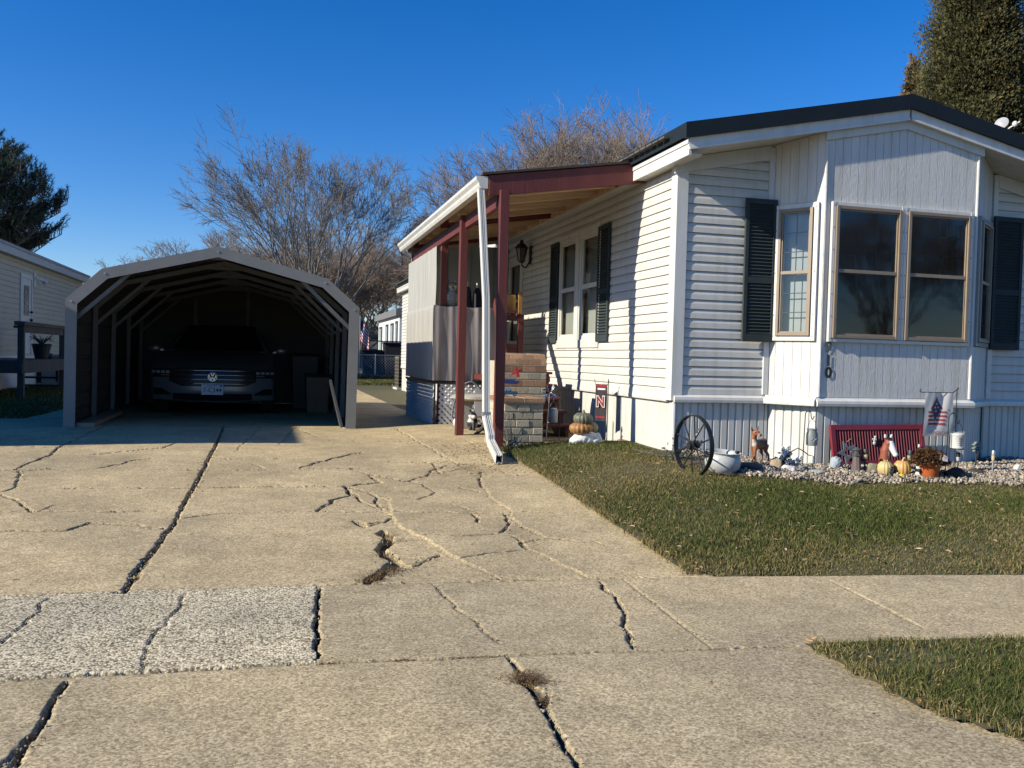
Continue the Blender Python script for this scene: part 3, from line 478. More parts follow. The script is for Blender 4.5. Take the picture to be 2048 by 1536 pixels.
# bay
BY = 7.17; BL0, BL1 = V3((4.66, HY, 0)), V3((4.94, BY, 0)); BR1, BR0 = V3((6.65, BY, 0)), V3((7.24, HY, 0))
def boards(mb, o, u, L, zlo, zhi, hole=None, bw=.088, gap=.005, th=.014):
    n = u.cross(UZ); s = 0
    while s < L-.004:
        e = min(s+bw-gap, L); mid = (s+e)/2; rg = [(zlo, None)]
        rg = [(zlo, hole[2]), (hole[3], None)] if hole and s < hole[1] and e > hole[0] else [(zlo, None)]
        for a, b in rg:
            z0, z1 = (zhi(s), zhi(e)) if b is None else (b, b)
            P = [o+u*s+UZ*a, o+u*e+UZ*a, o+u*e+UZ*z1, o+u*s+UZ*z0]; mb.add([p for p in P]+[p+n*th for p in P], [(0, 1, 2, 3), (4, 5, 6, 7), (0, 1, 5, 4), (1, 2, 6, 5), (2, 3, 7, 6), (3, 0, 4, 7)])
        s += bw
    if hole: rr = [(0, hole[0], zlo, None), (hole[1], L, zlo, None), (hole[0], hole[1], zlo, hole[2]), (hole[0], hole[1], hole[3], None)]
    else: rr = [(0, L, zlo, None)]
    for a, b, z0, z1 in rr:
        za, zb = (zhi(a), zhi(b)) if z1 is None else (z1, z1)
        P = [o+u*a+UZ*z0, o+u*b+UZ*z0, o+u*b+UZ*zb, o+u*a+UZ*za]; mb.add([p+n*(th-.0045) for p in P]+[p-n*.03 for p in P], [(0, 1, 2, 3), (4, 5, 6, 7), (0, 1, 5, 4), (1, 2, 6, 5), (2, 3, 7, 6), (3, 0, 4, 7)])
uL = (BL1-BL0); LL = uL.length; uL.normalize(); uR = (BR0-BR1); LR = uR.length; uR.normalize(); uF = V3((1, 0, 0)); LF = 6.65-4.94
WZ0, WZ1 = 1.385, 2.685
for nm, o, u, L, hole in (('bay_panel', BL0, uL, LL, (.075, LL-.075, WZ0, WZ1)), ('bay_panel', V3(BL1), uF, LF, (.07, LF-.07, WZ0, WZ1)), ('bay_panel', BR1, uR, LR, (.1, LR-.1, WZ0, WZ1))):
    mb = MB(); boards(mb, o, u, L, .86, lambda s, o=o, u=u: zsof((o+u*s).x)-.006, hole); obj(nm, mb, M_PANEL, home)
mb = MB()                                                        # vinyl apron trim along the top of the bay
mb.prism([(4.92, zsof(4.92)-.085), (RX, 3.43), (6.70, zsof(6.70)-.085), (6.70, zsof(6.70)-.008), (RX, 3.507), (4.92, zsof(4.92)-.008)], (0, BY-.016, 0), (1, 0, 0), (0, 0, 1), .02); obj('bay_head_trim', mb, M_WHITE, home)
for p, u in ((BL1, (uL-uF)), (BR1, (uF-uR))):
    mb = MB(); mb.tube([p+V3((0, -.012, .86)), p+V3((0, -.012, zsof(p.x)-.09))], .016, 8); obj('bay_corner_bead', mb, M_PANEL, home)
# belt band over the skirting
def band(p, q, d=.05):
    p, q = V3(p), V3(q); u = (q-p).normalized(); n = u.cross(UZ); mb = MB()
    mb.ext([(0, .858), (.012, .858), (.018, .845), (d, .825), (d+.004, .80), (d, .776), (d-.02, .770), (0, .772)], p, q, n, UZ); return mb
for p, q in (((HX+.0, HY, 0), (4.68, HY, 0)), (BL0+V3((-.02, -.03, 0)), BL1+V3((-.02, -.01, 0))), (BL1+V3((-.03, 0, 0)), BR1+V3((.04, 0, 0))), (BR1, BR0), ((7.22, HY, 0), (HXR, HY, 0))): obj('belt_band', band(p, q), M_ALU, home)
obj('belt_band', band((HX, HYB, 0), (HX, HY+.1, 0), .02), M_ALU, home)
mb = MB()
ribbed(mb, (HX+.02, HY+.0, 0), (1, 0, 0), 1.0, .18, .775); ribbed(mb, BL0+V3((.02, .02, 0)), uL, LL, .18, .775, .085); ribbed(mb, BL1+V3((.0, .02, 0)), uF, LF, .18, .775); ribbed(mb, BR1+V3((0, .02, 0)), uR, LR, .18, .775, .085); ribbed(mb, (7.24, HY, 0), (1, 0, 0), .76, .18, .775)
obj('front_skirting', mb, M_SKIRT, home, fix=False)
mb = MB(); ribbed(mb, (HX+.02, HYB, 0), (0, -1, 0), HYB-HY, .12, .775, .12, .004, .15); obj('side_skirting', mb, M_SKIRT, home, fix=False)
mb = MB(); mb.box(HX+.06, HXR-.02, HY+.06, HYB-.05, .1, .75); obj('skirting_backing', mb, M_WHITE, home)
mb = MB(); mb.tube([(HX+.018, HY-.002, .15), (HX+.018, HY-.002, .775)], .02, 8); obj('skirting_corner', mb, M_ALU, home)
# shutters
def shutter(parent, o, u, w, h, mid=.52):
    o, u = V3(o), V3(u).normalized(); n = u.cross(UZ); b = .035; mb = MB()
    def bx(a0, a1, z0, z1, d0, d1): c = o+u*((a0+a1)/2)+n*((d0+d1)/2)+UZ*((z0+z1)/2); mb.obox(c, u*((a1-a0)/2), n*((d1-d0)/2), UZ*((z1-z0)/2))
    bx(0, b, 0, h, .018, .045); bx(w-b, w, 0, h, .018, .045); bx(b, w-b, h-.05, h, .018, .044); bx(b, w-b, 0, .075, .018, .044); m0 = h*mid-.5*.06-.12; bx(b, w-b, m0, m0+.06, .018, .044); bx(b, w-b, .01, h-.01, .018, .022)
    for z0, z1 in ((.075, m0), (m0+.06, h-.05)):
        k = int((z1-z0)/.032)
        for i in range(k):
            z = z0+(i+.5)*(z1-z0)/k; c = o+u*(w/2)+n*.031+UZ*z; mb.obox(c, u*(w/2-b), (n*.010-UZ*.011), (n*.6+UZ*.55).normalized()*.002)
    return obj('shutter', mb, M_SHUT, parent)
shutter(home, (4.335, HY-.034, 1.37), (1, 0, 0), .335, 1.37); shutter(home, (7.235, HY-.034, 1.37), (1, 0, 0), .37, 1.39)
shutter(home, (HX, 9.60, 1.37), (0, -1, 0), .36, 1.33); shutter(home, (HX, 11.40, 1.37), (0, -1, 0), .32, 1.33)
# windows
def window(parent, o, u, w, h, fm, fw=.035, d0=-.02, d1=.035, mid=.5, grid=None, back=M_DARK, bd=.12, glo=None, gup=None, name='window', gm=None):
    o, u = V3(o), V3(u).normalized(); n = u.cross(UZ); F = MB()
    def bx(mb, a0, a1, z0, z1, e0, e1): mb.obox(o+u*((a0+a1)/2)+n*((e0+e1)/2)+UZ*((z0+z1)/2), u*((a1-a0)/2), n*((e1-e0)/2), UZ*((z1-z0)/2))
    bx(F, 0, fw, 0, h, d0, d1); bx(F, w-fw, w, 0, h, d0, d1); bx(F, fw, w-fw, h-fw, h, d0, d1-.002); bx(F, fw, w-fw, 0, fw, d0, d1-.002)
    zm = h*mid; i = fw*.5; bx(F, fw, w-fw, zm-fw*.55, zm+fw*.55, d0, d1-.012)
    for a0, a1 in ((fw, fw+i), (w-fw-i, w-fw)): bx(F, a0, a1, fw, zm-fw*.55, d0, d1-.016); bx(F, a0, a1, zm+fw*.55, h-fw, d0, d1-.016)
    bx(F, fw+i, w-fw-i, h-fw-i, h-fw, d0, d1-.018); bx(F, fw+i, w-fw-i, fw, fw+i, d0, d1-.018)
    f = obj(name, F, fm, parent, bev=.002)
    for z0, z1, g, e in ((zm+fw*.55, h-fw-i, gup or M_GLASS, 0), (fw+i, zm-fw*.55, glo or M_GLASS, .008)):
        g_ = MB(); a = [o+u*x+n*(d1-.028+e)+UZ*z for z in (z0, z1) for x in (fw+i, w-fw-i)]; g_.add(a, [(0, 1, 3, 2)]); obj('pane', g_, g, f, fix=False)
        if grid:
            m_ = MB(); nx, nz, ext = grid
            for k in range(1, nx): x = fw+i+(w-2*fw-2*i)*k/nx; bx(m_, x-.004, x+.004, z0, z1, d1-.048+e, d1-.041+e)
            for k in range(1, nz): z = z0+(z1-z0)*k/nz; bx(m_, fw+i, w-fw-i, z-.004, z+.004, d1-.0475+e, d1-.0405+e)
            obj('muntin', m_, gm or M_BLACK, f)
    if back: b_ = MB(); bx(b_, .004, w-.004, .004, h-.004, -bd-.01, -bd); obj('blind_or_dark_backing', b_, back, f)
    return f
# side window: white double unit
mb = MB()
for a in ((9.555, 9.60, 1.30, 2.76), (11.08, 11.12, 1.30, 2.76), (9.60, 11.08, 2.70, 2.76), (9.60, 11.08, 1.30, 1.40), (10.28, 10.40, 1.40, 2.70)): mb.box(HX-.032, HX+.05, *a)
obj('window_casing', mb, M_WHITE, home, bev=.003)
window(home, (HX, 11.08, 1.40), (0, -1, 0), .68, 1.30, M_WHITE, .05, -.02, .02, .5, None, M_BLIND, .07); window(home, (HX, 10.28, 1.40), (0, -1, 0), .68, 1.30, M_WHITE, .05, -.02, .02, .5, None, M_BLIND, .07)
# bay windows with white casings and bronze frames
def casing(o, u, w, h, b, d=.03):
    o, u = V3(o), V3(u); n = u.cross(UZ); mb = MB()
    for a0, a1, z0, z1, dd in ((-b, 0, -b, h+b, d), (w, w+b, -b, h+b, d), (0, w, h, h+b, d-.003), (0, w, -b, 0, d-.003)): mb.obox(o+u*((a0+a1)/2)+n*(dd/2)+UZ*((z0+z1)/2), u*((a1-a0)/2), n*(dd/2), UZ*((z1-z0)/2))
    c = obj('window_casing', mb, M_ALU, home, bev=.003)
    for k in range(7):
        for a in (-b*.5, w+b*.5): s_ = MB(); s_.tube([o+u*a+UZ*(h*k/6)+n*d, o+u*a+UZ*(h*k/6)+n*(d+.003)], .006, 6); obj('screw', s_, M_TAN, c)
nF = V3((0, -1, 0)); nL = uL.cross(UZ); nR = uR.cross(UZ); GD = M_GLASS
for x in (5.035, 5.83):
    casing((x, BY-.014, 1.415), (1, 0, 0), .725, 1.24, .034, .035); window(home, (x+.003, BY-.014, 1.418), (1, 0, 0), .719, 1.234, M_TAN, .030, -.03, .052, .51, (3, 3, 0), M_DARK, .35, glo=M_GLASS2, gm=M_DARK)
o = BL0+uL*.092+nL*.014; casing(o+UZ*1.43, uL, LL-.17, 1.21, .045, .03); window(home, o+UZ*1.433+uL*.003, uL, LL-.176, 1.204, M_TAN, .028, -.03, .047, .5, (2, 3, 0), M_CURT, .075, gm=M_BLACK)
o = BR1+uR*.12+nR*.014; casing(o+UZ*1.43, uR, LR-.24, 1.21, .04, .03); window(home, o+UZ*1.433+uR*.003, uR, LR-.246, 1.204, M_TAN, .028, -.03, .047, .5, (2, 3, 0), M_DARK, .2)
# storm door
mb = MB(); 
for a in ((12.83, 12.90, .84, 2.83), (13.71, 13.78, .84, 2.83), (12.90, 13.71, 2.76, 2.83)): mb.box(HX-.03, HX+.05, *a)
obj('door_frame', mb, M_WHITE, home, bev=.003)
mb = MB()
for a in ((12.91, 13.02, .86, 2.75), (13.59, 13.70, .86, 2.75), (13.02, 13.59, .86, 1.42), (13.02, 13.59, 2.60, 2.75), (13.02, 13.59, 2.02, 2.06)): mb.box(HX-.02, HX+.02, *a)
dr = obj('door', mb, M_WHITE, home, bev=.004)
mb = MB(); mb.add([(HX-.0, y, z) for z in (1.42, 2.60) for y in (13.59, 13.02)], [(0, 1, 3, 2)]); obj('pane', mb, M_GLASS, dr, fix=False)
mb = MB(); mb.box(HX+.06, HX+.075, 12.95, 13.66, .88, 2.72); obj('inner_door', mb, mat('inner_door_grey', (.28, .28, .26), .6), dr)
mb = MB(); mb.box(HX-.034, HX-.02, 12.945, 12.975, 1.72, 1.98); mb.tube([(HX-.035, 12.96, 1.75), (HX-.07, 12.96, 1.77), (HX-.07, 12.96, 1.92), (HX-.035, 12.96, 1.94)], .007, 6); obj('handle', mb, M_GALV, dr)
# lantern beside the door
lp = W(1043, 508, X=HX-.16); mb = MB(); ly, lz = lp.y, lp.z
mb.box(HX-.03, HX-.0, ly-.05, ly+.05, lz-.14, lz+.12); mb.tube([(HX-.03, ly, lz-.10), (HX-.09, ly, lz-.20), (HX-.15, ly, lz-.17), (HX-.16, ly, lz-.12)], .012, 6); mb.lathe([(.03, -.13), (.045, -.12), (.05, -.10)], (HX-.16, ly, lz), 6)
for k in range(6):
    t = PI*k/3; c, s = math.cos(t), math.sin(t); mb.tube([(HX-.16+.05*c, ly+.05*s, lz-.10), (HX-.16+.085*c, ly+.085*s, lz+.08)], .006, 4)
mb.lathe([(.105, .08), (.10, .095), (.05, .15), (.03, .155), (.03, .19), (.01, .21)], (HX-.16, ly, lz), 6); lam = obj('wall_lantern', mb, M_BLACK, home)
mb = MB(); mb.lathe([(.045, -.095), (.078, .078)], (HX-.16, ly, lz), 6); obj('lantern_glass', mb, mat('smoked_glass', (.10, .085, .055), .15), lam)
# house number 9 1 0 on the bay corner
M_NUM = mat('dull_metal_numeral', (.05, .06, .065), .5, .2, 30)
for ch, y, m in (('9', 695, mat('weathered_zinc_numeral', (.12, .13, .13), .5, .25, 40)), ('1', 722, M_NUM), ('0', 746, mat('black_numeral', (.02, .025, .03), .4))):
    p = W(1657, y, Y=BY-.022); obj('house_number', text_mb(ch, .135, p, V3((1.05, 0, 0)), UZ, 0, .007), m, home, fix=False)
    for o_ in (home.children[-1],): sm = o_.modifiers.new('s', 'SOLIDIFY'); sm.thickness = .003
dp_ = W(2003, 252, Y=8.3); dish = thing('satellite_dish', 'small white satellite dish on the right slope of the dark roof', 'satellite dish', (dp_.x, 8.3, 3.745-RS*(dp_.x-RX)))
mb = MB(); mb.lathe([(.0, .03), (.04, .018), (.072, .0), (.076, .004), (.04, .024), (0, .036)], dp_+V3((0, 0, .03)), 20, (-.85, -.45, .35)); obj('reflector', mb, mat('grey_dish', (.42, .42, .41), .5), dish, smooth=60)
mb = MB(); b0 = V3((dp_.x+.02, 8.3, 3.745-RS*(dp_.x-RX))); mb.tube([b0, dp_+V3((.03, 0, .0))], .016, 8); obj('mast', mb, M_GALV, dish)
mb = MB(); mb.tube([dp_+V3((.03, 0, -.06)), dp_+V3((.10, -.16, .02))], .01, 6); mb.ell(W(2030, 248, Y=8.14), (.03, .03, .035)); obj('receiver', mb, M_ALU, dish)
# ------------------------------------------------------------------ porch
PX = 2.10; porch = thing('porch', 'lean-to porch with red stained posts, pine ceiling and white gutter', 'porch', (PX, 8.3, .22))
def zr(x): return 2.93+.155*(x-1.98)
gz = lambda x, y: float(zbase(x, y))
for x, y, z0 in ((PX+.05, 8.33, None), (PX+.0, 9.95, None), (PX+.08, 11.56, .9), (PX+.05, 13.85, .15)):
    b = z0 if z0 else gz(x, y)-.02; mb = MB(); mb.box(x-.045, x+.045, y-.045, y+.045, b, zr(x)-.17); obj('post', mb, M_RED, porch, bev=.005)
mb = MB(); mb.box(PX+.005, PX+.043, 8.42, 13.9, zr(PX)-.315, zr(PX)-.175); mb.box(PX+.047, PX+.085, 8.375, 13.9, zr(PX)-.30, zr(PX)-.172); obj('beam', mb, M_RED, porch, bev=.004)
def sloped(mb, x0, x1, y0, y1, t0, t1):
    mb.prism([(x0, zr(x0)-t0), (x1, zr(x1)-t0), (x1, zr(x1)-t1), (x0, zr(x0)-t1)], (0, y1, 0), (1, 0, 0), (0, 0, 1), y1-y0)
mb = MB(); sloped(mb, 2.0, 3.66, 8.34, 8.378, .21, .008); obj('fascia_board', mb, M_RED, porch, bev=.003)
for k in range(10):
    y = 8.75+k*.56; mb = MB(); sloped(mb, 2.02, 3.50, y, y+.038, .165, .03); obj('rafter', mb, M_PINE if k < 3 or k % 4 else M_RED, porch)
mb = MB(); 
for k in range(10): x = 2.0+k*.166; mb.prism([(x, zr(x)-.028), (x+.16, zr(x+.16)-.028), (x+.16, zr(x+.16)-.008), (x, zr(x)-.008)], (0, 14.0, 0), (1, 0, 0), (0, 0, 1), 5.61)
obj('roof_deck', mb, M_PINE, porch)
mb = MB(); sloped(mb, 1.93, 3.62, 8.32, 14.02, -.001, -.022); obj('roof', mb, mat('brown_roll_roofing', (.05, .04, .033), .9, .3, 20), porch)
mb = MB(); sloped(mb, 3.475, 3.50, 8.75, 13.9, .17, .03); obj('ledger', mb, M_PINE, porch)
mb = MB(); prf = [(0, 0), (-.07, .0), (-.085, .03), (-.09, .055), (-.115, .085), (-.118, .115), (-.108, .115), (-.08, .055), (-.065, .012), (-.01, .012), (-.01, .12), (0, .12)]
mb.ext(prf, (1.99, 8.36, 2.795), (1.99, 13.94, 2.795), (1, 0, 0), UZ); mb.ext([(0, 0), (-.07, 0), (-.085, .03), (-.09, .055), (-.115, .085), (-.118, .115), (0, .115)], (1.99, 8.352, 2.797), (1.99, 8.362, 2.797), (1, 0, 0), UZ); gut = obj('gutter', mb, M_ALU, porch)
mb = MB()
def spout(pts, w=.058, d=.078):
    P = [V3(p) for p in pts]; rings = []
    for i, p in enumerate(P):
        t = (P[min(i+1, len(P)-1)]-P[max(i-1, 0)]).normalized(); a = V3((1, 0, 0)); a = (a-t*a.dot(t)).normalized(); b = t.cross(a)
        prof = [(-1, -1), (-.5, -1), (-.42, -.82), (-.1, -.82), (0, -1), (.1, -.82), (.42, -.82), (.5, -1), (1, -1), (1, 1), (.5, 1), (.42, .82), (.1, .82), (0, 1), (-.1, .82), (-.42, .82), (-.5, 1), (-1, 1)]
        rings += [p+a*(x*w/2)+b*(y*d/2) for x, y in prof]
    n = 18; mb.add(rings, [(i*n+j, i*n+(j+1) % n, (i+1)*n+(j+1) % n, (i+1)*n+j) for i in range(len(P)-1) for j in range(n)])
e1 = W(972, 838, Y=8.22); e2 = W(981, 872, Y=8.12); e3 = G(998, 930, zbase)+V3((0, 0, .05))
spout([(1.93, 8.40, 2.80), (1.945, 8.36, 2.5), W(972, 600, Y=8.30), e1+V3((-.0, .01, .05)), e1])
spout([e1+V3((0, 0, .04)), e1+V3((.004, -.02, 0)), e2, e2+V3((.0, -.005, -.05))], .064, .084); spout([e2+V3((0, 0, -.03)), e2+V3((.0, -.02, -.06)), e3], .06, .08)
dsp = obj('downspout', mb, M_ALU, porch); sdf = dsp.modifiers.new('s', 'SOLIDIFY'); sdf.thickness = .003
mb = MB(); mb.box(e1.x-.036, e1.x+.036, e1.y-.046, e1.y+.046, e1.z+.03, e1.z+.07); obj('spout_band', mb, M_GALV, dsp)
# deck, skirt lattice and weather sheets
mb = MB(); mb.box(2.12, 3.63, 11.5, 13.9, .80, .90); mb.box(2.13, 2.22, 11.52, 11.6, .15, .8); mb.box(3.5, 3.6, 11.52, 11.6, .15, .8); mb.box(2.13, 2.22, 13.8, 13.88, .12, .8); obj('deck', mb, M_RED, porch, bev=.004)
M_LAT = mat('white_lattice', (.62, .61, .58), .7, .1, 8)
def lattice(o, u, L, z0, z1, sp=.078, w=.034, cut=None):
    o, u = V3(o), V3(u).normalized(); n = u.cross(UZ); mb = MB(); H = z1-z0; s = -H
    for k, sg in ((0, 1), (1, -1)):
        s = -H
        while s < L:
            a0, a1 = s, s+H; t0, t1 = max(0, -a0/H), min(1, (L-a0)/H)
            if t1 > t0+.01:
                f = lambda t: (s+H*t, z0+H*t) if sg > 0 else (s+H*t, z1-H*t)
                p, q = f(t0), f(t1); mb.bar(o+u*p[0]+UZ*p[1]+n*(.004+.008*k), o+u*q[0]+UZ*q[1]+n*(.004+.008*k), .007, w, up=n.cross(u*(1)+UZ*sg))
            s += sp
    return mb
lt = obj('lattice', lattice((2.14, 11.47, 0), (1, 0, 0), 1.02, .18, .80), M_LAT, porch); obj('lattice', lattice((2.07, 13.9, 0), (0, -1, 0), 2.4, .14, .80, .10, .026), M_LAT, porch)
mb = MB()
for s, e in (((2.06, 11.46, .8), (3.2, 11.46, .8)), ((2.055, 13.9, .8), (2.055, 11.46, .8))): mb.bar(s, e, .03, .03)
mb.bar((2.075, 11.465, .15), (2.075, 11.465, .8), .02, .02); obj('lattice_rail', mb, M_BLACK, porch)
mb = MB(); mb.box(2.62, 2.76, 11.448, 11.462, .36, .74); obj('lattice_patch', mb, mat('lavender_plastic', (.55, .53, .56), .6), porch)
def sheetp(o, u, L, z0, z1, amp, seed, topw=0):
    o, u = V3(o), V3(u).normalized(); n = u.cross(UZ); r = random.Random(seed); ph = [r.uniform(0, 6) for _ in range(8)]; mb = MB(); nu, nz = 90, 24; V = []
    for j in range(nz+1):
        for i in range(nu+1):
            x, t = i/nu*L, j/nz; d = amp*(math.sin(x*17+ph[0]+t*.8)+.7*math.sin(x*37+ph[1]-t*1.3)+.4*math.sin(x*71+ph[2]+t*2))*(.35+.65*abs(math.sin(t*2.2+ph[3]+x)))+.02*math.sin(t*3+ph[4])*t*(1-t)
            V.append(o+u*x+UZ*(z0+(z1-z0)*t-topw*abs(math.sin(x*9))*t)+n*d)
    w = nu+1; mb.add(V, [(j*w+i, j*w+i+1, (j+1)*w+i+1, (j+1)*w+i) for j in range(nz) for i in range(nu)]); return mb
M_TARP = mat('milky_plastic_sheet', (.58, .555, .48), .42, .14, 5, .1, 20, stretch=(3, 3, .25), col2=(.74, .72, .64), trans=.35)
M_TARP2 = mat('dirty_plastic_sheet', (.25, .215, .20), .38, .3, 4, .15, 12, stretch=(3, 3, .3), col2=(.42, .38, .36), trans=.25)
obj('weather_sheet', sheetp((2.05, 13.86, 0), (0, -1, 0), 2.42, 1.80, 2.60, .003, 3), M_TARP, porch, smooth=180, fix=False); obj('weather_sheet', sheetp((2.03, 13.86, 0), (0, -1, 0), 2.42, .83, 1.82, .004, 5), M_TARP, porch, smooth=180, fix=False)
obj('weather_sheet', sheetp((2.03, 11.44, 0), (1, 0, 0), 1.0, .83, 1.83, .012, 8, .02), M_TARP2, porch, smooth=180, fix=False)
mb = MB(); mb.box(2.10, 3.2, 11.50, 11.60, 1.76, 1.80); mb.box(2.12, 2.16, 11.50, 13.85, 1.75, 1.80); obj('hand_rail', mb, M_RED, porch)
mb = MB(); mb.box(2.1, 3.64, 13.93, 13.96, .85, 2.95)
for k in range(9): mb.box(2.1+k*.19, 2.115+k*.19, 13.915, 13.932, 1.9, 2.95)
obj('back_panel', mb, mat('grey_panel', (.36, .36, .34), .7, .1, 4), porch)
mb = MB(); mb.box(2.14, 3.64, 13.86, 13.91, 1.84, 1.90); mb.box(3.58, 3.63, 13.7, 13.74, .9, 2.9); obj('back_rail', mb, M_RED, porch)
mb = MB()
for x in (2.96, 3.26): mb.box(x-.04, x+.04, 11.52, 11.58, .9, 1.75)
mb.box(3.0, 3.22, 11.53, 11.57, 1.66, 1.74); mb.box(3.0, 3.22, 11.53, 11.57, .92, 1.02); mb.box(3.0, 3.22, 11.53, 11.57, 1.28, 1.34); mb.box(3.0, 3.22, 11.535, 11.565, 1.02, 1.28); obj('railing', mb, M_RED, porch, bev=.004)
mb = MB(); mb.box(3.08, 3.20, 11.62, 11.65, 1.76, 2.02); mb.box(3.24, 3.29, 11.6, 11.64, 1.72, 2.06); obj('loose_board', mb, mat('amber_board', (.42, .22, .06), .6, .3, 7), porch)
# steps
st = thing('porch_steps', 'red wooden steps beside the brick barbecue, rising to the porch', 'steps', (3.05, 9.6, .2))
for k in range(5):
    y, z = 9.58+k*.2, .40+k*.148; mb = MB(); mb.box(2.55, 3.36, y, y+.26, z-.03, z); obj('tread', mb, M_RED, st, bev=.004)
for x in (2.62, 3.31):
    mb = MB(); P = [(9.62, .2)]
    for k in range(5): P += [(9.62+k*.2, .37+k*.148), (9.62+(k+1)*.2, .37+k*.148)]
    P += [(10.62, .75), (10.62, .60), (9.95, .2)]; mb.prism(P, (x+.02, 0, 0), (0, 1, 0), (0, 0, 1), -.04); obj('stringer', mb, M_RED, st)
mb = MB(); mb.bar((2.86, 11.42, 1.90), (2.80, 10.38, .86), .04, .13); mb.box(2.80, 2.88, 10.42, 10.50, .2, 1.0); obj('hand_rail', mb, M_RED, st)
mb = MB(); mb.box(2.6, 3.4, 10.6, 11.5, .86, .93); mb.box(2.62, 2.7, 10.65, 10.72, .15, .86); mb.box(3.3, 3.38, 10.65, 10.72, .15, .86); obj('landing', mb, M_RED, st)
# owl on the rail, folded umbrella
ow = thing('owl_figurine', 'grey speckled plastic owl perched on the porch rail', 'owl figurine', (2.30, 11.56, 1.80))
mb = MB(); c = V3((0, 0, 0)); mb.ell((0, 0, .14), (.085, .08, .145)); mb.ell((.0, -.01, .28), (.07, .065, .065)); mb.ell((0, .03, .03), (.04, .06, .04))
for s in (-1, 1): mb.ell((s*.04, -.02, .345), (.016, .014, .035)); mb.ell((s*.07, .01, .14), (.035, .06, .11))
melt(obj('body', mb, mat('owl_feathers', (.06, .062, .06), .7, .4, 45, .6, 60, col2=(.34, .34, .31)), ow, world=False), .008, 3)
for s in (-1, 1):
    mb = MB(); mb.ell((s*.03, -.068, .29), (.019, .01, .019)); e = obj('eye', mb, mat('owl_eye', (.6, .5, .2), .3), ow, world=False, smooth=180); mb = MB(); mb.ell((s*.03, -.076, .29), (.009, .005, .009)); obj('pupil', mb, M_BLACK, e, world=False)
mb = MB(); mb.lathe([(.014, 0), (.001, .035)], (0, -.065, .275), 6, (0, -.5, -.8)); obj('beak', mb, M_BLACK, ow, world=False)
for lab, x, y, cm, tl in (('folded black patio umbrella standing on the porch behind the owl', 2.62, 12.2, (.015, .018, .03), .02), ('folded navy patio umbrella standing on the porch behind the downspout', 2.86, 12.35, (.012, .016, .045), -.03)):
    um = thing('folded_umbrella', lab, 'umbrella', (x, y, .9), 0, 'folded umbrellas on the porch'); mb = MB(); mb.lathe([(.03, .5), (.10, .55), (.085, .9), (.05, 1.2), (.02, 1.25)], (0, 0, 0), 14, (tl, 0, 1), wob=.3, lobes=7); obj('canopy', mb, mat('umbrella_cloth%d' % (tl > 0), cm, .8), um, world=False)
    mb = MB(); mb.tube([(0, 0, 0), (tl*1.3, 0, 1.32)], .014, 8); obj('pole', mb, M_WHITE, um, world=False)
mb = MB(); mb.tube([(2.70, 11.85, .9), (2.66, 11.75, 2.02)], .012, 6); tag(obj('broom_handle', mb, mat('pale_stick', (.62, .55, .46), .6)), 'pale broom handle leaning behind the porch rail', 'broom handle')
# ------------------------------------------------------------------ carport
M_CP = mat('shade_dark_carport_sheet', (.066, .063, .055), .5, .08, 4, spec=.4); M_CT = mat('grey_carport_trim', (.20, .198, .188), .4, .07, 6, .03, 30); M_CF = mat('galvanised_tube', (.14, .14, .137), .5, .1, 10, metal=.3)  # sheet and tube colours far darker than the metal, painting in the interior shade
CY0, CY1 = 11.3, 17.6; XL, XR = -2.354, 1.017; XC = (XL+XR)/2
cprof = [(XL, .19), (XL+.01, 1.706), (XL+.395, 2.073), (XC, 2.407), (XR-.377, 2.082), (XR+.02, 1.734), (XR, .20)]
cpt = thing('carport', 'tan metal carport with bent corners and dark open front, car inside', 'carport', (XC, CY0, .19))
def inset(P, d):
    out = []
    for i, p in enumerate(P):
        p = V3((p[0], p[1])); a = V3(P[max(i-1, 0)][:2]) if i else None; b = V3(P[i+1][:2]) if i < len(P)-1 else None; ns = []
        for s, e in ((a, p), (p, b)):
            if s is not None and e is not None: t = (e-s).normalized(); ns.append(V3((t.y, -t.x)))
        n = ns[0] if len(ns) == 1 else (ns[0]+ns[1])/max(.3, 1+ns[0].dot(ns[1])); out.append((p.x+n.x*d, p.y+n.y*d))
    return out
def ribbon(mb, P, Q, y0, y1):            # closed band between two outlines
    k = len(P)
    for i in range(k-1):
        a, b, c, d = P[i], P[i+1], Q[i+1], Q[i]
        mb.add([(x, y, z) for y in (y0, y1) for x, z in (a, b, c, d)], [(3, 2, 1, 0), (4, 5, 6, 7), (0, 1, 5, 4), (1, 2, 6, 5), (2, 3, 7, 6), (3, 0, 4, 7)])
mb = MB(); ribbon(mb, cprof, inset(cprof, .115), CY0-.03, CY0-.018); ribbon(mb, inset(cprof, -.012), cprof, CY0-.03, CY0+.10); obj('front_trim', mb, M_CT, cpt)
mb = MB()
def ribline(P, sp=.20):
    out = []
    for a, b in zip(P[:-1], P[1:]):
        a, b = V3(a), V3(b); L = (b-a).length; t = (b-a)/L; n = V3((-t.y, t.x)); k = max(1, int(L/sp))
        for i in range(k):
            s = L*i/k; e = L/k; out += [a+t*s, a+t*(s+e*.72), a+t*(s+e*.78)+n*.018, a+t*(s+e*.92)+n*.018, a+t*(s+e*.985)]
    out.append(V3(P[-1])); return out
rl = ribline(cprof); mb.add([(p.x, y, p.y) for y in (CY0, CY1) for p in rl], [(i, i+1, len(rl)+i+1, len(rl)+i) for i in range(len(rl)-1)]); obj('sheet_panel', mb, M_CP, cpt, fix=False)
inn = inset(cprof, .02); inn2 = inset(cprof, .08)
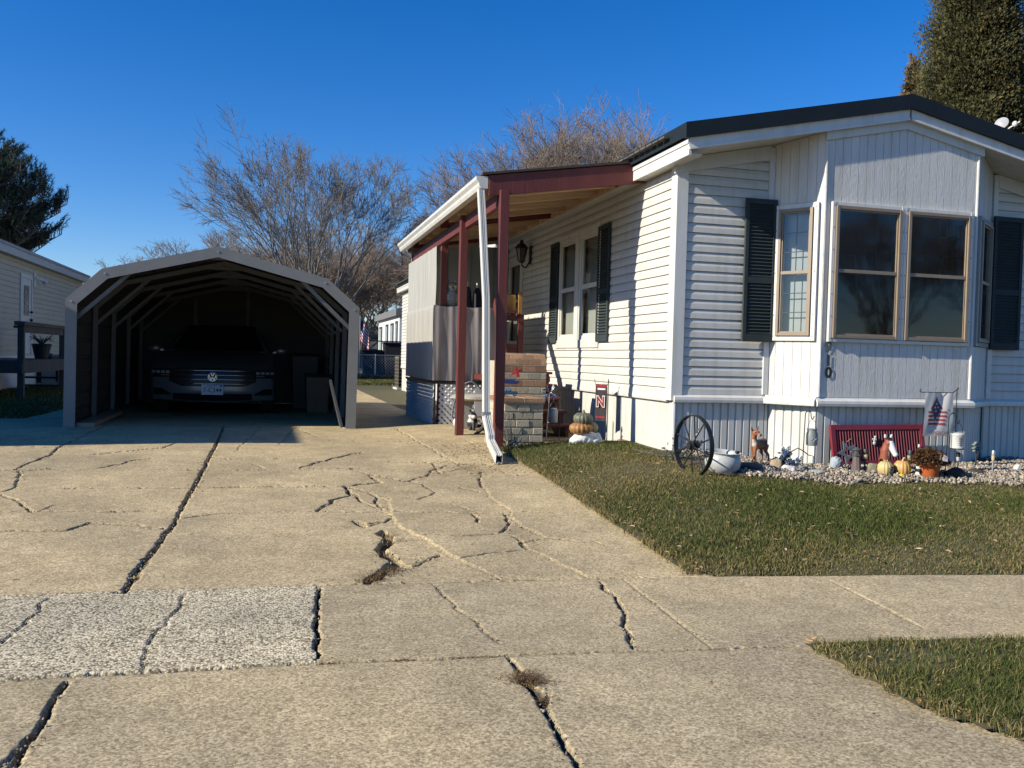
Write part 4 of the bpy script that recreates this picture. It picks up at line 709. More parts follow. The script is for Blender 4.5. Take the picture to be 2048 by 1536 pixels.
for y in (11.36, 12.75, 14.15, 15.55, 16.95):
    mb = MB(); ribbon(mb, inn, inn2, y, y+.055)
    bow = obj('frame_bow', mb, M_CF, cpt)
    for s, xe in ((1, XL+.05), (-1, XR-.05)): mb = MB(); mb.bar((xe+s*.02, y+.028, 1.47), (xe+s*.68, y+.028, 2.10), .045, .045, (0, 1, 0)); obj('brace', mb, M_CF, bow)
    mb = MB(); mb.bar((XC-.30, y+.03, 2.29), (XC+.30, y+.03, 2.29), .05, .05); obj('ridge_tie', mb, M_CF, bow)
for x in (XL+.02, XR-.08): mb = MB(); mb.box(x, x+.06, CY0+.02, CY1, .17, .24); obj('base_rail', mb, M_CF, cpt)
mb = MB(); n = 12
for k in range(n):
    z = .16+k*.19
    def xr(z):
        if z < 1.71: return XL, XR
        if z < 2.075: t = (z-1.71)/.365; return XL+.39*t, XR-.39*t
        t = min(1, (z-2.075)/.33); return XL+.39+(XC-XL-.39)*t, XR-.39-(XR-.39-XC)*t
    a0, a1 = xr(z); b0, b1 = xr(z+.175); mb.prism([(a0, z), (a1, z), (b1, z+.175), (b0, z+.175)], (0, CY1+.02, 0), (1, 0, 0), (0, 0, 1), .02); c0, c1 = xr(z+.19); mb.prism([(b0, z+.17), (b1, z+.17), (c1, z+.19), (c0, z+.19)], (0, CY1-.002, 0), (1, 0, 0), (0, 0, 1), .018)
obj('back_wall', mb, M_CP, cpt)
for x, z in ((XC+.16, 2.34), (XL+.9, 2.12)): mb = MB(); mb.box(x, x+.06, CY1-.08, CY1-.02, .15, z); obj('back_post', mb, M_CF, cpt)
for i in (1, 2, 3, 4, 5): x, z = inset(cprof, .05)[i]; mb = MB(); mb.tube([(x, CY0-.03, z), (x, CY0-.036, z)], .013, 8); obj('bolt', mb, M_GALV, cpt)
mb = MB(); mb.box(XR-.14, XR+.02, CY0-.02, CY0+.12, .14, .205); tag(obj('concrete_shim', mb, mat('pale_block', (.5, .49, .45), .9), bev=.006), 'pale block under the right front leg of the carport', 'block')
mb = MB(); mb.bar((-2.14, 11.35, .225), (-2.16, 13.5, .235), .20, .05); tag(obj('wooden_plank', mb, mat('weathered_plank', (.28, .22, .15), .8, .3, 8, .2, 40), bev=.004), 'weathered plank lying along the left inside of the carport', 'plank')
mb = MB(); mb.prism([(0, 0), (.55, 0), (.45, .5), (.1, .62)], (.86, 11.45, .19), (0, 1, 0), (-.25, 0, 1), .03); tag(obj('leaning_board', mb, mat('dark_board', (.06, .065, .065), .8)), 'dark board leaning on the right carport wall', 'board')
for lab, x, y, w, h, c in (('dark storage bin standing right of the car near the back', .55, 16.2, .24, .95, (.05, .055, .06)), ('brown storage tub stacked right of the car', .72, 14.9, .2, .62, (.12, .07, .04))):
    bn = thing('storage_bin', lab, 'bin', (x, y, .15)); mb = MB(); mb.prism([(-w*.85, 0), (w*.85, 0), (w, h), (-w, h)], (0, w, 0), (1, 0, 0), (0, 0, 1), 2*w); obj('body', mb, mat('bin_plastic_%d' % int(c[0]*100), c, .5), bn, world=False, bev=.02); mb = MB(); mb.box(-w-.02, w+.02, -w-.02, w+.02, h, h+.04); obj('lid', mb, M_DARK, bn, world=False, bev=.015)
# ------------------------------------------------------------------ car
car = thing('parked_car', 'silver grey sedan parked nose out in the dark carport', 'car', (W(426, 800, Y=13.9).x, 13.75, .16))
M_PAINT = mat('silver_paint', (.25, .26, .275), .32, .03, 3, metal=.55, coat=.4); M_CHR = mat('chrome', (.75, .76, .78), .12, .02, 3, metal=1.); M_CG = mat('car_glass', (.012, .014, .015), .06, .05, 2, coat=.5); M_BLK = mat('gloss_black_plastic', (.012, .012, .013), .35)
def yf(x, z): return .30*(abs(x)/.9)**2.3 + (.07*max(0, (z-.52)/.3)**1.5 if z > .52 else .10*max(0, (.38-z)/.2)**1.5)
def patch(mb, x0, x1, zl, zh, off, nx=20, nz=4, th=.012):
    n = (nx+1)*(nz+1); P = []
    for o_ in (off, off-th):
        for j in range(nz+1):
            for i in range(nx+1):
                x = x0+(x1-x0)*i/nx; z = zl(x)+(zh(x)-zl(x))*j/nz; P.append((x, yf(x, z)-o_, z))
    w = nx+1; F = [(j*w+i, j*w+i+1, (j+1)*w+i+1, (j+1)*w+i) for j in range(nz) for i in range(nx)]; F += [tuple(k+n for k in reversed(f)) for f in F]
    bd = [i for i in range(w)]+[j*w+nx for j in range(1, nz+1)]+[nz*w+i for i in range(nx-1, -1, -1)]+[j*w for j in range(nz-1, 0, -1)]
    F += [(a, a+n, b+n, b) for a, b in zip(bd, bd[1:]+bd[:1])]; mb.add(P, F)
# body: lofted half sections (y, [(x,z)...])
secs = [(0.30, .88, .22, .60, .70), (.45, .895, .20, .70, .80), (.8, .90, .19, .78, .87), (1.3, .90, .18, .86, .95), (1.9, .90, .18, .90, .97), (2.8, .90, .18, .92, .98), (3.6, .90, .18, .93, 1.0), (4.2, .88, .20, .92, 1.02), (4.6, .82, .28, .80, .98), (4.68, .74, .40, .70, .85)]
mb = MB(); R = []
for y, w, zb, zs, zt in secs:
    half = [(0, zb), (w*.82, zb), (w*.97, zb+.10), (w, zb+.25), (w*.985, zs-.08), (w*.95, zs), (w*.86, zt-.03), (w*.5, zt+.005), (0, zt+.02)]
    R.append([(x, y, z) for x, z in half]+[(-x, y, z) for x, z in half[-2:0:-1]])
k = len(R[0]); mb.add([p for r in R for p in r], [(i*k+j, i*k+(j+1) % k, (i+1)*k+(j+1) % k, (i+1)*k+j) for i in range(len(R)-1) for j in range(k)]+[tuple(range(k-1, -1, -1)), tuple((len(R)-1)*k+j for j in range(k))])
body = obj('body', mb, M_PAINT, car, world=False, smooth=40); body.modifiers.new('sub', 'SUBSURF').levels = 1; body.modifiers['sub'].render_levels = 2
mb = MB(); patch(mb, -.885, .885, lambda x: .24, lambda x: .70-.02*abs(x), 0, 40, 12, .02); obj('bumper', mb, M_PAINT, car, world=False, smooth=60)
mb = MB()                                                     # bonnet
P = []; nx, ny = 24, 14
for j in range(ny+1):
    for i in range(nx+1):
        x = -.86+1.72*i/nx; t = j/ny; yy = yf(x, .74)+.02+(1.38-yf(x, .74))*t; z = .735+.27*t**.75-.035*(abs(x)/.86)**3+.012*math.exp(-((abs(x)-.5)/.08)**2)*t; P.append((x, yy, z))
mb.add(P, [(j*(nx+1)+i, j*(nx+1)+i+1, (j+1)*(nx+1)+i+1, (j+1)*(nx+1)+i) for j in range(ny) for i in range(nx)]); obj('bonnet', mb, M_PAINT, car, world=False, smooth=60, fix=False)
gl = lambda x: .455+.10*max(0, (abs(x)-.44)/.26); gh = lambda x: .70-.015*abs(x)
mb = MB(); patch(mb, -.62, .62, gl, gh, .012); grl = obj('grille', mb, M_BLK, car, world=False)
for q, z in enumerate((.69, .625, .56, .495)):
    mb = MB(); w = (.50, .58, .60, .50)[q]; mb.tube([(x, yf(x, z)-.022, z-.008*abs(x)) for x in np.linspace(-w, w, 25)], .007, 6); obj('chrome_bar', mb, M_CHR, grl, world=False, smooth=60)
mb = MB(); mb.tube([(.062*math.cos(t), -.045, .60+.062*math.sin(t)) for t in np.linspace(0, 2*PI, 33)], .008, 6, cap=False)
for a, b in (((-.024, .055), (0, .008)), ((.024, .055), (0, .008)), ((-.052, .028), (-.022, -.048)), ((-.022, -.048), (0, -.004)), ((0, -.004), (.022, -.048)), ((.022, -.048), (.052, .028))): mb.bar((a[0], -.045, .60+a[1]), (b[0], -.045, .60+b[1]), .012, .013, (0, 1, 0))
obj('badge', mb, mat('bright_badge', (.85, .87, .9), .2, .02, 3, metal=.6), car, world=False)
mb = MB(); mb.tube([(0, -.02, .60), (0, -.036, .60)], .068, 24); obj('badge_disc', mb, M_BLK, car, world=False)
for s in (-1, 1):
    hl = lambda x: .585-.02*(abs(x)-.55); hh = lambda x: .695+.03*(abs(x)-.55); a, b = (.56, .875) if s > 0 else (-.875, -.56)
    mb = MB(); patch(mb, a, b, hl, hh, .014); h = obj('headlight', mb, M_BLK, car, world=False)
    mb = MB()
    for q in range(4): x = s*(.62+.07*q); patch(mb, min(x, x+s*.05), max(x, x+s*.05), lambda x: .638, lambda x: .678, .022, 3, 2)
    obj('lamp_lens', mb, mat('lamp_lens', (.62, .66, .66), .15, .1, 30, metal=.5), h, world=False)
    mb = MB(); patch(mb, min(s*.62, s*.74), max(s*.62, s*.74), lambda x: .605, lambda x: .618, .022, 4, 1); obj('indicator', mb, mat('amber_lens', (.4, .2, .12), .3), h, world=False)
    mb = MB(); x0, x1 = (.60, .86) if s > 0 else (-.86, -.60); patch(mb, x0, x1, lambda x: .32, lambda x: .33+.085*min(1, (abs(x)-.58)/.15), .01, 10, 3); obj('air_vent', mb, M_BLK, car, world=False)
    mb = MB(); mb.ell((s*1.0, 1.55, 1.01), (.10, .05, .065)); mb.bar((s*.86, 1.58, .97), (s*.96, 1.56, 1.0), .05, .03); mi = obj('mirror', mb, M_PAINT, car, world=False, smooth=50)
    mb = MB(); mb.box(s*1.0-.07, s*1.0+.07, 1.597, 1.603, .965, 1.055); obj('mirror_glass', mb, M_CHR, mi, world=False)
mb = MB(); patch(mb, -.56, .56, lambda x: .235+.03*abs(x), lambda x: .345, .012); obj('lower_intake', mb, M_BLK, car, world=False)
mb = MB(); mb.tube([(x, yf(x, .235)-.012, .225+.03*(abs(x)/.85)**2) for x in np.linspace(-.8, .8, 25)], .008, 6); obj('chrome_strip', mb, M_CHR, car, world=False)
mb = MB(); mb.box(-.155, .155, -.035, -.025, .33, .485); pl = obj('number_plate', mb, mat('pale_blue_plate', (.62, .68, .76), .5, .06, 12), car, world=False, bev=.012)
for nm, tx, sz, z, m, bo in (('plate_number', '7-C344', .098, .398, M_NUM, .001), ('plate_state', 'NEBRASKA', .032, .463, mat('plate_blue', (.05, .08, .2), .5), .0)): obj(nm, text_mb(tx, sz, V3((0, -.035, z)), V3((.9, 0, 0)), UZ, .0015, bo), m, pl, world=False, fix=False)
mb = MB(); mb.box(.10, .14, -.0375, -.0352, .452, .476); obj('plate_sticker', mb, mat('blue_sticker', (.06, .12, .4), .5), pl, world=False)
cb = [(-.80, 1.32, .97), (.80, 1.32, .97), (.84, 4.0, 1.0), (-.84, 4.0, 1.0), (-.57, 2.05, 1.425), (.57, 2.05, 1.425), (.58, 3.25, 1.44), (-.58, 3.25, 1.44)]
mb = MB(); mb.add(cb+[(-.6, 1.5, .9), (.6, 1.5, .9)], [(0, 1, 5, 4), (1, 2, 6, 5), (2, 3, 7, 6), (3, 0, 4, 7), (4, 5, 6, 7), (0, 3, 2, 1)]); obj('cabin', mb, M_PAINT, car, world=False, bev=.06, smooth=40)
def pane4(nm, idx, ins, off):
    P = [V3(cb[i]) for i in idx]; c = sum(P, V3((0, 0, 0)))/4; n = (P[1]-P[0]).cross(P[3]-P[0]).normalized()
    if n.dot(c-V3((0, 2.6, 1.1))) < 0: n = -n
    mb = MB(); mb.add([p+(c-p)*ins+n*off for p in P]+[p+(c-p)*ins+n*(off-.01) for p in P], [(0, 1, 2, 3), (7, 6, 5, 4), (0, 1, 5, 4), (1, 2, 6, 5), (2, 3, 7, 6), (3, 0, 4, 7)]); obj(nm, mb, M_CG, car, world=False)
pane4('windscreen', (0, 1, 5, 4), .10, .006); pane4('rear_window', (2, 3, 7, 6), .12, .006); pane4('side_window', (1, 2, 6, 5), .14, .006); pane4('side_window', (3, 0, 4, 7), .14, .006)
for x in (-.80, .80):
    for y in (.95, 3.62):
        mb = MB(); mb.lathe([(.20, -.10), (.30, -.10), (.325, -.07), (.325, .07), (.30, .10), (.20, .10)], (x, y, .32), 24, (1, 0, 0)); wh = obj('wheel', mb, mat('tyre_rubber', (.02, .02, .02), .85), car, world=False, smooth=40)
        mb = MB(); mb.lathe([(.20, -.09), (.205, .0), (.20, .09)], (x, y, .32), 24, (1, 0, 0)); obj('rim', mb, M_GALV, wh, world=False)
# ------------------------------------------------------------------ neighbour trailer on the left
NX, NY0, NY1 = -6.0, 8.75, 31.0
nb = thing('neighbour_trailer', 'beige sided trailer home on the left with a white door, in shade', 'mobile home', (NX, NY0, .15))
M_BEI = mat('beige_siding', (.50, .44, .32), .6, .06, 3)
mb = MB(); siding(mb, (NX, NY0, 0), (0, 1, 0), 0, NY1-NY0, .90, 3.26, .125); siding(mb, (-10.2, NY0, 0), (1, 0, 0), 0, 4.2, .9, 3.3, .125); obj('siding', mb, M_BEI, nb, fix=False)
mb = MB(); mb.box(-10.2, NX-.01, NY0+.01, NY1, .1, 3.30); obj('wall', mb, M_BEI, nb)
mb = MB(); mb.box(NX-.02, NX+.02, NY0-.02, NY1+.02, .1, .86); mb.box(-10.22, NX+.02, NY0-.04, NY0-.0, .1, .86); obj('skirting', mb, M_WHITE, nb); mb = MB(); mb.box(NX+.02, NX+.04, NY0-.06, NY1, .84, .905); obj('belt_trim', mb, M_WHITE, nb)
mb = MB(); mb.prism([(-10.45, 3.40), (-8.1, 3.62), (NX+.22, 3.40), (NX+.22, 3.47), (-8.1, 3.72), (-10.45, 3.47)], (0, NY1+.2, 0), (1, 0, 0), (0, 0, 1), NY1-NY0+.4); obj('roof', mb, mat('grey_trailer_roof', (.32, .32, .32), .7, .1, 3), nb)
mb = MB(); mb.box(NX+.0, NX+.20, NY0-.1, NY1+.1, 3.23, 3.40); mb.prism([(-10.3, 3.2), (NX+.2, 3.2), (NX+.2, 3.42), (-8.1, 3.63), (-10.3, 3.42)], (0, NY0-.02, 0), (1, 0, 0), (0, 0, 1), .1); obj('eave_trim', mb, mat('pale_grey_trim', (.46, .46, .45), .5), nb)
d0, d1 = W(38, 545, X=NX), W(62, 548, X=NX); da, db = d0.y, d1.y; zt = d0.z; zb = .95
mb = MB(); 
for a in ((da, da+.10, zb, zt), (db-.10, db, zb, zt), (da+.1, db-.1, zt-.1, zt)): mb.box(NX+.0, NX+.05, *a)
obj('door_frame', mb, M_WHITE, nb); mb = MB(); mb.box(NX-.0, NX+.03, da+.1, db-.1, zb, zt-.1); dd = obj('door', mb, M_WHITE, nb); m_ = (da+db)/2
mb = MB(); mb.box(NX+.03, NX+.045, m_-.22, m_+.22, zb+.95, zt-.28); obj('door_glass', mb, mat('leaded_glass', (.12, .13, .14), .2, .5, 12), dd); mb = MB(); mb.ell((NX+.07, db-.2, zb+.85), .04); mb.ell((NX+.07, db-.2, zb+1.05), .035); obj('door_knob', mb, M_BLACK, dd)
lw = W(72, 555, X=NX+.1); mb = MB(); mb.box(NX+.0, NX+.05, db+.1, db+.32, lw.z-.22, lw.z+.12); mb.tube([(NX+.05, db+.2, lw.z), (NX+.2, db+.5, lw.z-.05)], .03, 6); mb.ell((NX+.2, db+.55, lw.z-.07), .07); obj('porch_light', mb, M_WHITE, nb)
M_OLD = mat('weathered_deck_wood', (.085, .075, .062), .85, .3, 6, .2, 30, stretch=(1, 1, .2))
DX = -4.7; p0, p1 = W(43, 650, X=DX), W(125, 645, X=DX); fz = W(90, 722, X=DX).z
dk = thing('wooden_deck', 'weathered grey entry deck with railing beside the beige trailer', 'deck', (DX, p0.y, .15))
mb = MB(); mb.box(NX+.05, DX+.05, p0.y-.1, p1.y+.1, fz-.05, fz+.03); mb.box(DX+.0, DX+.05, p0.y-.12, p1.y+.1, fz-.22, fz-.05); mb.box(NX+.05, DX, p0.y-.12, p0.y-.06, fz-.22, fz-.05); obj('platform', mb, M_OLD, dk)
for y in (p0.y, p1.y): mb = MB(); mb.box(DX-.055, DX+.055, y-.055, y+.055, .12, p0.z); obj('post', mb, M_OLD, dk)
mb = MB(); mb.box(DX-.09, DX+.09, p0.y-.15, p1.y+.12, p0.z, p0.z+.07); mb.box(DX-.03, DX+.03, p0.y, p1.y, p0.z-.14, p0.z); mb.box(NX+.3, DX, p1.y-.06, p1.y+.06, p0.z, p0.z+.06); obj('railing', mb, M_OLD, dk)
for k in range(3): y = p1.y+.25+k*.3; z = fz-.2-k*.2; mb = MB(); mb.box(-5.7, DX-.1, y-.15, y+.15, z-.04, z); mb.box(DX-.15, DX-.1, y-.16, y+.16, z-.3, z-.04); obj('tread', mb, M_OLD, dk)
def acunit(lab, x, y, z, w, h, c):
    a = thing('air_conditioner', lab, 'air conditioner', (x, y, z)); mb = MB(); mb.box(-w-.06, w+.06, -w-.06, w+.06, 0, .06); obj('pad', mb, M_WHITE, a, world=False)
    mb = MB(); mb.box(-w+.015, w-.015, -w+.015, w-.015, .06, h); obj('coil', mb, M_DARK, a, world=False); mb = MB()
    for k in range(9):
        z_ = .08+(h-.12)*k/8
        for s in (-1, 1): mb.box(-w, w, s*w-.008, s*w+.008, z_, z_+.02); mb.box(s*w-.008, s*w+.008, -w, w, z_, z_+.02)
    for k in range(8):
        q = -w+2*w*k/7
        for s in (-1, 1): mb.box(q-.008, q+.008, s*w-.012, s*w+.012, .06, h); mb.box(s*w-.012, s*w+.012, q-.008, q+.008, .06, h)
    mb.box(-w-.01, w+.01, -w-.01, w+.01, h, h+.04); obj('grille', mb, mat('unit_paint_%d' % int(c[0]*100), c, .6), a, world=False); mb = MB(); mb.lathe([(w*.8, 0), (w*.75, .03), (w*.2, .035)], (0, 0, h+.04), 20); obj('fan_guard', mb, M_BLACK, a, world=False)
p = G(75, 768, zbase); acunit('dark grey air conditioner under the deck of the beige trailer', p.x, p.y+.3, p.z-.03, .36, .78, (.09, .095, .10)); acunit('brown air conditioner beside the far end of the white side wall', 4.02, 26.6, .12, .38, .95, (.20, .17, .13))
mb = MB(); mb.box(-5.85, -5.35, p.y-.2, p.y+.2, .14, .75); tag(obj('utility_box', mb, mat('grey_box', (.22, .22, .21), .6), bev=.02), 'plain grey box beside the air conditioner below the deck', 'utility box')
pp = thing('flower_pot', 'dark pot with withered plant on the weathered deck', 'flower pot', (DX-.35, p1.y-.35, fz+.03)); mb = MB(); mb.lathe([(.13, 0), (.2, .3), (.22, .31), (.2, .34)], (0, 0, 0), 16); obj('pot', mb, M_BLACK, pp, world=False); mb = MB()
for k in range(26): a = k*2.4; mb.tube([(0, 0, .3), (.14*math.cos(a), .14*math.sin(a), .45), (.26*math.cos(a), .26*math.sin(a), .38+.25*random.random())], [.012, .01, .004], 4)
obj('stems', mb, mat('withered_stem', (.07, .06, .04), .9), pp, world=False)
# ------------------------------------------------------------------ far places seen down the driveway
def trailer(lab, x0, x1, y0, y1, zt, wc, rc_, wins, face):
    t = thing('distant_trailer', lab, 'mobile home', (x0, y0, .1)); mb = MB(); mb.box(x0, x1, y0, y1, .7, zt); mb.box(x0+.05, x1, y0+.05, y1, .05, .7); obj('wall', mb, mat('trailer_wall_%d' % int(wc[0]*100), wc, .6, .05, 2), t)
    mb = MB(); mb.prism([(x0-.2, zt-.02), (x1+.2, zt-.02), (x1+.2, zt+.3), ((x0+x1)/2, zt+.75), (x0-.2, zt+.3)], (0, y1+.2, 0), (1, 0, 0), (0, 0, 1), y1-y0+.4); obj('roof', mb, mat('trailer_roof_%d' % int(rc_[0]*100), rc_, .8, .1, 3), t)
    for a, b, z0, z1 in wins:
        mb = MB(); w_ = MB()
        if face == 'x': mb.box(x0-.04, x0+.02, a, b, z0, z1); w_.box(x0-.06, x0-.03, a+.12, b-.12, z0+.12, z1-.12)
        else: mb.box(a, b, y0-.04, y0+.02, z0, z1); w_.box(a+.1, b-.1, y0-.06, y0-.03, z0+.1, z1-.1)
        f = obj('window', mb, M_SHUT, t); obj('pane', w_, mat('far_pane', (.35, .38, .40), .2), f)
trailer('white trailer with grey roof and dark narrow windows past the chain link fence', 5.75, 10, 41.5, 50, 3.05, (.70, .69, .66), (.16, .16, .16), ((48.2, 49.4, 1.3, 2.7), (45.6, 46.6, 1.3, 2.75), (43.5, 44.6, 1.3, 2.75), (42, 42.8, .9, 2.8)), 'x')
trailer('pale blue grey trailer far down beyond the fence, behind the flag', 4.5, 16, 70, 75, 2.75, (.30, .36, .42), (.30, .33, .36), ((7.2, 10, 1.5, 2.5), (12, 14, 1.5, 2.5)), 'y')
fe = thing('chain_link_fence', 'low galvanised chain link fence at the end of the driveway', 'fence', (1.5, 38, .1)); fx0, fx1 = 1.6, 5.6
for x in np.arange(fx0, fx1+.1, 1.33): mb = MB(); mb.tube([(x, 38, .05), (x, 38, 1.18)], .03, 8); obj('post', mb, M_GALV, fe)
mb = MB(); mb.tube([(fx0, 38, 1.13), (fx1, 38, 1.13)], .024, 6); obj('top_rail', mb, M_GALV, fe); mb = MB(); s = fx0-1.0
while s < fx1:
    for sg in (1, -1):
        a, b = (s, s+1.0) if sg > 0 else (s+1.0, s); p, q = V3((a, 38, .1)), V3((b, 38, 1.1)); t0 = max(0, min(1, (fx0-p.x)/(q.x-p.x))); t1 = max(0, min(1, (fx1-p.x)/(q.x-p.x))); t0, t1 = min(t0, t1), max(t0, t1)
        lo, hi = (t0, 1) if (q.x > fx1 and sg > 0) else (0, 1)
        pts = [p.lerp(q, t) for t in (0, 1)]
        if all(fx0-.3 < c.x < fx1+.6 for c in pts): mb.tube(pts, .006, 3)
    s += .13
obj('wire_mesh', mb, M_GALV, fe)
bf = thing('black_fence', 'tall black iron rail fence behind the chain link fence', 'fence', (2.0, 39.6, .1)); mb = MB()
for x in np.arange(2.0, 6.4, .42): mb.box(x-.012, x+.012, 39.59, 39.61, .1, 1.8)
obj('picket', mb, M_BLACK, bf); mb = MB(); mb.box(2.0, 6.4, 39.58, 39.62, 1.74, 1.79); mb.box(2.0, 6.4, 39.58, 39.62, 1.28, 1.32); obj('rail', mb, M_BLACK, bf)
for lab, px, w, h, y in (('black wheeled bin beside the flag behind the fence', 742, .42, 1.2, 39.0), ('dark covered barbecue behind the fence in front of the white trailer', 788, .5, 1.55, 39.0), ('low dark crate behind the fence between bin and barbecue', 767, .5, 1.15, 39.1)):
    x = W(px, 740, Y=y).x; b_ = thing('wheeled_bin' if 'bin beside' in lab else 'covered_barbecue' if 'barbecue behind' in lab else 'dark_crate', lab, 'bin' if 'bin beside' in lab else 'barbecue' if 'barbecue behind' in lab else 'crate', (x, y, .1)); mb = MB(); mb.prism([(-w*.8, 0), (w*.8, 0), (w, h), (-w, h)], (0, w*.7, 0), (1, 0, 0), (0, 0, 1), 1.4*w); obj('body', mb, M_DARK, b_, world=False, bev=.04); mb = MB(); mb.box(-w-.04, w+.04, -w*.7-.05, w*.7+.05, h, h+.07); obj('lid', mb, M_BLACK, b_, world=False, bev=.02)
fl = thing('national_flag', 'small red white and blue flag on a pole beyond the fence', 'flag', (W(719, 700, Y=38.6).x, 38.6, .1)); mb = MB(); mb.tube([(0, 0, 0), (0, 0, 2.75)], .022, 6); obj('pole', mb, M_GALV, fl, world=False)
fm = {'r': mat('flag_red', (.45, .03, .04), .8), 'w': mat('flag_white', (.75, .73, .7), .8), 'b': mat('flag_blue', (.02, .03, .10), .8)}
def hang(i, j): return V3((.02+.34*i+.03*math.sin(6*i+3*j), .05*math.sin(9*i+2*j), 2.6-.95*j-.42*i))     # drooping cloth
for nm, c, sel in (('red_stripes', 'r', lambda i, j: i % 2 == 0), ('white_stripes', 'w', lambda i, j: i % 2 == 1)):
    mb = MB()
    for k in range(13):
        if (k % 2 == 0) != (c == 'r'): continue
        for q in range(8):
            if q < 3 and k < 7: continue
            P = [hang(a/8, b/13) for a, b in ((q, k), (q+1, k), (q+1, k+1), (q, k+1))]; mb.add(P, [(0, 1, 2, 3)])
    obj(nm, mb, fm[c], fl, world=False, fix=False)
mb = MB(); mb.add([hang(a/8, b/13) for b in range(8) for a in range(4)], [(j*4+i, j*4+i+1, j*4+5+i, j*4+4+i) for j in range(7) for i in range(3)]); obj('star_field', mb, fm['b'], fl, world=False, fix=False)
# ------------------------------------------------------------------ trees
def grow(seed, H, stems, r0, twig, wmax=.75, depth=6, ang=.38, q=.80, tri=.35, sag=.02, trunk=.9, side=2, out=.12):
    r = random.Random(seed); T, B = MB(), MB(); cen = V3((0, 0, H*.22)); L0 = H*1.0/sum(q**k for k in range(depth+1))
    def fork(p, d, L, rad, k):
        n = 4 if k < 2 else 3; pts = [p]; dd = V3(d)
        for i in range(n): dd = (dd+V3((r.gauss(0, .10), r.gauss(0, .10), r.gauss(0, .08)))+(pts[-1]-cen).normalized()*out*.5).normalized(); pts.append(pts[-1]+dd*(L/n))
        r1 = max(twig, rad*.74); (T if k == 0 else B).tube(pts, [max(twig*.8, rad+(r1-rad)*i/n) for i in range(n+1)], 7 if k == 0 else (5 if k < 3 else 3), cap=False)
        if k >= 2:
            for s in range(side+(k >= depth-1)):
                f = r.uniform(.15, 1); i = min(int(f*n), n-1); b = pts[i].lerp(pts[i+1], f*n-i); a = dd.orthogonal().normalized(); a.rotate(Matrix.Rotation(r.uniform(0, 2*PI), 3, dd)); w = r.uniform(.5, .95); e = (dd*math.cos(w)+a*math.sin(w)+V3((0, 0, .1))).normalized(); l = L*r.uniform(.45, .9); m = b+e*l*.5; e2 = (e+V3((r.gauss(0, .2), r.gauss(0, .2), r.gauss(0, .15)))).normalized()
                B.tube([b, m, m+e2*l*.5], [twig*.9, twig*.7, twig*.4], 3, cap=False)
                if k >= 3: a2 = V3((r.gauss(0, 1), r.gauss(0, 1), r.gauss(.3, .7))).normalized(); B.tube([m, m+(e+a2*.8).normalized()*l*.45], [twig*.65, twig*.35], 3, cap=False)
        if k >= depth: return
        a = dd.orthogonal().normalized(); a.rotate(Matrix.Rotation(r.uniform(0, 2*PI), 3, dd)); m = 3 if r.random() < tri else 2
        for c in range(m):
            ax = V3(a); ax.rotate(Matrix.Rotation(2*PI*c/m+r.uniform(-.4, .4), 3, dd)); w = ang*r.uniform(.5, 1.35)*(.55 if c == 0 else 1); nd = (dd*math.cos(w)+ax*math.sin(w)+V3((0, 0, -sag))).normalized(); fork(pts[-1], nd, L*q*r.uniform(.82, 1.15), r1*(.85 if c == 0 else .7), k+1)
    T.tube([(0, 0, -.2), (0, 0, trunk*.6), (.03, 0, trunk)], [r0*1.9, r0*1.6, r0*1.5], 10, cap=False)
    for s in range(stems):
        a = 2*PI*s*.618+r.uniform(-.25, .25); w = wmax*math.sqrt((s+.35)/stems); d = V3((math.cos(a)*math.sin(w), math.sin(a)*math.sin(w), math.cos(w))); fork(V3((.06*math.cos(a), .06*math.sin(a), trunk*r.uniform(.55, 1))), d, L0*r.uniform(.9, 1.1)*(1-.22*w), r0*r.uniform(.75, 1), 0)
    return T, B
M_BARK = mat('grey_bark', (.13, .115, .10), .9, .3, 9, .4, 30); M_TWIG = mat('grey_twig', (.165, .145, .125), .85, .25, 3); M_TWIG2 = mat('reddish_twig', (.24, .185, .14), .85, .3, 2)
def tree(lab, loc, TB, rz=0, sc=1, group=None, mt=None):
    t = thing('bare_tree', lab, 'tree', loc, rz, group); t.scale = (sc,)*3; obj('trunk', TB[0], M_BARK, t, world=False, fix=False, smooth=180); obj('branches', TB[1], mt or M_TWIG, t, world=False, fix=False, smooth=180); return t
def again(src, lab, loc, rz, sc, group=None):
    c = copy_tree(src); c.location = loc; c.rotation_euler = (0, 0, rz); c.scale = (sc,)*3 if not isinstance(sc, tuple) else sc; c['label'] = lab
    if group: c['group'] = group
    return c
ta = tree('round crowned bare tree with several stems right behind the carport', (1.25, 30, .1), grow(4, 7.0, 18, .062, .0078, .55, 5, .30, .76, .3, 0, 1.3, 2, .0), .4)
tb = tree('bare tree farthest left above the porch roof edge, crown over the gutter corner', (11.9, 44, .1), grow(3, 12.6, 14, .12, .013, .62, 5, .36, .78, .35, 0, 1.5, 3, .05), 1.0, 1, 'bare trees behind the home', M_TWIG2)
gb = 'bare trees behind the home'; tb.scale = (.78,)*3
again(tb, 'tall bare tree with the highest dense crown above the porch roof', (15.9, 45, .1), 2.3, (1.0, 1.0, 1.04), gb); again(tb, 'bare tree with sparse upright twigs left of the dark gable roof', (19.0, 46, .1), 3.9, (1.0, 1.0, 1.06), gb); again(tb, 'bare tree peeking over the left slope of the dark gable roof', (22.6, 46, .1), 5.2, 1.0, gb); again(tb, 'bare tree over the middle of the red porch fascia', (13.4, 43, .1), .7, .96, gb)
tcx = tree('rust brown bare tree beyond the fence, left of the gutter', (6.2, 66, .1), grow(2, 9.0, 12, .10, .016, .75, 5, .38, .78, .35, 0, 1.2, 3, .05), .3, 1, 'bare trees beyond the fence', M_TWIG2); gc = 'bare trees beyond the fence'
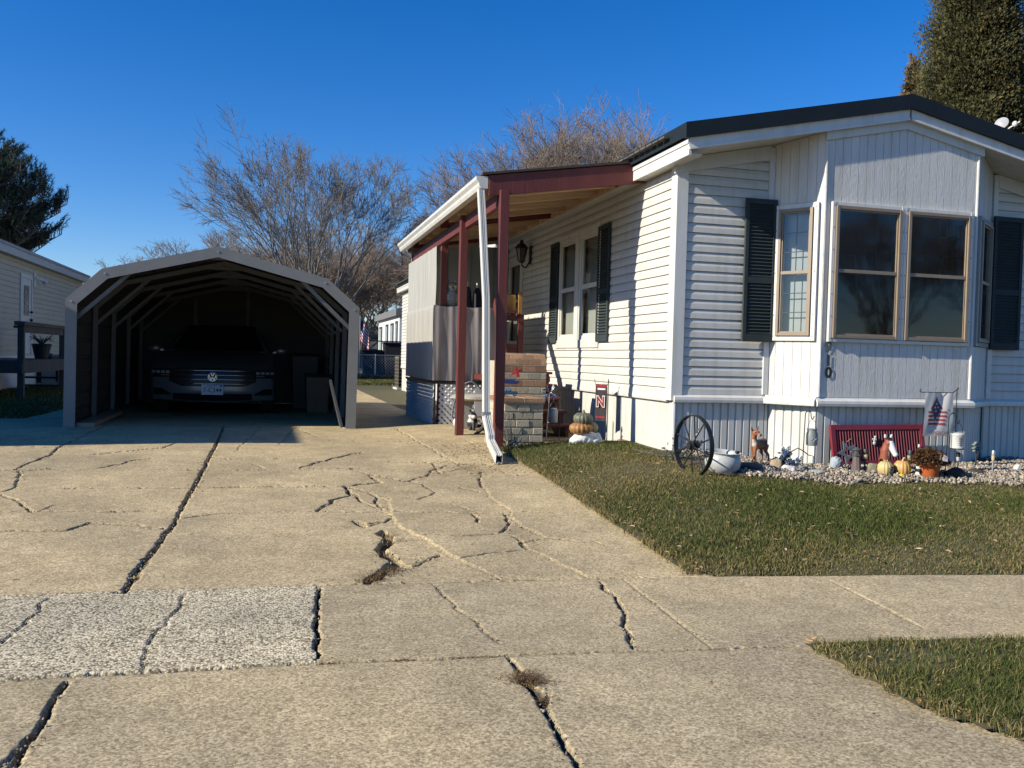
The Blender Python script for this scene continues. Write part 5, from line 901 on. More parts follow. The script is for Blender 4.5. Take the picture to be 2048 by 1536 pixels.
for lab, x, y, rz, s in (('bare tree beyond the fence directly above the white trailer', 9.2, 70, 1.4, 1.08), ('low bare tree showing just over the right carport eave', 3.2, 60, 2.2, .86), ('bare tree beyond the fence behind the porch sheet', 12.3, 62, 3.1, 1.1), ('distant bare tree above the carport ridge', -2.4, 64, 4.0, .92), ('distant bare tree above the left slope of the carport', -5.6, 68, 5.0, .86), ('smallest distant bare tree above the left bend of the carport', -9.2, 70, .2, .74), ('bare tree behind the lower stems of the round tree', .8, 58, 1.0, .9), ('bare tree farthest back beyond the fence', 7.0, 84, 1.9, 1.1)): again(tcx, lab, (x, y, .1), rz, s, gc)
for lab, x, y, rz, s in (('bare tree mirrored in the left bay window', 38, -34, .9, 1.5), ('bare tree mirrored in the right bay window', 50, -36, 2.2, 1.6), ('bare tree across the street mirrored in the bay', 31, -44, 3.9, 1.6)): again(ta, lab, (x, y, -.1), rz, s, 'bare trees across the street')
# evergreens
M_FOL = mat('cedar_foliage', (1, 1, 1), .75, .1, 10, attr=True, spec=.2, trans=.15)
def cedar(lab, x, y, H, R, tint, n, seed):
    t = thing('cedar_tree', lab, 'tree', (x, y, .1), 0, 'cedars behind the home'); mb = MB(); mb.tube([(0, 0, -.2), (.05, 0, H*.5), (0, .05, H*.92)], [.16, .1, .02], 8); obj('trunk', mb, M_BARK, t, world=False, fix=False)
    g = np.random.default_rng(seed); m = n//70; z = H*(.03+.97*g.random(m)**1.05); a = g.uniform(0, 2*PI, m); pr = np.clip(1.06-(z/H)**2.2, .03, 1)*R; rad = pr*(.35+.70*g.random(m)**.55)
    C = np.c_[rad*np.cos(a), rad*np.sin(a), z]; cs = g.uniform(.11, .20, m)*(.6+.4*pr/R); k = g.integers(0, m, n); off = g.normal(size=(n, 3))*cs[k][:, None]*np.array([.75, .75, 1.0]); P = C[k]+off
    out = np.c_[np.cos(a[k]), np.sin(a[k]), np.zeros(n)]+g.normal(size=(n, 3))*.55; out[:, 2] = np.abs(out[:, 2])*.5+.55; out /= np.linalg.norm(out, axis=1)[:, None]
    ni = n//4; P[:ni, :2] *= .62; sd_ = np.cross(out, g.normal(size=(n, 3))); sd_ /= np.linalg.norm(sd_, axis=1)[:, None]; L = g.uniform(.032, .07, n)[:, None]; L[:ni] *= 3.2; Vs = []
    for f in (-.55, 0, .55): dr = out+sd_*f; wv = np.cross(dr, sd_*.3+out[:, [1, 2, 0]]); wv /= np.linalg.norm(wv, axis=1)[:, None]; q = L*(1 if f == 0 else .75); Vs += [P+wv*.004, P-wv*.004, P+dr*q*.6+wv*L*.13, P+dr*q*.6-wv*L*.13, P+dr*q]
    V = np.stack(Vs, 1).reshape(-1, 3); i_ = np.arange(n)[:, None]*15; F = np.concatenate([i_+np.array(q) for o_ in (0, 5, 10) for q in ((o_, o_+1, o_+3), (o_, o_+3, o_+2), (o_+2, o_+3, o_+4))])
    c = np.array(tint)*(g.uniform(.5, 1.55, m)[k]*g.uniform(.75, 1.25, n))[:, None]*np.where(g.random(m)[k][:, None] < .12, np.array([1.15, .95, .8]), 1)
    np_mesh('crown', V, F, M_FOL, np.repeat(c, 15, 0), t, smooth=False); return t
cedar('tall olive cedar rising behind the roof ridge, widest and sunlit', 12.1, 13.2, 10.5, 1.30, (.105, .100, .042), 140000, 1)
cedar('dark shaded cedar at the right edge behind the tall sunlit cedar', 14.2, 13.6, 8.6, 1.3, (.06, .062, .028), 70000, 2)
cedar('small brownish cedar top just left of the tall cedar', 12.85, 15.6, 7.3, .78, (.16, .115, .055), 26000, 3)
cedar('low olive cedar behind the satellite dish', 12.3, 11.6, 5.4, .8, (.10, .098, .042), 36000, 4)
pn = thing('pine_tree', 'dark green pine with upswept shoots behind the beige trailer', 'tree', (-10.7, 36, .1)); mb = MB(); mb.tube([(0, 0, -.2), (.1, 0, 6), (0, 0, 7.9)], [.25, .17, .03], 8)
r = random.Random(3); SH = []
for k in range(62):
    z = 4.1+3.6*(k/62)**1.0; a = k*2.399; R_ = 3.1*min(1, (8.9-z)/2.9)*r.uniform(.75, 1.08); dx, dy = math.cos(a), math.sin(a); pts = [V3((0, 0, z))]
    for q in range(1, 7): t = q/6; pts.append(V3((dx*R_*t, dy*R_*t, z-.25*math.sin(t*2.4)+.95*t*t)))
    mb.tube(pts, [.05*(1-.85*q/6)+.006 for q in range(7)], 5, cap=False)
    for q in range(int(34+44*R_/3.5)):
        t = r.uniform(.3, 1)**.8; f = t*6; i = min(5, int(f)); b = pts[i].lerp(pts[i+1], f-i); sp = r.gauss(0, .3)*R_*.32; e = b+V3((-dy*sp, dx*sp, abs(r.gauss(0, .18))+.1)); d = V3((dx*.45+r.gauss(0, .3), dy*.45+r.gauss(0, .3), .95)).normalized(); SH.append((e, d)); mb.tube([b, e, e+d*.3], [.012, .009, .005], 3, cap=False)
obj('trunk', mb, M_BARK, pn, world=False, fix=False)
E_ = np.array([s[0] for s in SH]); D_ = np.array([s[1] for s in SH]); n = len(SH); q = 26; g = np.random.default_rng(4)
ee = np.repeat(E_, q, 0)+np.repeat(D_, q, 0)*g.uniform(0, .36, (n*q, 1)); nd = np.repeat(D_, q, 0)*.75+g.normal(size=(n*q, 3))*.5; nd /= np.linalg.norm(nd, axis=1)[:, None]; sdv = np.cross(nd, g.normal(size=(n*q, 3))); sdv /= np.linalg.norm(sdv, axis=1)[:, None]
V = np.stack([ee-sdv*.011, ee+sdv*.011, ee+nd*g.uniform(.13, .22, (n*q, 1))], 1).reshape(-1, 3); c = np.array([.045, .062, .040])*np.repeat(g.uniform(.5, 1.7, n), q)[:, None]
np_mesh('needles', V, np.arange(3*n*q).reshape(-1, 3), M_FOL, np.repeat(c, 3, 0), pn, smooth=False)
# ------------------------------------------------------------------ yard ornaments
def mpp(p): return (V3(p)-V3((0, 0, CAMZ))).dot(CF)/FPX
def at(px, py): p = G(px, py); return p, mpp(p)
def lay(o, fn):                                  # colour a welded figure patch by patch
    me = o.data; ca = me.color_attributes.new('Col', 'FLOAT_COLOR', 'POINT'); a = []
    for v in me.vertices: a += [*fn(v.co), 1]
    ca.data.foreach_set('color', a); return o
M_FIG = mat('painted_figure', (1, 1, 1), .55, .1, 40, attr=True)
# brick barbecue
bq = thing('brick_barbecue', 'stepped barbecue block of grey and orange brick beside the porch post', 'brick barbecue', (2.45, 8.6, .2))
M_BRK = mat('rough_brick', (1, 1, 1), .9, .18, 25, .4, 70, attr=True, spec=.2); M_MOR = mat('cream_mortar', (.44, .40, .30), .9, .1, 20)
rb = random.Random(2); grey = lambda: (lambda f: tuple(c*f for c in (.45, .39, .28)))(rb.uniform(.75, 1.2)); oran = lambda: (lambda f: tuple(c*f for c in (.34, .20, .12)))(rb.uniform(.75, 1.2))
mb = MB(); mo = MB()
for i in range(7):
    z = .14+i*.078; x = 2.215+i*.010; ln = 2.69-x; k = 4 if i % 2 else 3
    for q in range(k):
        a, b = x+ln*q/k, x+ln*(q+1)/k; jy = rb.uniform(-.006, .006)-.010*(6-i)/6; mb.box(a+.003, b-.003, 8.58+jy, 9.2, z, z+.066, grey())
    for q in range(3): mb.box(x-.008, x+.06, 8.60+q*.2, 8.795+q*.2, z+.002, z+.066, tuple(c*1.1 for c in grey()))
    mo.box(x+.004, 2.685, 8.60, 9.2, z+.064, z+.08)
for q in range(2): mb.box(2.265+q*.22, 2.265+q*.22+.212, 8.56, 9.2, .70, .745, oran())
mo.box(2.27, 2.70, 8.575, 9.2, .69, .735); mo.box(2.478, 2.486, 8.558, 9.2, .70, .747)
pth = [((9.22, .72+i*.079), (0, -1, 0)) for i in range(5)]+[((9.22+.11*(1-math.cos(t)), 1.085+.11*math.sin(t)), (0, -math.cos(t), math.sin(t))) for t in (.25, .8, 1.3)]
for i, ((y, z), n) in enumerate(pth):
    n = V3(n); tv = V3((0, n.z, -n.y)); tv = V3((0, n.z, -n.y)); u = V3((1, 0, 0)); k = 4; sh = .07 if i % 2 else 0
    for q in range(k+1):
        a, b = max(2.36, 2.36+q*.14-sh), min(2.91, 2.36+(q+1)*.14-sh)
        if b-a > .02: mb.obox(V3(((a+b)/2, y, z))-n*.05, u*((b-a)/2-.003), n*.06, tv*.034, oran() if i in (4, 5, 6, 7, 2) else grey())
    mo.obox(V3((2.635, y, z))-n*.05, u*.274, n*.056, tv*.041)
mb2 = MB(); mo.box(2.37, 2.90, 9.26, 9.7, .15, 1.12); obj('brickwork', mb, M_BRK, bq, attr=True, bev=.004); obj('mortar', mo, M_MOR, bq)
def deco(name, lab, cat, px, py, Y): p = W(px, py, Y=Y); return thing(name, lab, cat, p), p
t, p = deco('toy_plane', 'small red metal toy plane on the brick barbecue face', 'toy plane', 1033, 745, 9.14); mb = MB(); mb.bar((-.06, 0, -.02), (.06, 0, .03), .022, .02); obj('fuselage', mb, mat('toy_red', (.40, .03, .035), .45), t, world=False, bev=.005); mb = MB(); mb.bar((-.01, -.01, .055), (.02, -.01, -.05), .012, .035, (1, 0, 0)); mb.bar((.05, 0, .05), (.056, 0, .01), .008, .02, (1, 0, 0)); obj('wing', mb, mat('toy_red', (1, 0, 0)), t, world=False, bev=.002)
t, p = deco('blue_shape', 'flat dark blue shape on the brick barbecue under the red plane', 'plaque', 1020, 764, 9.13); mb = MB(); mb.prism([(-.10, -.015), (.07, -.022), (.10, -.005), (.095, .018), (.06, .014), (.05, .024), (-.09, .022)], (0, 0, 0), (1, 0, 0), (0, 0, 1), .012); obj('plate', mb, mat('cobalt_blue', (.02, .035, .16), .45), t, world=False, bev=.003)  # flat dark blue shape set below the toy plane
t, p = deco('toy_truck', 'blue metal pickup truck ornament standing on the brick ledge', 'toy truck', 1017, 793, 8.95); t.location = (p.x, 8.95, .748); mb = MB(); mb.prism([(-.095, .018), (.095, .018), (.095, .052), (.03, .052), (.028, .058), (.015, .085), (-.025, .085), (-.04, .058), (-.085, .052), (-.095, .04)], (0, .02, 0), (1, 0, 0), (0, 0, 1), .04); obj('body', mb, mat('toy_blue', (.02, .10, .20), .4, .15, 40), t, world=False, bev=.004)
mb = MB(); mb.box(-.022, .012, -.0225, -.019, .06, .08); obj('cab_window', mb, mat('toy_window', (.3, .33, .33), .3), t, world=False)
for x in (-.06, .062): mb = MB(); mb.lathe([(.019, -.005), (.019, .005)], (x, -.024, .019), 12, (0, 1, 0)); w_ = obj('wheel', mb, M_BLACK, t, world=False); mb = MB(); mb.lathe([(.008, -.007), (.008, .006)], (x, -.024, .019), 10, (0, 1, 0)); obj('hub', mb, M_GALV, w_, world=False)
mb = MB(); mb.box(2.75, 3.64, 8.52, 8.75, .24, .29, (.40, .19, .11)); mb2 = MB()
for k in range(10): mb2.box(2.70+k*.095, 2.79+k*.095, 8.50+.01*(k % 3), 8.70, .22, .30+.004*(k % 2), oran())
tag(obj('brick_edging', mb2, M_BRK, attr=True, bev=.004), 'row of orange bricks laid flat at the foot of the porch steps', 'brick edging')
# pinwheel, jar, banner, sack with pumpkins
p = W(1100, 785, Y=8.75); g0 = float(zbase(p.x, 8.75)); t = thing('pinwheel', 'stars and stripes pinwheel on a thin stake beside the brick barbecue', 'pinwheel', (p.x, 8.75, g0)); hz = p.z-g0
mb = MB(); mb.tube([(-.03, .02, -.02), (0, .012, hz)], .005, 6); obj('stake', mb, M_GALV, t, world=False); mA, mB_ = MB(), MB(); mS = MB()
for k in range(4):
    a = k*PI/2+.5; c, s = math.cos(a), math.sin(a); c2, s2 = math.cos(a+.75), math.sin(a+.75); c3, s3 = math.cos(a+.4), math.sin(a+.4)
    mA.add([(0, -.005, hz), (c*.095, -.012, hz+s*.095), (c3*.062, -.035, hz+s3*.062)], [(0, 1, 2)]); mB_.add([(0, -.008, hz), (c3*.064, -.037, hz+s3*.064), (c2*.10, .0, hz+s2*.10), (c2*.045, .004, hz+s2*.045)], [(0, 1, 2, 3)])
    for q in (.05, .075): mS.ell((c*q, -.014, hz+s*q), (.005, .003, .005), 6, 4)
    for q in (.3, .6): mS.add([(c3*.064*q, -.040*q-.008, hz+s3*.064*q), (c2*.09*q, -.008, hz+s2*.09*q), (c2*.09*(q+.12), -.008, hz+s2*.09*(q+.12)), (c3*.064*(q+.12), -.042*(q+.12)-.008, hz+s3*.064*(q+.12))], [(0, 1, 2, 3)])
obj('blue_vane', mA, mat('navy_foil', (.02, .05, .13), .45), t, world=False, fix=False); obj('vane', mB_, mat('slate_foil', (.07, .10, .15), .4), t, world=False, fix=False); obj('stars_and_stripes', mS, M_WHITE, t, world=False, fix=False); mb = MB(); mb.ell((0, -.045, hz), .009); obj('hub', mb, M_WHITE, t, world=False)
p = W(1106, 845, Y=9.0); t = thing('jar_lantern', 'galvanised jar lantern hanging from a thin hook in front of the steps', 'lantern', (p.x, 9.0, p.z)); mb = MB(); mb.lathe([(.045, 0), (.05, .01), (.05, .125), (.04, .14), (.04, .155)], (0, 0, 0), 18); obj('jar', mb, mat('galvanised_jar', (.33, .35, .35), .5, .2, 20, metal=.3), t, world=False, smooth=40); mb = MB(); mb.tube([(.04*math.cos(a), 0, .15+.07*math.sin(a)) for a in np.linspace(0, PI, 9)], .003, 5); obj('bail', mb, M_BLACK, t, world=False)
gg = float(zbase(p.x+.07, 9.05))-p.z; mb = MB(); mb.tube([(.085, .03, gg), (.085, .03, .33), (.07, .02, .37), (.035, .0, .37), (0, 0, .34), (0, 0, .225)], .005, 6); tag(obj('hook_stake', mb, M_BLACK), 'thin black hook stake carrying the jar lantern by the steps', 'hook stake').location = (p.x, 9.0, p.z)
p = W(1201, 842, X=3.46); uB = V3((.55, -.835, 0)).normalized(); nB = uB.cross(UZ); bw, bh = .15, .40; bz = p.z; bo = V3((3.46, p.y, bz))
t = thing('team_banner', 'narrow black and red banner with a big red N by the white side wall', 'banner', bo)
def cloth(u, w, h, c, waves=.006, off=0, x0=0, x1=1, z0=0, z1=1, nu=12, nz=14):
    mb = MB(); n = u.cross(UZ); V = [c+u*(w*(a-.5))+UZ*(h*b)+n*(waves*math.sin(a*9+b*3)+off) for b in np.linspace(z0, z1, nz+1) for a in np.linspace(x0, x1, nu+1)]; mb.add(V, [(j*(nu+1)+i, j*(nu+1)+i+1, (j+1)*(nu+1)+i+1, (j+1)*(nu+1)+i) for j in range(nz) for i in range(nu)]); return mb
obj('cloth', cloth(uB, bw, bh, bo), mat('black_banner_cloth', (.035, .025, .028), .85, .2, 10), t, fix=False); mr = mat('banner_red', (.27, .015, .025), .8)
obj('red_border', cloth(uB, bw, bh, bo, off=.003, z0=.93, z1=1), mr, t, fix=False); obj('white_arc', cloth(uB, bw, bh, bo, off=.004, x0=.15, x1=.85, z0=.85, z1=.90), M_WHITE, t, fix=False)
for q, z in ((0, .52), (1, .13)):
    obj('letter', text_mb('N', .155, bo+UZ*(bh*z)+nB*.012, uB*.95, UZ, 0, .012), M_WHITE, t, fix=False) if q == 0 else None
    obj('letter', text_mb('N', .15, bo+UZ*(bh*z)+nB*.014, uB*.95, UZ, 0, .005 if q == 0 else 0), mr, t, fix=False) if q == 0 else obj('red_border', cloth(uB, bw, bh, bo, off=.004, x0=.1, x1=.9, z0=.08, z1=.13), mr, t, fix=False)
gb_ = float(zlawn(bo.x, bo.y-.05)); mb = MB(); mb.tube([bo+uB*.09+V3((0, 0, gb_-bo.z-.05)), bo+uB*.09+UZ*(bh+.06)], .005, 6); mb.tube([bo+uB*.10+UZ*(bh+.04), bo+uB*.08+UZ*(bh+.0), bo-uB*.08+UZ*(bh+.0), bo-uB*.095+UZ*(bh+.05)], .004, 6); obj('stand', mb, M_BLACK, t)
p = W(1170, 890, Z=.29); m = mpp(p); t = thing('cloth_sack', 'crumpled white cloth sack on the bricks holding pumpkins', 'sack', p); mb = MB()
mb.ell((-.01, 0, .055), (.155, .10, .07)); mb.ell((.09, -.02, .05), (.085, .08, .06)); mb.ell((-.10, 0, .04), (.075, .09, .05)); mb.ell((0, 0, .11), (.11, .085, .045)); mb.ell((.13, .0, .09), (.035, .03, .045))
o = melt(obj('sack', mb, mat('white_sackcloth', (.60, .575, .53), .9, .12, 18, .5, 25), t, world=False), .009, 4); dsp_ = o.modifiers.new('d', 'DISPLACE'); tx = bpy.data.textures.new('crumple', 'CLOUDS'); tx.noise_scale = .05; dsp_.texture = tx; dsp_.strength = .03
def pumpkin(name, lab, loc, R, H, mt, stem=True, lobes=16, rz=0, tilt=0, sc=M_TAN, cat='pumpkin'):
    t = thing(name, lab, cat, loc, rz); t.rotation_euler = (tilt, 0, rz); prof = [(R*.12, H*.10), (R*.55, 0), (R*.86, H*.16), (R, H*.45), (R*.93, H*.74), (R*.6, H*.96), (R*.22, H*.95), (R*.05, H*.88)]; mb = MB(); mb.lathe(prof, (0, 0, 0), 64, wob=.12, lobes=lobes); obj('shell', mb, mt, t, world=False, smooth=180)
    if stem: mb = MB(); mb.tube([(0, 0, H*.86), (R*.05, 0, H*1.05), (R*.3, 0, H*1.14)], [R*.16, R*.1, R*.12], 7); obj('stem', mb, sc, t, world=False)
    return t
pumpkin('pumpkin', 'dark grey green pumpkin on top of the pumpkin stack in the white sack', (p.x-.03, p.y+.0, p.z+.205), .098, .125, mat('grey_green_rind', (.09, .10, .065), .5, .3, 20, col2=(.15, .15, .095)), rz=1); pumpkin('pumpkin', 'mottled orange pumpkin squeezed in the white sack under the dark one', (p.x-.05, p.y-.0, p.z+.11), .12, .12, mat('mottled_orange_rind', (.38, .13, .035), .5, .4, 18, col2=(.28, .17, .06))); pumpkin('pumpkin', 'small striped tan gourd beside the dark green pumpkin in the sack', (p.x+.065, p.y+.03, p.z+.12), .075, .11, mat('striped_tan_rind', (.30, .21, .09), .5, .4, 15))
# bench and figures under the porch
p = W(928, 868, Y=10.7); gz0 = float(zbase(p.x, 10.7)); t = thing('garden_bench', 'weathered concrete bench in front of the white lattice', 'bench', (2.52, 10.8, gz0)); M_CST = mat('cast_concrete', (.40, .37, .31), .9, .25, 14, .6, 50)
mb = MB(); mb.lathe([(.05, .36), (.30, .355), (.34, .38), (.34, .41), (.32, .425), (.1, .43)], (0, 0, 0), 28); s_ = obj('seat', mb, M_CST, t, world=False, smooth=40)
for x in (-.16, .16): mb = MB(); mb.prism([(-.09, 0), (.09, 0), (.06, .08), (.045, .2), (.08, .30), (.11, .36), (-.11, .36), (-.08, .3), (-.045, .2), (-.06, .08)], (x, .05, 0), (1, 0, 0), (0, 0, 1), .10); obj('leg', mb, M_CST, t, world=False, bev=.012)
t = thing('terracotta_pot', 'pinkish clay pot lying on its side on the concrete bench', 'pot', (2.72, 10.75, gz0+.51)); mb = MB(); mb.lathe([(.05, .10), (.075, -.02), (.088, -.03), (.088, -.07), (.07, -.07)], (0, 0, 0), 20, (.9, .35, -.25)); obj('pot', mb, mat('pale_terracotta', (.42, .17, .12), .85, .15, 12), t, world=False, smooth=40)
def critter(lab, loc, s, white, rz):
    t = thing('animal_figurine', lab, 'figurine', loc, rz); mb = MB(); mb.ell((0, 0, .055), (.05, .04, .055)); mb.ell((-.02, -.02, .12), (.036, .034, .034)); mb.ell((-.03, -.05, .11), (.018, .022, .016)); mb.ell((.07, 0, .03), (.05, .015, .014))
    for q in (-1, 1): mb.ell((-.02+q*.02, -.01, .155), (.011, .007, .02)); mb.tube([(-.02, q*.02-.02, .06), (-.035, q*.02-.035, .0)], [.018, .013], 8)
    o = melt(obj('body', mb, M_FIG, t, world=False), .006, 3); lay(o, lambda c: (.62, .60, .55) if white(c) else (.02, .02, .022)); t.scale = (s,)*3; return t
critter('black and white spotted dog figurine under the concrete bench', (2.40, 10.58, gz0), 1.5, lambda c: math.sin(c.x*60+1)*math.sin(c.z*50) > .05, .5); critter('mostly white cat figurine at the left corner of the white lattice', (2.27, 10.95, gz0), 1.1, lambda c: c.z < .1 or c.x > 0, 1)
mb = MB(); mb.tube([(2.22, 9.9, .2), (2.42, 10.15, .3), (2.62, 10.35, .48)], [.02, .025, .02], 6); mb.tube([(2.42, 10.15, .3), (2.52, 10.1, .24)], .012, 5); tag(obj('fallen_branch', mb, M_BARK), 'broken dark branch leaning against the concrete bench', 'branch')
hz_ = thing('garden_hose', 'grey hose looped over the concrete bench by the lattice', 'hose', (2.3, 11.2, gz0)); mb = MB(); mb.tube([(2.28+.24*(1-math.cos(a)), 11.3, gz0+.05+.52*math.sin(a)) for a in np.linspace(.1, 2.2, 16)], .014, 8, cap=True); obj('tube', mb, mat('grey_hose', (.20, .21, .22), .45), hz_)
# dry stalks at the spout
t = thing('dry_weed', 'pale dry stalks and dark leaves growing at the downspout foot', 'weed', (2.28, 8.25, .22)); mb = MB(); rr = random.Random(9)
for k in range(16): a = rr.uniform(0, 6.28); h = rr.uniform(.12, .42); mb.tube([(rr.gauss(0, .05), rr.gauss(0, .05), -.03), (.05*math.cos(a), .05*math.sin(a), h*.6), (.10*math.cos(a), .08*math.sin(a), h)], [.006, .005, .003], 5)
obj('stalks', mb, mat('pale_stalk', (.42, .36, .24), .8, .2, 10), t, world=False); mb = MB()
for k in range(90): c = V3((rr.gauss(0, .07), rr.gauss(-.05, .08), abs(rr.gauss(.04, .05)))); u = V3((rr.gauss(0, 1), rr.gauss(0, 1), rr.gauss(0, .5))).normalized(); v = u.orthogonal().normalized(); mb.add([c, c+u*.02+v*.012, c+u*.05, c+u*.02-v*.012], [(0, 1, 2, 3)])
obj('leaves', mb, mat('dark_weed_leaf', (.05, .055, .025), .8, .4, 10), t, world=False, fix=False)
# wagon wheel
p, m = at(1385, 944); R_ = .252; a_ = math.radians(81); uW = V3((math.cos(a_), -math.sin(a_), 0)); nW = uW.cross(UZ); c0 = p+UZ*(R_-.03)
t = thing('wagon_wheel', 'old black iron wagon wheel standing in the grass before the corner', 'wagon wheel', p); mb = MB(); N = 48; V = []
for k in range(N):
    a = 2*PI*k/N; d = uW*math.cos(a)+UZ*math.sin(a); V += [c0+d*(R_-.009)-nW*.02, c0+d*R_-nW*.02, c0+d*R_+nW*.02, c0+d*(R_-.009)+nW*.02]
mb.add(V, [(4*k+j, 4*k+(j+1) % 4, 4*((k+1) % N)+(j+1) % 4, 4*((k+1) % N)+j) for k in range(N) for j in range(4)]); obj('rim', mb, M_BLACK, t, smooth=50)
for k in range(10): a = 2*PI*(k+.5)/10; d = uW*math.cos(a)+UZ*math.sin(a); s = .018*(1 if k % 2 else -1); mb = MB(); mb.tube([c0+nW*s+d*.02, c0+d*(R_-.005)], .0065, 6); obj('spoke', mb, M_BLACK, t)
mb = MB(); mb.tube([c0-nW*.05, c0+nW*.05], .028, 14); mb.tube([c0-nW*.028, c0-nW*.018], .04, 14); mb.tube([c0+nW*.018, c0+nW*.028], .04, 14); obj('hub', mb, M_BLACK, t)
# enamel kettle
p, m = at(1443, 944); t = thing('enamel_kettle', 'round speckled grey enamel kettle beside the wagon wheel', 'kettle', p); k_ = .30/.30
mb = MB(); mb.lathe([(.05, -.015), (.10, .0), (.142, .05), (.150, .10), (.138, .142), (.128, .155), (.145, .168), (.150, .172), (.143, .176), (.122, .158), (.128, .10), (.09, .03)], (0, 0, 0), 40); o = obj('pot', mb, mat('speckled_enamel', (.36, .37, .36), .35, .25, 60, col2=(.50, .50, .47)), t, world=False, smooth=60); o.rotation_euler = (.06, .05, 0)
mb = MB(); mb.tube([(.14*math.cos(a), -.05*math.sin(a)-.02, .165-.02*math.sin(a)) for a in np.linspace(0, PI, 14)], .004, 6); mb.box(.13, .155, -.02, .02, .13, .175); mb.box(-.155, -.13, -.02, .02, .13, .175); obj('bail', mb, M_BLACK, t, world=False); mb = MB(); mb.lathe([(.001, .12), (.125, .12)], (0, 0, 0), 24); obj('dead_soil', mb, M_SOIL, t, world=False)
p, m = at(1402, 916); p = V3((p.x+.05, p.y+.15, p.z)); t = thing('ghost_plaque', 'white rounded ghost shaped plaque behind the wagon wheel', 'plaque', p); mb = MB(); mb.prism([(-.045, 0), (.045, 0), (.05, .10), (.035, .145), (0, .16), (-.035, .145), (-.05, .10)], (0, 0, .06), (1, 0, 0), (0, 0, 1), .012); mb.box(-.006, .006, -.02, -.012, -.03, .08); obj('board', mb, M_WHITE, t, world=False, bev=.003); mb = MB()
for x, z in ((-.018, .14), (.018, .14), (0, .115)): mb.ell((x, -.013, z), (.008, .004, .011), 8, 6)
obj('eyes', mb, M_BLACK, t, world=False)
t = thing('dead_plant', 'grey dead plant between the wagon wheel and the skirting', 'plant', at(1372, 925)[0]); t.location.y += .12; mb = MB()
for k in range(120): c = V3((rr.gauss(0, .06), rr.gauss(0, .05), abs(rr.gauss(.07, .06)))); u = V3((rr.gauss(0, 1), rr.gauss(0, 1), rr.gauss(.4, .7))).normalized(); v = u.orthogonal().normalized(); mb.add([c, c+u*.015+v*.012, c+u*.04, c+u*.015-v*.012], [(0, 1, 2, 3)])
obj('leaves', mb, mat('grey_dead_leaf', (.10, .105, .085), .9, .4, 14), t, world=False, fix=False)
# rocks
def rock(lab, px, py, w, h, d, col, seed, name='rock', rough=.16, buried=.12):
    p, m = at(px, py-3); w, h, d = w*1.12, h*1.15, d*1.1; r = random.Random(seed); me = bpy.data.meshes.new(name); b = bmesh.new(); bmesh.ops.create_icosphere(b, subdivisions=4, radius=1); dirs = [V3((r.gauss(0, 1), r.gauss(0, 1), r.gauss(0, 1))).normalized() for _ in range(9)]; cuts = [r.uniform(.62, .95) for _ in dirs]
    for v in b.verts:
        n = v.co.normalized(); f = 1.
        for dv, c in zip(dirs, cuts):
            q = n.dot(dv)
            if q > .05: f = min(f, c/q if q*1.0 > c else f)
        f *= 1+rough*.25*(math.sin(n.x*7+seed)*math.sin(n.y*8+1)*math.sin(n.z*9)+.4*math.sin(n.x*19)*math.sin(n.y*17+seed)); v.co = V3((n.x*f*w/2, n.y*f*d/2, n.z*f*h/2+h*(.5-buried)))
    b.to_mesh(me); b.free(); me.materials.append(mat('stone_'+('%02d%02d%02d' % tuple(int(c*99) for c in col)), col, .85, .35, 18, .5, 60)); me.polygons.foreach_set('use_smooth', [True]*len(me.polygons)); o = bpy.data.objects.new(name, me); COL.objects.link(o); o.location = p+V3((0, d*.35, 0)); o.rotation_euler = (0, 0, r.uniform(-.4, .4)); return tag(o, lab, name)
rock('white quartz rock in front of the wire plant stand', 1583, 952, .125, .085, .11, (.62, .60, .57), 1); rock('blue grey jagged rock right of the white quartz rock', 1612, 952, .12, .07, .10, (.20, .215, .23), 2); rock('smooth pale green grey boulder between two gravel patches', 1640, 957, .15, .065, .12, (.34, .345, .30), 3); rock('flat dark stone in front of the fawn statue', 1500, 948, .34, .075, .2, (.05, .05, .05), 4); rock('tan boulder right of the fawn statue', 1556, 945, .10, .115, .1, (.42, .32, .20), 5); rock('cream flat stone under the fawn statue left side', 1481, 938, .11, .05, .1, (.50, .46, .36), 6); rock('blue glassy rock leaning at the left foot of the red shutter', 1676, 946, .12, .13, .1, (.30, .345, .37), 7, rough=.5); rock('mossy squared stone block left of the painted pumpkin', 1751, 952, .125, .12, .1, (.22, .205, .12), 8)
rock('black rounded rock right of the orange flower pot', 1917, 965, .17, .115, .14, (.025, .03, .03), 9); rock('dark brown lava rock below the tiered path light', 1960, 957, .155, .075, .13, (.05, .042, .036), 10); rock('large white rock at the right edge of the gravel bed', 2040, 950, .08, .085, .07, (.60, .57, .50), 11); rock('small black stone at the foot of the wooden lighthouse', 1705, 950, .075, .035, .06, (.02, .02, .02), 12); rock('pink stone under the enamel kettle', 1461, 952, .06, .03, .05, (.42, .25, .22), 13)
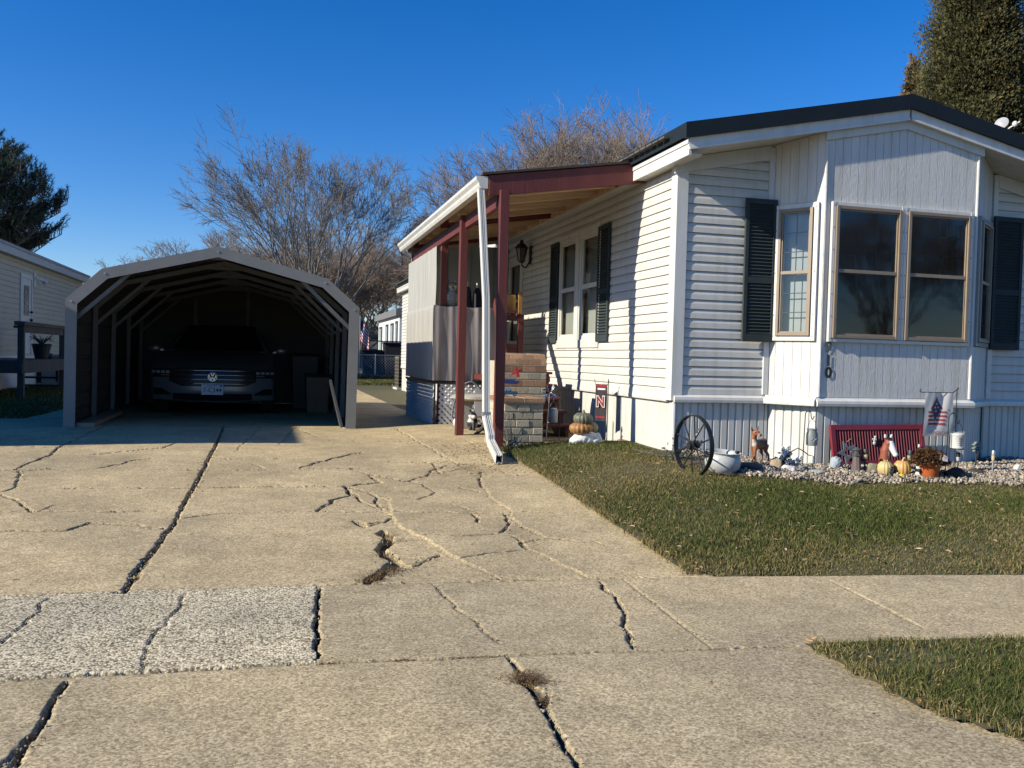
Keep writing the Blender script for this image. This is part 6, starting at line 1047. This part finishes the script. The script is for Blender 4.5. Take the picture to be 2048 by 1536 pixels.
# fawn
p, m = at(1513, 934); t = thing('fawn_statue', 'brown fawn statue standing on stones with head turned to the street', 'statue', p+UZ*.035, .35); t.scale = (1.06,)*3; mb = MB(); c = V3
mb.ell((.025, .0, .155), (.075, .036, .042)); mb.ell((-.035, -.005, .155), (.042, .036, .048)); mb.ell((.075, .0, .158), (.035, .033, .045)); mb.tube([(-.045, -.005, .165), (-.062, -.01, .205), (-.062, -.018, .24)], [.03, .021, .019], 10); mb.ell((-.062, -.032, .252), (.025, .034, .027)); mb.ell((-.062, -.07, .238), (.0145, .024, .014))
for s in (-1, 1): mb.ell((-.062+s*.034, -.018, .283), (.011, .006, .025), rot=Matrix.Rotation(s*.55, 3, 'Y'))
for x, y, q in ((-.05, -.022, -.012), (-.03, .02, .006)): mb.tube([(x, y, .13), (x+q*.5, y, .07), (x+q, y-.004, .01)], [.021, .0105, .010], 8)
for x, y, q in ((.085, -.02, .03), (.078, .02, -.005)): mb.tube([(x, y, .15), (x-.01+q*.3, y, .095), (x+.018+q*.6, y, .062), (x+.01+q, y, .01)], [.028, .016, .0105, .010], 8)
mb.ell((.112, 0, .17), (.014, .01, .022)); o = melt(obj('body', mb, M_FIG, t, world=False), .0045, 4)
lay(o, lambda v: (.03, .025, .02) if v.z < .022 or (v.y < -.083) else ((.62, .52, .42) if (v.x < -.055 and v.z < .2 and v.z > .14 and v.y < -.01) or (v.y < -.06 and v.z < .233) else ((.13, .05, .025) if v.x > .02 and v.z > .15 else (.30, .115, .05))))
for s in (-1, 1): mb = MB(); mb.ell((-.062+s*.021, -.047, .258), .006); obj('eye', mb, M_BLACK, t, world=False, smooth=180)
# wire stand with white flowers
p, m = at(1594, 948); t = thing('plant_stand', 'low black wire edging frame with scroll feet among the white flowers', 'wire frame', p); mb = MB(); y = .05
for x0, x1 in ((-.155, .155),): mb.tube([(x0, 0, -.02), (x0, 0, .155), (x0+.05, 0, .165), (x0+.10, .0, .20), (0, 0, .225), (x1-.10, 0, .20), (x1-.05, 0, .165), (x1, 0, .155), (x1, 0, -.02)], .0045, 6)
for s in (-1, 1): mb.tube([(s*(.155-.03+.028*math.cos(a)), 0, .055+.04*math.sin(a)) for a in np.linspace(-.5, 5.6, 18)], .003, 5)
obj('frame', mb, M_BLACK, t, world=False, smooth=180)
t = thing('white_flowers', 'bunch of white artificial flowers with dark leaves behind the wire frame', 'flowers', p+V3((0, .12, 0))); mb = MB(); ml = MB()
for k in range(34):
    c_ = V3((rr.uniform(-.13, .12), rr.uniform(-.03, .06), rr.uniform(.03, .14)+(.12 if k % 6 == 0 else 0)));  c_.x *= .5 if c_.z > .17 else 1
    ml.tube([(c_.x*.5, c_.y*.5, -.02), c_], .0025, 4)
    for q in range(5): a = q*1.257+k; mb.ell(c_+V3((.012*math.cos(a), -.004, .012*math.sin(a))), (.011, .006, .011), 6, 4)
    for q in range(3): u = V3((rr.gauss(0, 1), rr.gauss(0, 1), rr.gauss(0, .6))).normalized(); v = u.orthogonal().normalized(); b_ = c_-V3((0, -.01, rr.uniform(.01, .06))); ml.add([b_, b_+u*.02+v*.012, b_+u*.045, b_+u*.02-v*.012], [(0, 1, 2, 3)])
obj('blooms', mb, mat('white_petal', (.72, .71, .68), .8), t, world=False, smooth=180); obj('leaves', ml, mat('dark_grey_leaf', (.055, .06, .05), .8, .4, 12), t, world=False, fix=False)
# hooks with lanterns
def hook(lab, px0, py0, px1, ytop, pxe, ye, name='shepherd_hook'):
    p, m = at(px0, py0); H_ = (py0-ytop)*m; dx = (px1-px0)*m; ex = (pxe-px0)*m; he = (py0-ye)*m; rr_ = abs(ex-dx)/2; cx = (ex+dx)/2; o = []; sg = 1 if ex > dx else -1
    o = [(0, 0, -.03), (dx, 0, H_-rr_)]+[(cx-sg*rr_*math.cos(a), 0, H_-rr_+rr_*math.sin(a)) for a in np.linspace(.3, PI-.2, 9)]+[(ex, 0, he+.03), (ex+.006, 0, he+.008), (ex+.016, 0, he), (ex+.028, 0, he+.012), (ex+.032, 0, he+.03)]
    mb = MB(); mb.tube(o, .0045, 6); h = obj(name, mb, M_BLACK, smooth=180); h.location = p; tag(h, lab, 'hook'); return p+V3((ex+.016, 0, he)), m
e, m = hook('black shepherd hook left of the red shutter', 1604, 946, 1607, 822, 1620, 838); t = thing('mason_jar_lantern', 'green grey mason jar lantern hanging left of the red shutter', 'lantern', e-UZ*.235); jm = mat('green_grey_jar', (.19, .215, .20), .5, .15, 12)
mb = MB(); mb.lathe([(.03, 0), (.047, .004), (.05, .02), (.05, .105), (.042, .125), (.042, .142), (.045, .143), (.045, .15), (.03, .152)], (0, 0, 0), 24); obj('jar', mb, jm, t, world=False, smooth=35); mb = MB(); mb.tube([(.046*math.cos(a), 0, .135+.095*math.sin(a)) for a in np.linspace(0, PI, 13)], .002, 5); mb.tube([(-.051, -.012, .15), (-.052, -.012, .01)], .003, 5); obj('bail', mb, M_BLACK, t, world=False); mb = MB()
for k in range(7): a = -2.2+k*.22; mb.ell((.0505*math.cos(a), .0505*math.sin(a), .055+.012*math.sin(k*2.2)), (.008, .004, .008), 6, 4)
obj('relief', mb, mat('pale_relief', (.36, .38, .36), .6), t, world=False)
e, m = hook('black shepherd hook right of the mum pot', 1890, 950, 1894, 826, 1913, 846); t = thing('bucket_feeder', 'grey white enamel bucket hanging from the hook over the mum pot', 'bucket', e-UZ*.235)
mb = MB(); mb.lathe([(.04, 0), (.056, .004), (.058, .012), (.056, .02), (.057, .125), (.06, .13), (.057, .14), (.03, .148), (.008, .15)], (0, 0, 0), 24); obj('pail', mb, mat('worn_enamel', (.55, .55, .50), .5, .15, 14), t, world=False, smooth=35); mb = MB(); mb.tube([(.056*math.cos(a), 0, .13+.105*math.sin(a)) for a in np.linspace(0, PI, 13)], .0025, 5); mb.lathe([(.0585, .0), (.0585, .01)], (0, 0, -.002), 24); obj('bail', mb, M_BLACK, t, world=False)
mb = MB()
for k in range(5): mb.box(-.035, .012-.006*(k % 2), -.0592, -.0565, .105-.016*k-.004, .105-.016*k+.003)
obj('printing', mb, mat('faded_print', (.17, .17, .17), .7), t, world=False)
# red shutter leaning on the skirting, star and trinket
pa, pb = at(1672, 945)[0], at(1838, 945)[0]; so_ = V3((4.93, 7.00, float(zlawn(5., 7.))+.01)); pl_, pr_ = W(1657, 850, Y=7.13), W(1842, 849, Y=7.13); Ws = (pr_-pl_).length
lean_ = V3((0, .16, .40)); u_ = (pr_-pl_).normalized(); hv = V3((-.055, .13, 1)).normalized(); n_ = u_.cross(hv).normalized(); Hs = .385; o_ = pl_-hv*Hs
t = thing('red_shutter', 'long red louvred shutter lying on its side against the white skirting', 'shutter', o_); mb = MB()
def fr(mb, a0, a1, b0, b1, d0, d1): mb.obox(o_+u_*((a0+a1)/2)+hv*((b0+b1)/2)+n_*((d0+d1)/2), u_*((a1-a0)/2), hv*((b1-b0)/2), n_*((d1-d0)/2))
fr(mb, 0, .05, 0, Hs, 0, .03); fr(mb, Ws-.04, Ws, 0, Hs, 0, .03); fr(mb, .05, Ws-.04, Hs-.05, Hs, 0, .029); fr(mb, .05, Ws-.04, 0, .045, 0, .029); obj('frame', mb, mat('red_shutter_paint', (.22, .022, .035), .5, .15, 8), t, bev=.003)
mb = MB(); fr(mb, .05, Ws-.04, .045, Hs-.05, .0, .004)
for k in range(31): a = .05+(Ws-.09)*(k+.5)/31; mb.obox(o_+u_*a+hv*(Hs/2)+n_*.015, (n_*.8+u_*.6)*.012, hv*(Hs/2-.047), (u_*.8-n_*.6)*.0015)
obj('louvres', mb, mat('red_shutter_louvre', (.15, .015, .025), .55, .15, 8), t)
def onsh(px, py, d):
    r_ = ray(px, py); q = o_+n_*d; k = (q-V3((0, 0, CAMZ))).dot(n_)/r_.dot(n_); return V3((0, 0, CAMZ))+r_*k
c0 = onsh(1695, 905, .05); t = thing('metal_star', 'blue grey metal star with cut out centre on the red shutter', 'star ornament', c0); mb = MB(); R1 = .115; V = []; 
for q, (ro, ri, d) in enumerate(((1, .46, 0), (.5, .23, .0), (1, .46, .012), (.5, .23, .012))):
    for k in range(10): a = PI/2+PI*k/5+.38; rad = R1*(ro if k % 2 == 0 else ri)*(1.25 if k == 6 else 1); V.append(c0+u_*(rad*math.cos(a))+hv*(rad*math.sin(a))+n_*d)
F_ = []
for k in range(10):
    j = (k+1) % 10; F_ += [(k, j, 10+j, 10+k), (20+k, 20+j, 30+j, 30+k), (k, j, 20+j, 20+k), (10+k, 10+j, 30+j, 30+k)]
mb.add(V, F_); obj('star', mb, mat('blue_grey_zinc', (.13, .16, .18), .55, .2, 14), t); mb = MB(); mb.tube([c0+u_*.0+hv*.10+n_*.01, c0+u_*.03+hv*.125+n_*.02, c0+u_*.055+hv*.10+n_*.01], .004, 6); obj('cord', mb, M_TAN, t)
c0 = onsh(1750, 880, .035); t = thing('bird_trinket', 'small white snowman shaped trinket hung on the red shutter', 'trinket', c0); mb = MB(); mb.ell(c0+V3((.004, 0, .028)), (.014, .008, .014)); mb.ell(c0, (.022, .009, .020)); mb.ell(c0-V3((.004, 0, .03)), (.018, .009, .019)); mb.ell(c0+V3((-.022, 0, .008)), (.010, .006, .008)); obj('figure', mb, M_WHITE, t, smooth=180); mb = MB(); mb.ell(c0+V3((0, -.01, -.004)), (.005, .003, .006), 6, 4); obj('button', mb, M_BLACK, t)
c0 = onsh(1838, 892, .04); t = thing('white_finial', 'small white knob at the right end of the red shutter', 'knob', c0); mb = MB(); mb.ell(c0, (.011, .010, .019)); obj('knob', mb, M_ALU, t, smooth=180)
# wooden lighthouse, solar lights, path light
p, m = at(1712, 948); t = thing('wooden_lighthouse', 'weathered grey brown wooden lighthouse before the red shutter', 'lighthouse ornament', p); mw = mat('weathered_brown_wood', (.15, .115, .10), .85, .35, 14, .4, 40, stretch=(1, 1, .2)); mb = MB(); mb.lathe([(.050, -.02), (.030, .165)], (0, 0, 0), 8); obj('tower', mb, mw, t, world=False); mb = MB(); mb.lathe([(.043, .165), (.043, .178), (.026, .178), (.026, .215), (.038, .216), (.03, .228), (.008, .24)], (0, 0, 0), 8); obj('lantern_room', mb, mat('dark_grey_wood', (.07, .068, .065), .85), t, world=False)
def solar(lab, px, py, ytop, rad, cupc, tilt=0, pole=M_GALV, cap=M_GALV):
    p, m = at(px, py); h = (py-ytop)*m; t = thing('solar_light', lab, 'solar light', p, 0, 'solar stake lights in the garden bed'); t.rotation_euler = (0, tilt, 0); mb = MB(); mb.tube([(0, 0, -.03), (0, 0, h*.62)], .0065, 8); obj('stake', mb, pole, t, world=False); mb = MB(); mb.lathe([(rad*.6, h*.60), (rad*.85, h*.64), (rad, h*.80), (rad*.5, h*.81)], (0, 0, 0), 16); obj('lens', mb, mat('solar_lens_%d' % int(cupc[0]*100), cupc, .3), t, world=False, smooth=40); mb = MB(); mb.lathe([(rad*1.05, h*.80), (rad*1.12, h*.95), (rad*.9, h), (.004, h)], (0, 0, 0), 16); obj('cap', mb, cap, t, world=False, smooth=40); return t
solar('cream cup solar light with dark cap right of the wooden lighthouse', 1728, 948, 898, .025, (.55, .42, .20), .05, M_BLACK, M_BLACK); solar('slim steel solar light with cream lens in the gravel at right', 1984, 952, 901, .016, (.58, .48, .26), .03); solar('dark capped solar light behind the orange pumpkin', 1815, 955, 900, .024, (.42, .36, .20), .1, M_BLACK, M_BLACK); solar('short black solar stake below the hanging bucket', 1915, 948, 905, .016, (.5, .52, .5), 0, M_BLACK, M_BLACK)
p, m = at(1950, 936); h = .255; t = thing('path_light', 'grey green tiered path light standing before the shaded skirting', 'path light', p); mb = MB(); mb.tube([(0, 0, -.03), (.012, 0, h*.62)], .008, 8); obj('stake', mb, M_BLACK, t, world=False); mt_ = mat('verdigris_metal', (.20, .225, .19), .6, .2, 14); mb = MB()
for z, r0 in ((.62, .042), (.72, .05), (.86, .048)): mb.lathe([(r0*.7, h*z), (r0, h*z+.004), (r0*.98, h*z+.010), (r0*.5, h*z+.026)], (.014, 0, 0), 20)
mb.lathe([(.03, h*.86+.024), (.026, h*.86+.034), (.005, h*.86+.037)], (.014, 0, 0), 14); obj('tiers', mb, mt_, t, world=False, smooth=40); mb = MB(); mb.lathe([(.022, h*.62), (.022, h*.9)], (.014, 0, 0), 14); obj('lens', mb, mat('frosted_lens', (.52, .50, .40), .4), t, world=False, smooth=40)
# horse head
p, m = at(1789, 950); t = thing('horse_head_statue', 'red brown horse head statue with white blaze and ears before the red shutter', 'statue', p+V3((0, .12, 0)), .1); mb = MB(); mb.tube([(0, .01, -.03), (-.008, .01, .10), (-.01, .0, .21), (0, -.01, .27)], [.062, .05, .042, .036], 14); mb.ell((.004, -.025, .275), (.04, .045, .042)); mb.tube([(.006, -.035, .275), (.014, -.062, .225), (.022, -.085, .18)], [.036, .029, .023], 12); mb.ell((.023, -.088, .178), (.026, .024, .024))
for s in (-1, 1): mb.ell((.004+s*.034, -.015, .332), (.016, .010, .030), rot=Matrix.Rotation(s*.25, 3, 'Y'))
mb.ell((0, -.005, .318), (.02, .026, .02)); o = melt(obj('head', mb, M_FIG, t, world=False), .005, 3)
lay(o, lambda v: (.70, .68, .64) if (v.z > .325 and abs(v.x-.004) > .018) or (v.z < .30 and v.z > .14 and v.y < -.052+.012*(v.z < .2) and v.x > -.02) else ((.02, .018, .018) if (v.z > .295 and abs(v.x-.004) < .024) or (v.x > .028 and v.z < .26 and v.y > -.06) else (.27, .075, .035)))
for s in (-1, 1): mb = MB(); mb.ell((.008+s*.033, -.05, .268), .007); obj('eye', mb, M_BLACK, t, world=False, smooth=180)
# pumpkins in the bed
p, m = at(1781, 957); t = pumpkin('painted_pumpkin', 'cream pumpkin with a grey painted face before the horse head', p+V3((0, .07, .01)), .066, .135, mat('cream_rind', (.55, .42, .18), .5, .15, 10), False, 14, cat='pumpkin'); mb = MB()
for q in range(40): a = -1.25+rr.gauss(0, .28); z = .075+rr.gauss(0, .02); rad = .0665*(1-.5*((z-.06)/.08)**2); mb.ell((rad*math.cos(a), rad*math.sin(a), z), (.006, .005, .006), 6, 4)
obj('painted_face', mb, mat('charcoal_paint', (.10, .105, .08), .7), t, world=False); mb = MB()
for q in range(5): a = q*1.26; mb.tube([(0, 0, .12), (.02*math.cos(a), .02*math.sin(a), .145)], [.01, .003], 5)
obj('stem', mb, mat('cream_rind', (.5, .4, .2)), t, world=False)
p, m = at(1815, 957); pumpkin('pumpkin', 'pale orange ribbed pumpkin with thick dry stem in the garden bed', p+V3((0, .07, .01)), .072, .142, mat('pale_orange_rind', (.55, .32, .10), .45, .12, 8), True, 14, .2, 0, mat('dry_stem', (.50, .40, .24), .8)); p, m = at(1803, 960); pumpkin('gourd', 'tiny bright yellow gourd at the foot of the pale orange pumpkin', p+V3((0, -.0, .02)), .026, .034, mat('yellow_rind', (.62, .42, .02), .45, .1, 10), True, 10, cat='gourd')
p, m = at(1838, 958); critter('black and white cat figurine beside the orange flower pot', p, .72, lambda c: (c.z > .13 and c.x < 0) or (c.x < -.02 and c.z < .09), -.2)
# mum in orange pot
p, m = at(1871, 963); t = thing('potted_mum', 'dried brown mum in an orange plastic pot at the lawn edge', 'potted plant', p+V3((0, .09, .025))); mb = MB(); mb.lathe([(.075, 0), (.104, .115), (.110, .117), (.112, .132), (.104, .134), (.09, .10)], (0, 0, 0), 32); obj('pot', mb, mat('orange_plastic', (.46, .105, .025), .5, .1, 10), t, world=False, smooth=40); g = np.random.default_rng(8); n = 3600
d = g.normal(size=(n, 3)); d /= np.linalg.norm(d, axis=1)[:, None]; d[:, 2] = np.abs(d[:, 2])-.12; P = d*np.array([.155, .15, .125])*(.72+.3*g.random((n, 1))**.5)*(1+.12*np.sin(d[:, :1]*9)*np.sin(d[:, 1:2]*8+1))+np.array([0, 0, .135]); o1 = d+g.normal(size=(n, 3))*.6; o1 /= np.linalg.norm(o1, axis=1)[:, None]; s1 = np.cross(o1, g.normal(size=(n, 3))); s1 /= np.linalg.norm(s1, axis=1)[:, None]; L_ = g.uniform(.012, .026, (n, 1))
V = np.stack([P, P+o1*L_*.5+s1*L_*.4, P+o1*L_, P+o1*L_*.5-s1*L_*.4], 1).reshape(-1, 3); cc = np.where(g.random(n)[:, None] < .5, np.array([.15, .065, .028]), np.array([.075, .055, .028]))*g.uniform(.5, 1.6, (n, 1)); np_mesh('foliage', V, np.arange(4*n).reshape(-1, 4), M_LEAF, np.repeat(cc, 4, 0), t, smooth=False)
mb = MB(); 
for k in range(22): a = k*2.4; mb.tube([(0, 0, .09), (.10*math.cos(a)*(k/22), .10*math.sin(a)*(k/22), .20)], .003, 4)
obj('stems', mb, M_BARK, t, world=False); mb = MB(); mb.prism([(-.025, 0), (.022, -.008), (.03, .03), (.0, .052), (-.022, .03)], (.035, -.155, .16), (1, 0, 0), (0, .3, 1), .004); tag(obj('paper_tag', mb, mat('pale_pink_tag', (.66, .55, .55), .7)), 'small pale pink tag stuck in the dried mum', 'tag').location = t.location; mb = MB(); mb.tube([(.0, -.13, .15), (-.005, -.15, .215)], .004, 6); obj('tag_stick', mb, M_GALV, t, world=False)
# garden flag
p0 = G(1907, 940); fy = p0.y; ptop = W(1907, 777, Y=fy); t = thing('garden_flag', 'white garden flag with stars, red stripes and the word AMERICAN', 'garden flag', p0); hp = ptop.z; tl, tr_ = W(1850, 785, Y=fy-.01), W(1905, 785, Y=fy-.01); fw_ = tr_.x-tl.x; fh = W(1850, 785, Y=fy-.01).z-W(1850, 872, Y=fy-.01).z; cz = tl.z-fh; fc = V3(((tl.x+tr_.x)/2, fy-.012, cz)); ux = V3((1, 0, 0))
mb = MB(); mb.tube([(p0.x, fy, p0.z-.04), (p0.x+.004, fy, hp-.01), (p0.x+.012, fy, hp+.012), (p0.x+.02, fy, hp+.004), (p0.x+.012, fy, hp-.008), (tr_.x, fy-.012, tl.z+.002), (tl.x-.03, fy-.012, tl.z+.002), (tl.x-.055, fy-.012, tl.z+.008), (tl.x-.06, fy-.012, tl.z+.022), (tl.x-.045, fy-.012, tl.z+.03)], .004, 6); obj('stand', mb, M_BLACK, t)
def fold(a, b): return .013*math.sin(a*7.5+(1-b)*2.2)*(.15+.85*min(1, b*3))+.005*math.sin(a*15-b*5)*min(1, b*3)
def flag_patch(poly_fn, off, nu=26, nz=30):
    mb = MB(); V = []; ok = {}; F = []
    for j in range(nz):
        for i in range(nu):
            if poly_fn((i+.5)/nu, (j+.5)/nz):
                idx = []
                for a, b in ((i, j), (i+1, j), (i+1, j+1), (i, j+1)):
                    if (a, b) not in ok: x, z = a/nu, b/nz; ok[(a, b)] = len(V); V.append(fc+ux*(fw_*(x-.5)*(1+.08*(1-z)))+UZ*(fh*z)+V3((0, -1, 0))*(fold(x, z)+off))
                    idx.append(ok[(a, b)])
                F.append(tuple(idx))
    mb.add(V, F); return mb
obj('cloth', flag_patch(lambda a, b: True, 0), mat('white_flag_cloth', (.66, .64, .61), .85, .06, 10, trans=.3), t, fix=False, smooth=180)
fld = lambda a, b: abs(a-.44)*.9+abs(b-.64)*.72 < .20
obj('star_field', flag_patch(fld, .003, 52, 60), mat('plum_flag_print', (.13, .055, .09), .8, .1, 10), t, fix=False, smooth=180); obj('stripes', flag_patch(lambda a, b: (.12 if b > .35 else .15) < a < (.78 if b > .4 else .72) and .25 < b < .60 and int((b-.25)/.0455) % 2 == 0 and not fld(a, b), .003, 40, 66), mat('faded_red_print', (.32, .05, .055), .8, .1, 10), t, fix=False, smooth=180)
for a, b in ((.44, .74), (.36, .66), (.52, .66), (.44, .57), (.60, .60), (.86, .60)):
    c_ = fc+ux*(fw_*(a-.5))+UZ*(fh*b)-V3((0, fold(a, b)+.006, 0)); mb = MB(); mb.add([c_]+[c_+ux*(math.sin(PI*k/5)*(.013 if k % 2 == 0 else .0055))+UZ*(math.cos(PI*k/5)*(.013 if k % 2 == 0 else .0055)) for k in range(10)], [(0, 1+k, 1+(k+1) % 10) for k in range(10)]); obj('star', mb, M_WHITE if a < .8 else mat('faded_red_print', (1, 0, 0)), t, fix=False)
for nm, tx, sz, x, z in (('lettering', 'AMERICAN', .044, .57, .07),):
    if sz:
        b = text_mb(tx, sz, V3((0, 0, 0)), ux*.92, UZ, 0, 0); b.v = [tuple(fc+ux*(v[0]+fw_*(x-.5))+UZ*(v[2]+fh*z)-V3((0, fold(min(1, max(0, x+v[0]/fw_)), z)+.010, 0))) for v in b.v]; obj(nm, b, mat('rust_print', (.30, .07, .05), .8), t, fix=False)
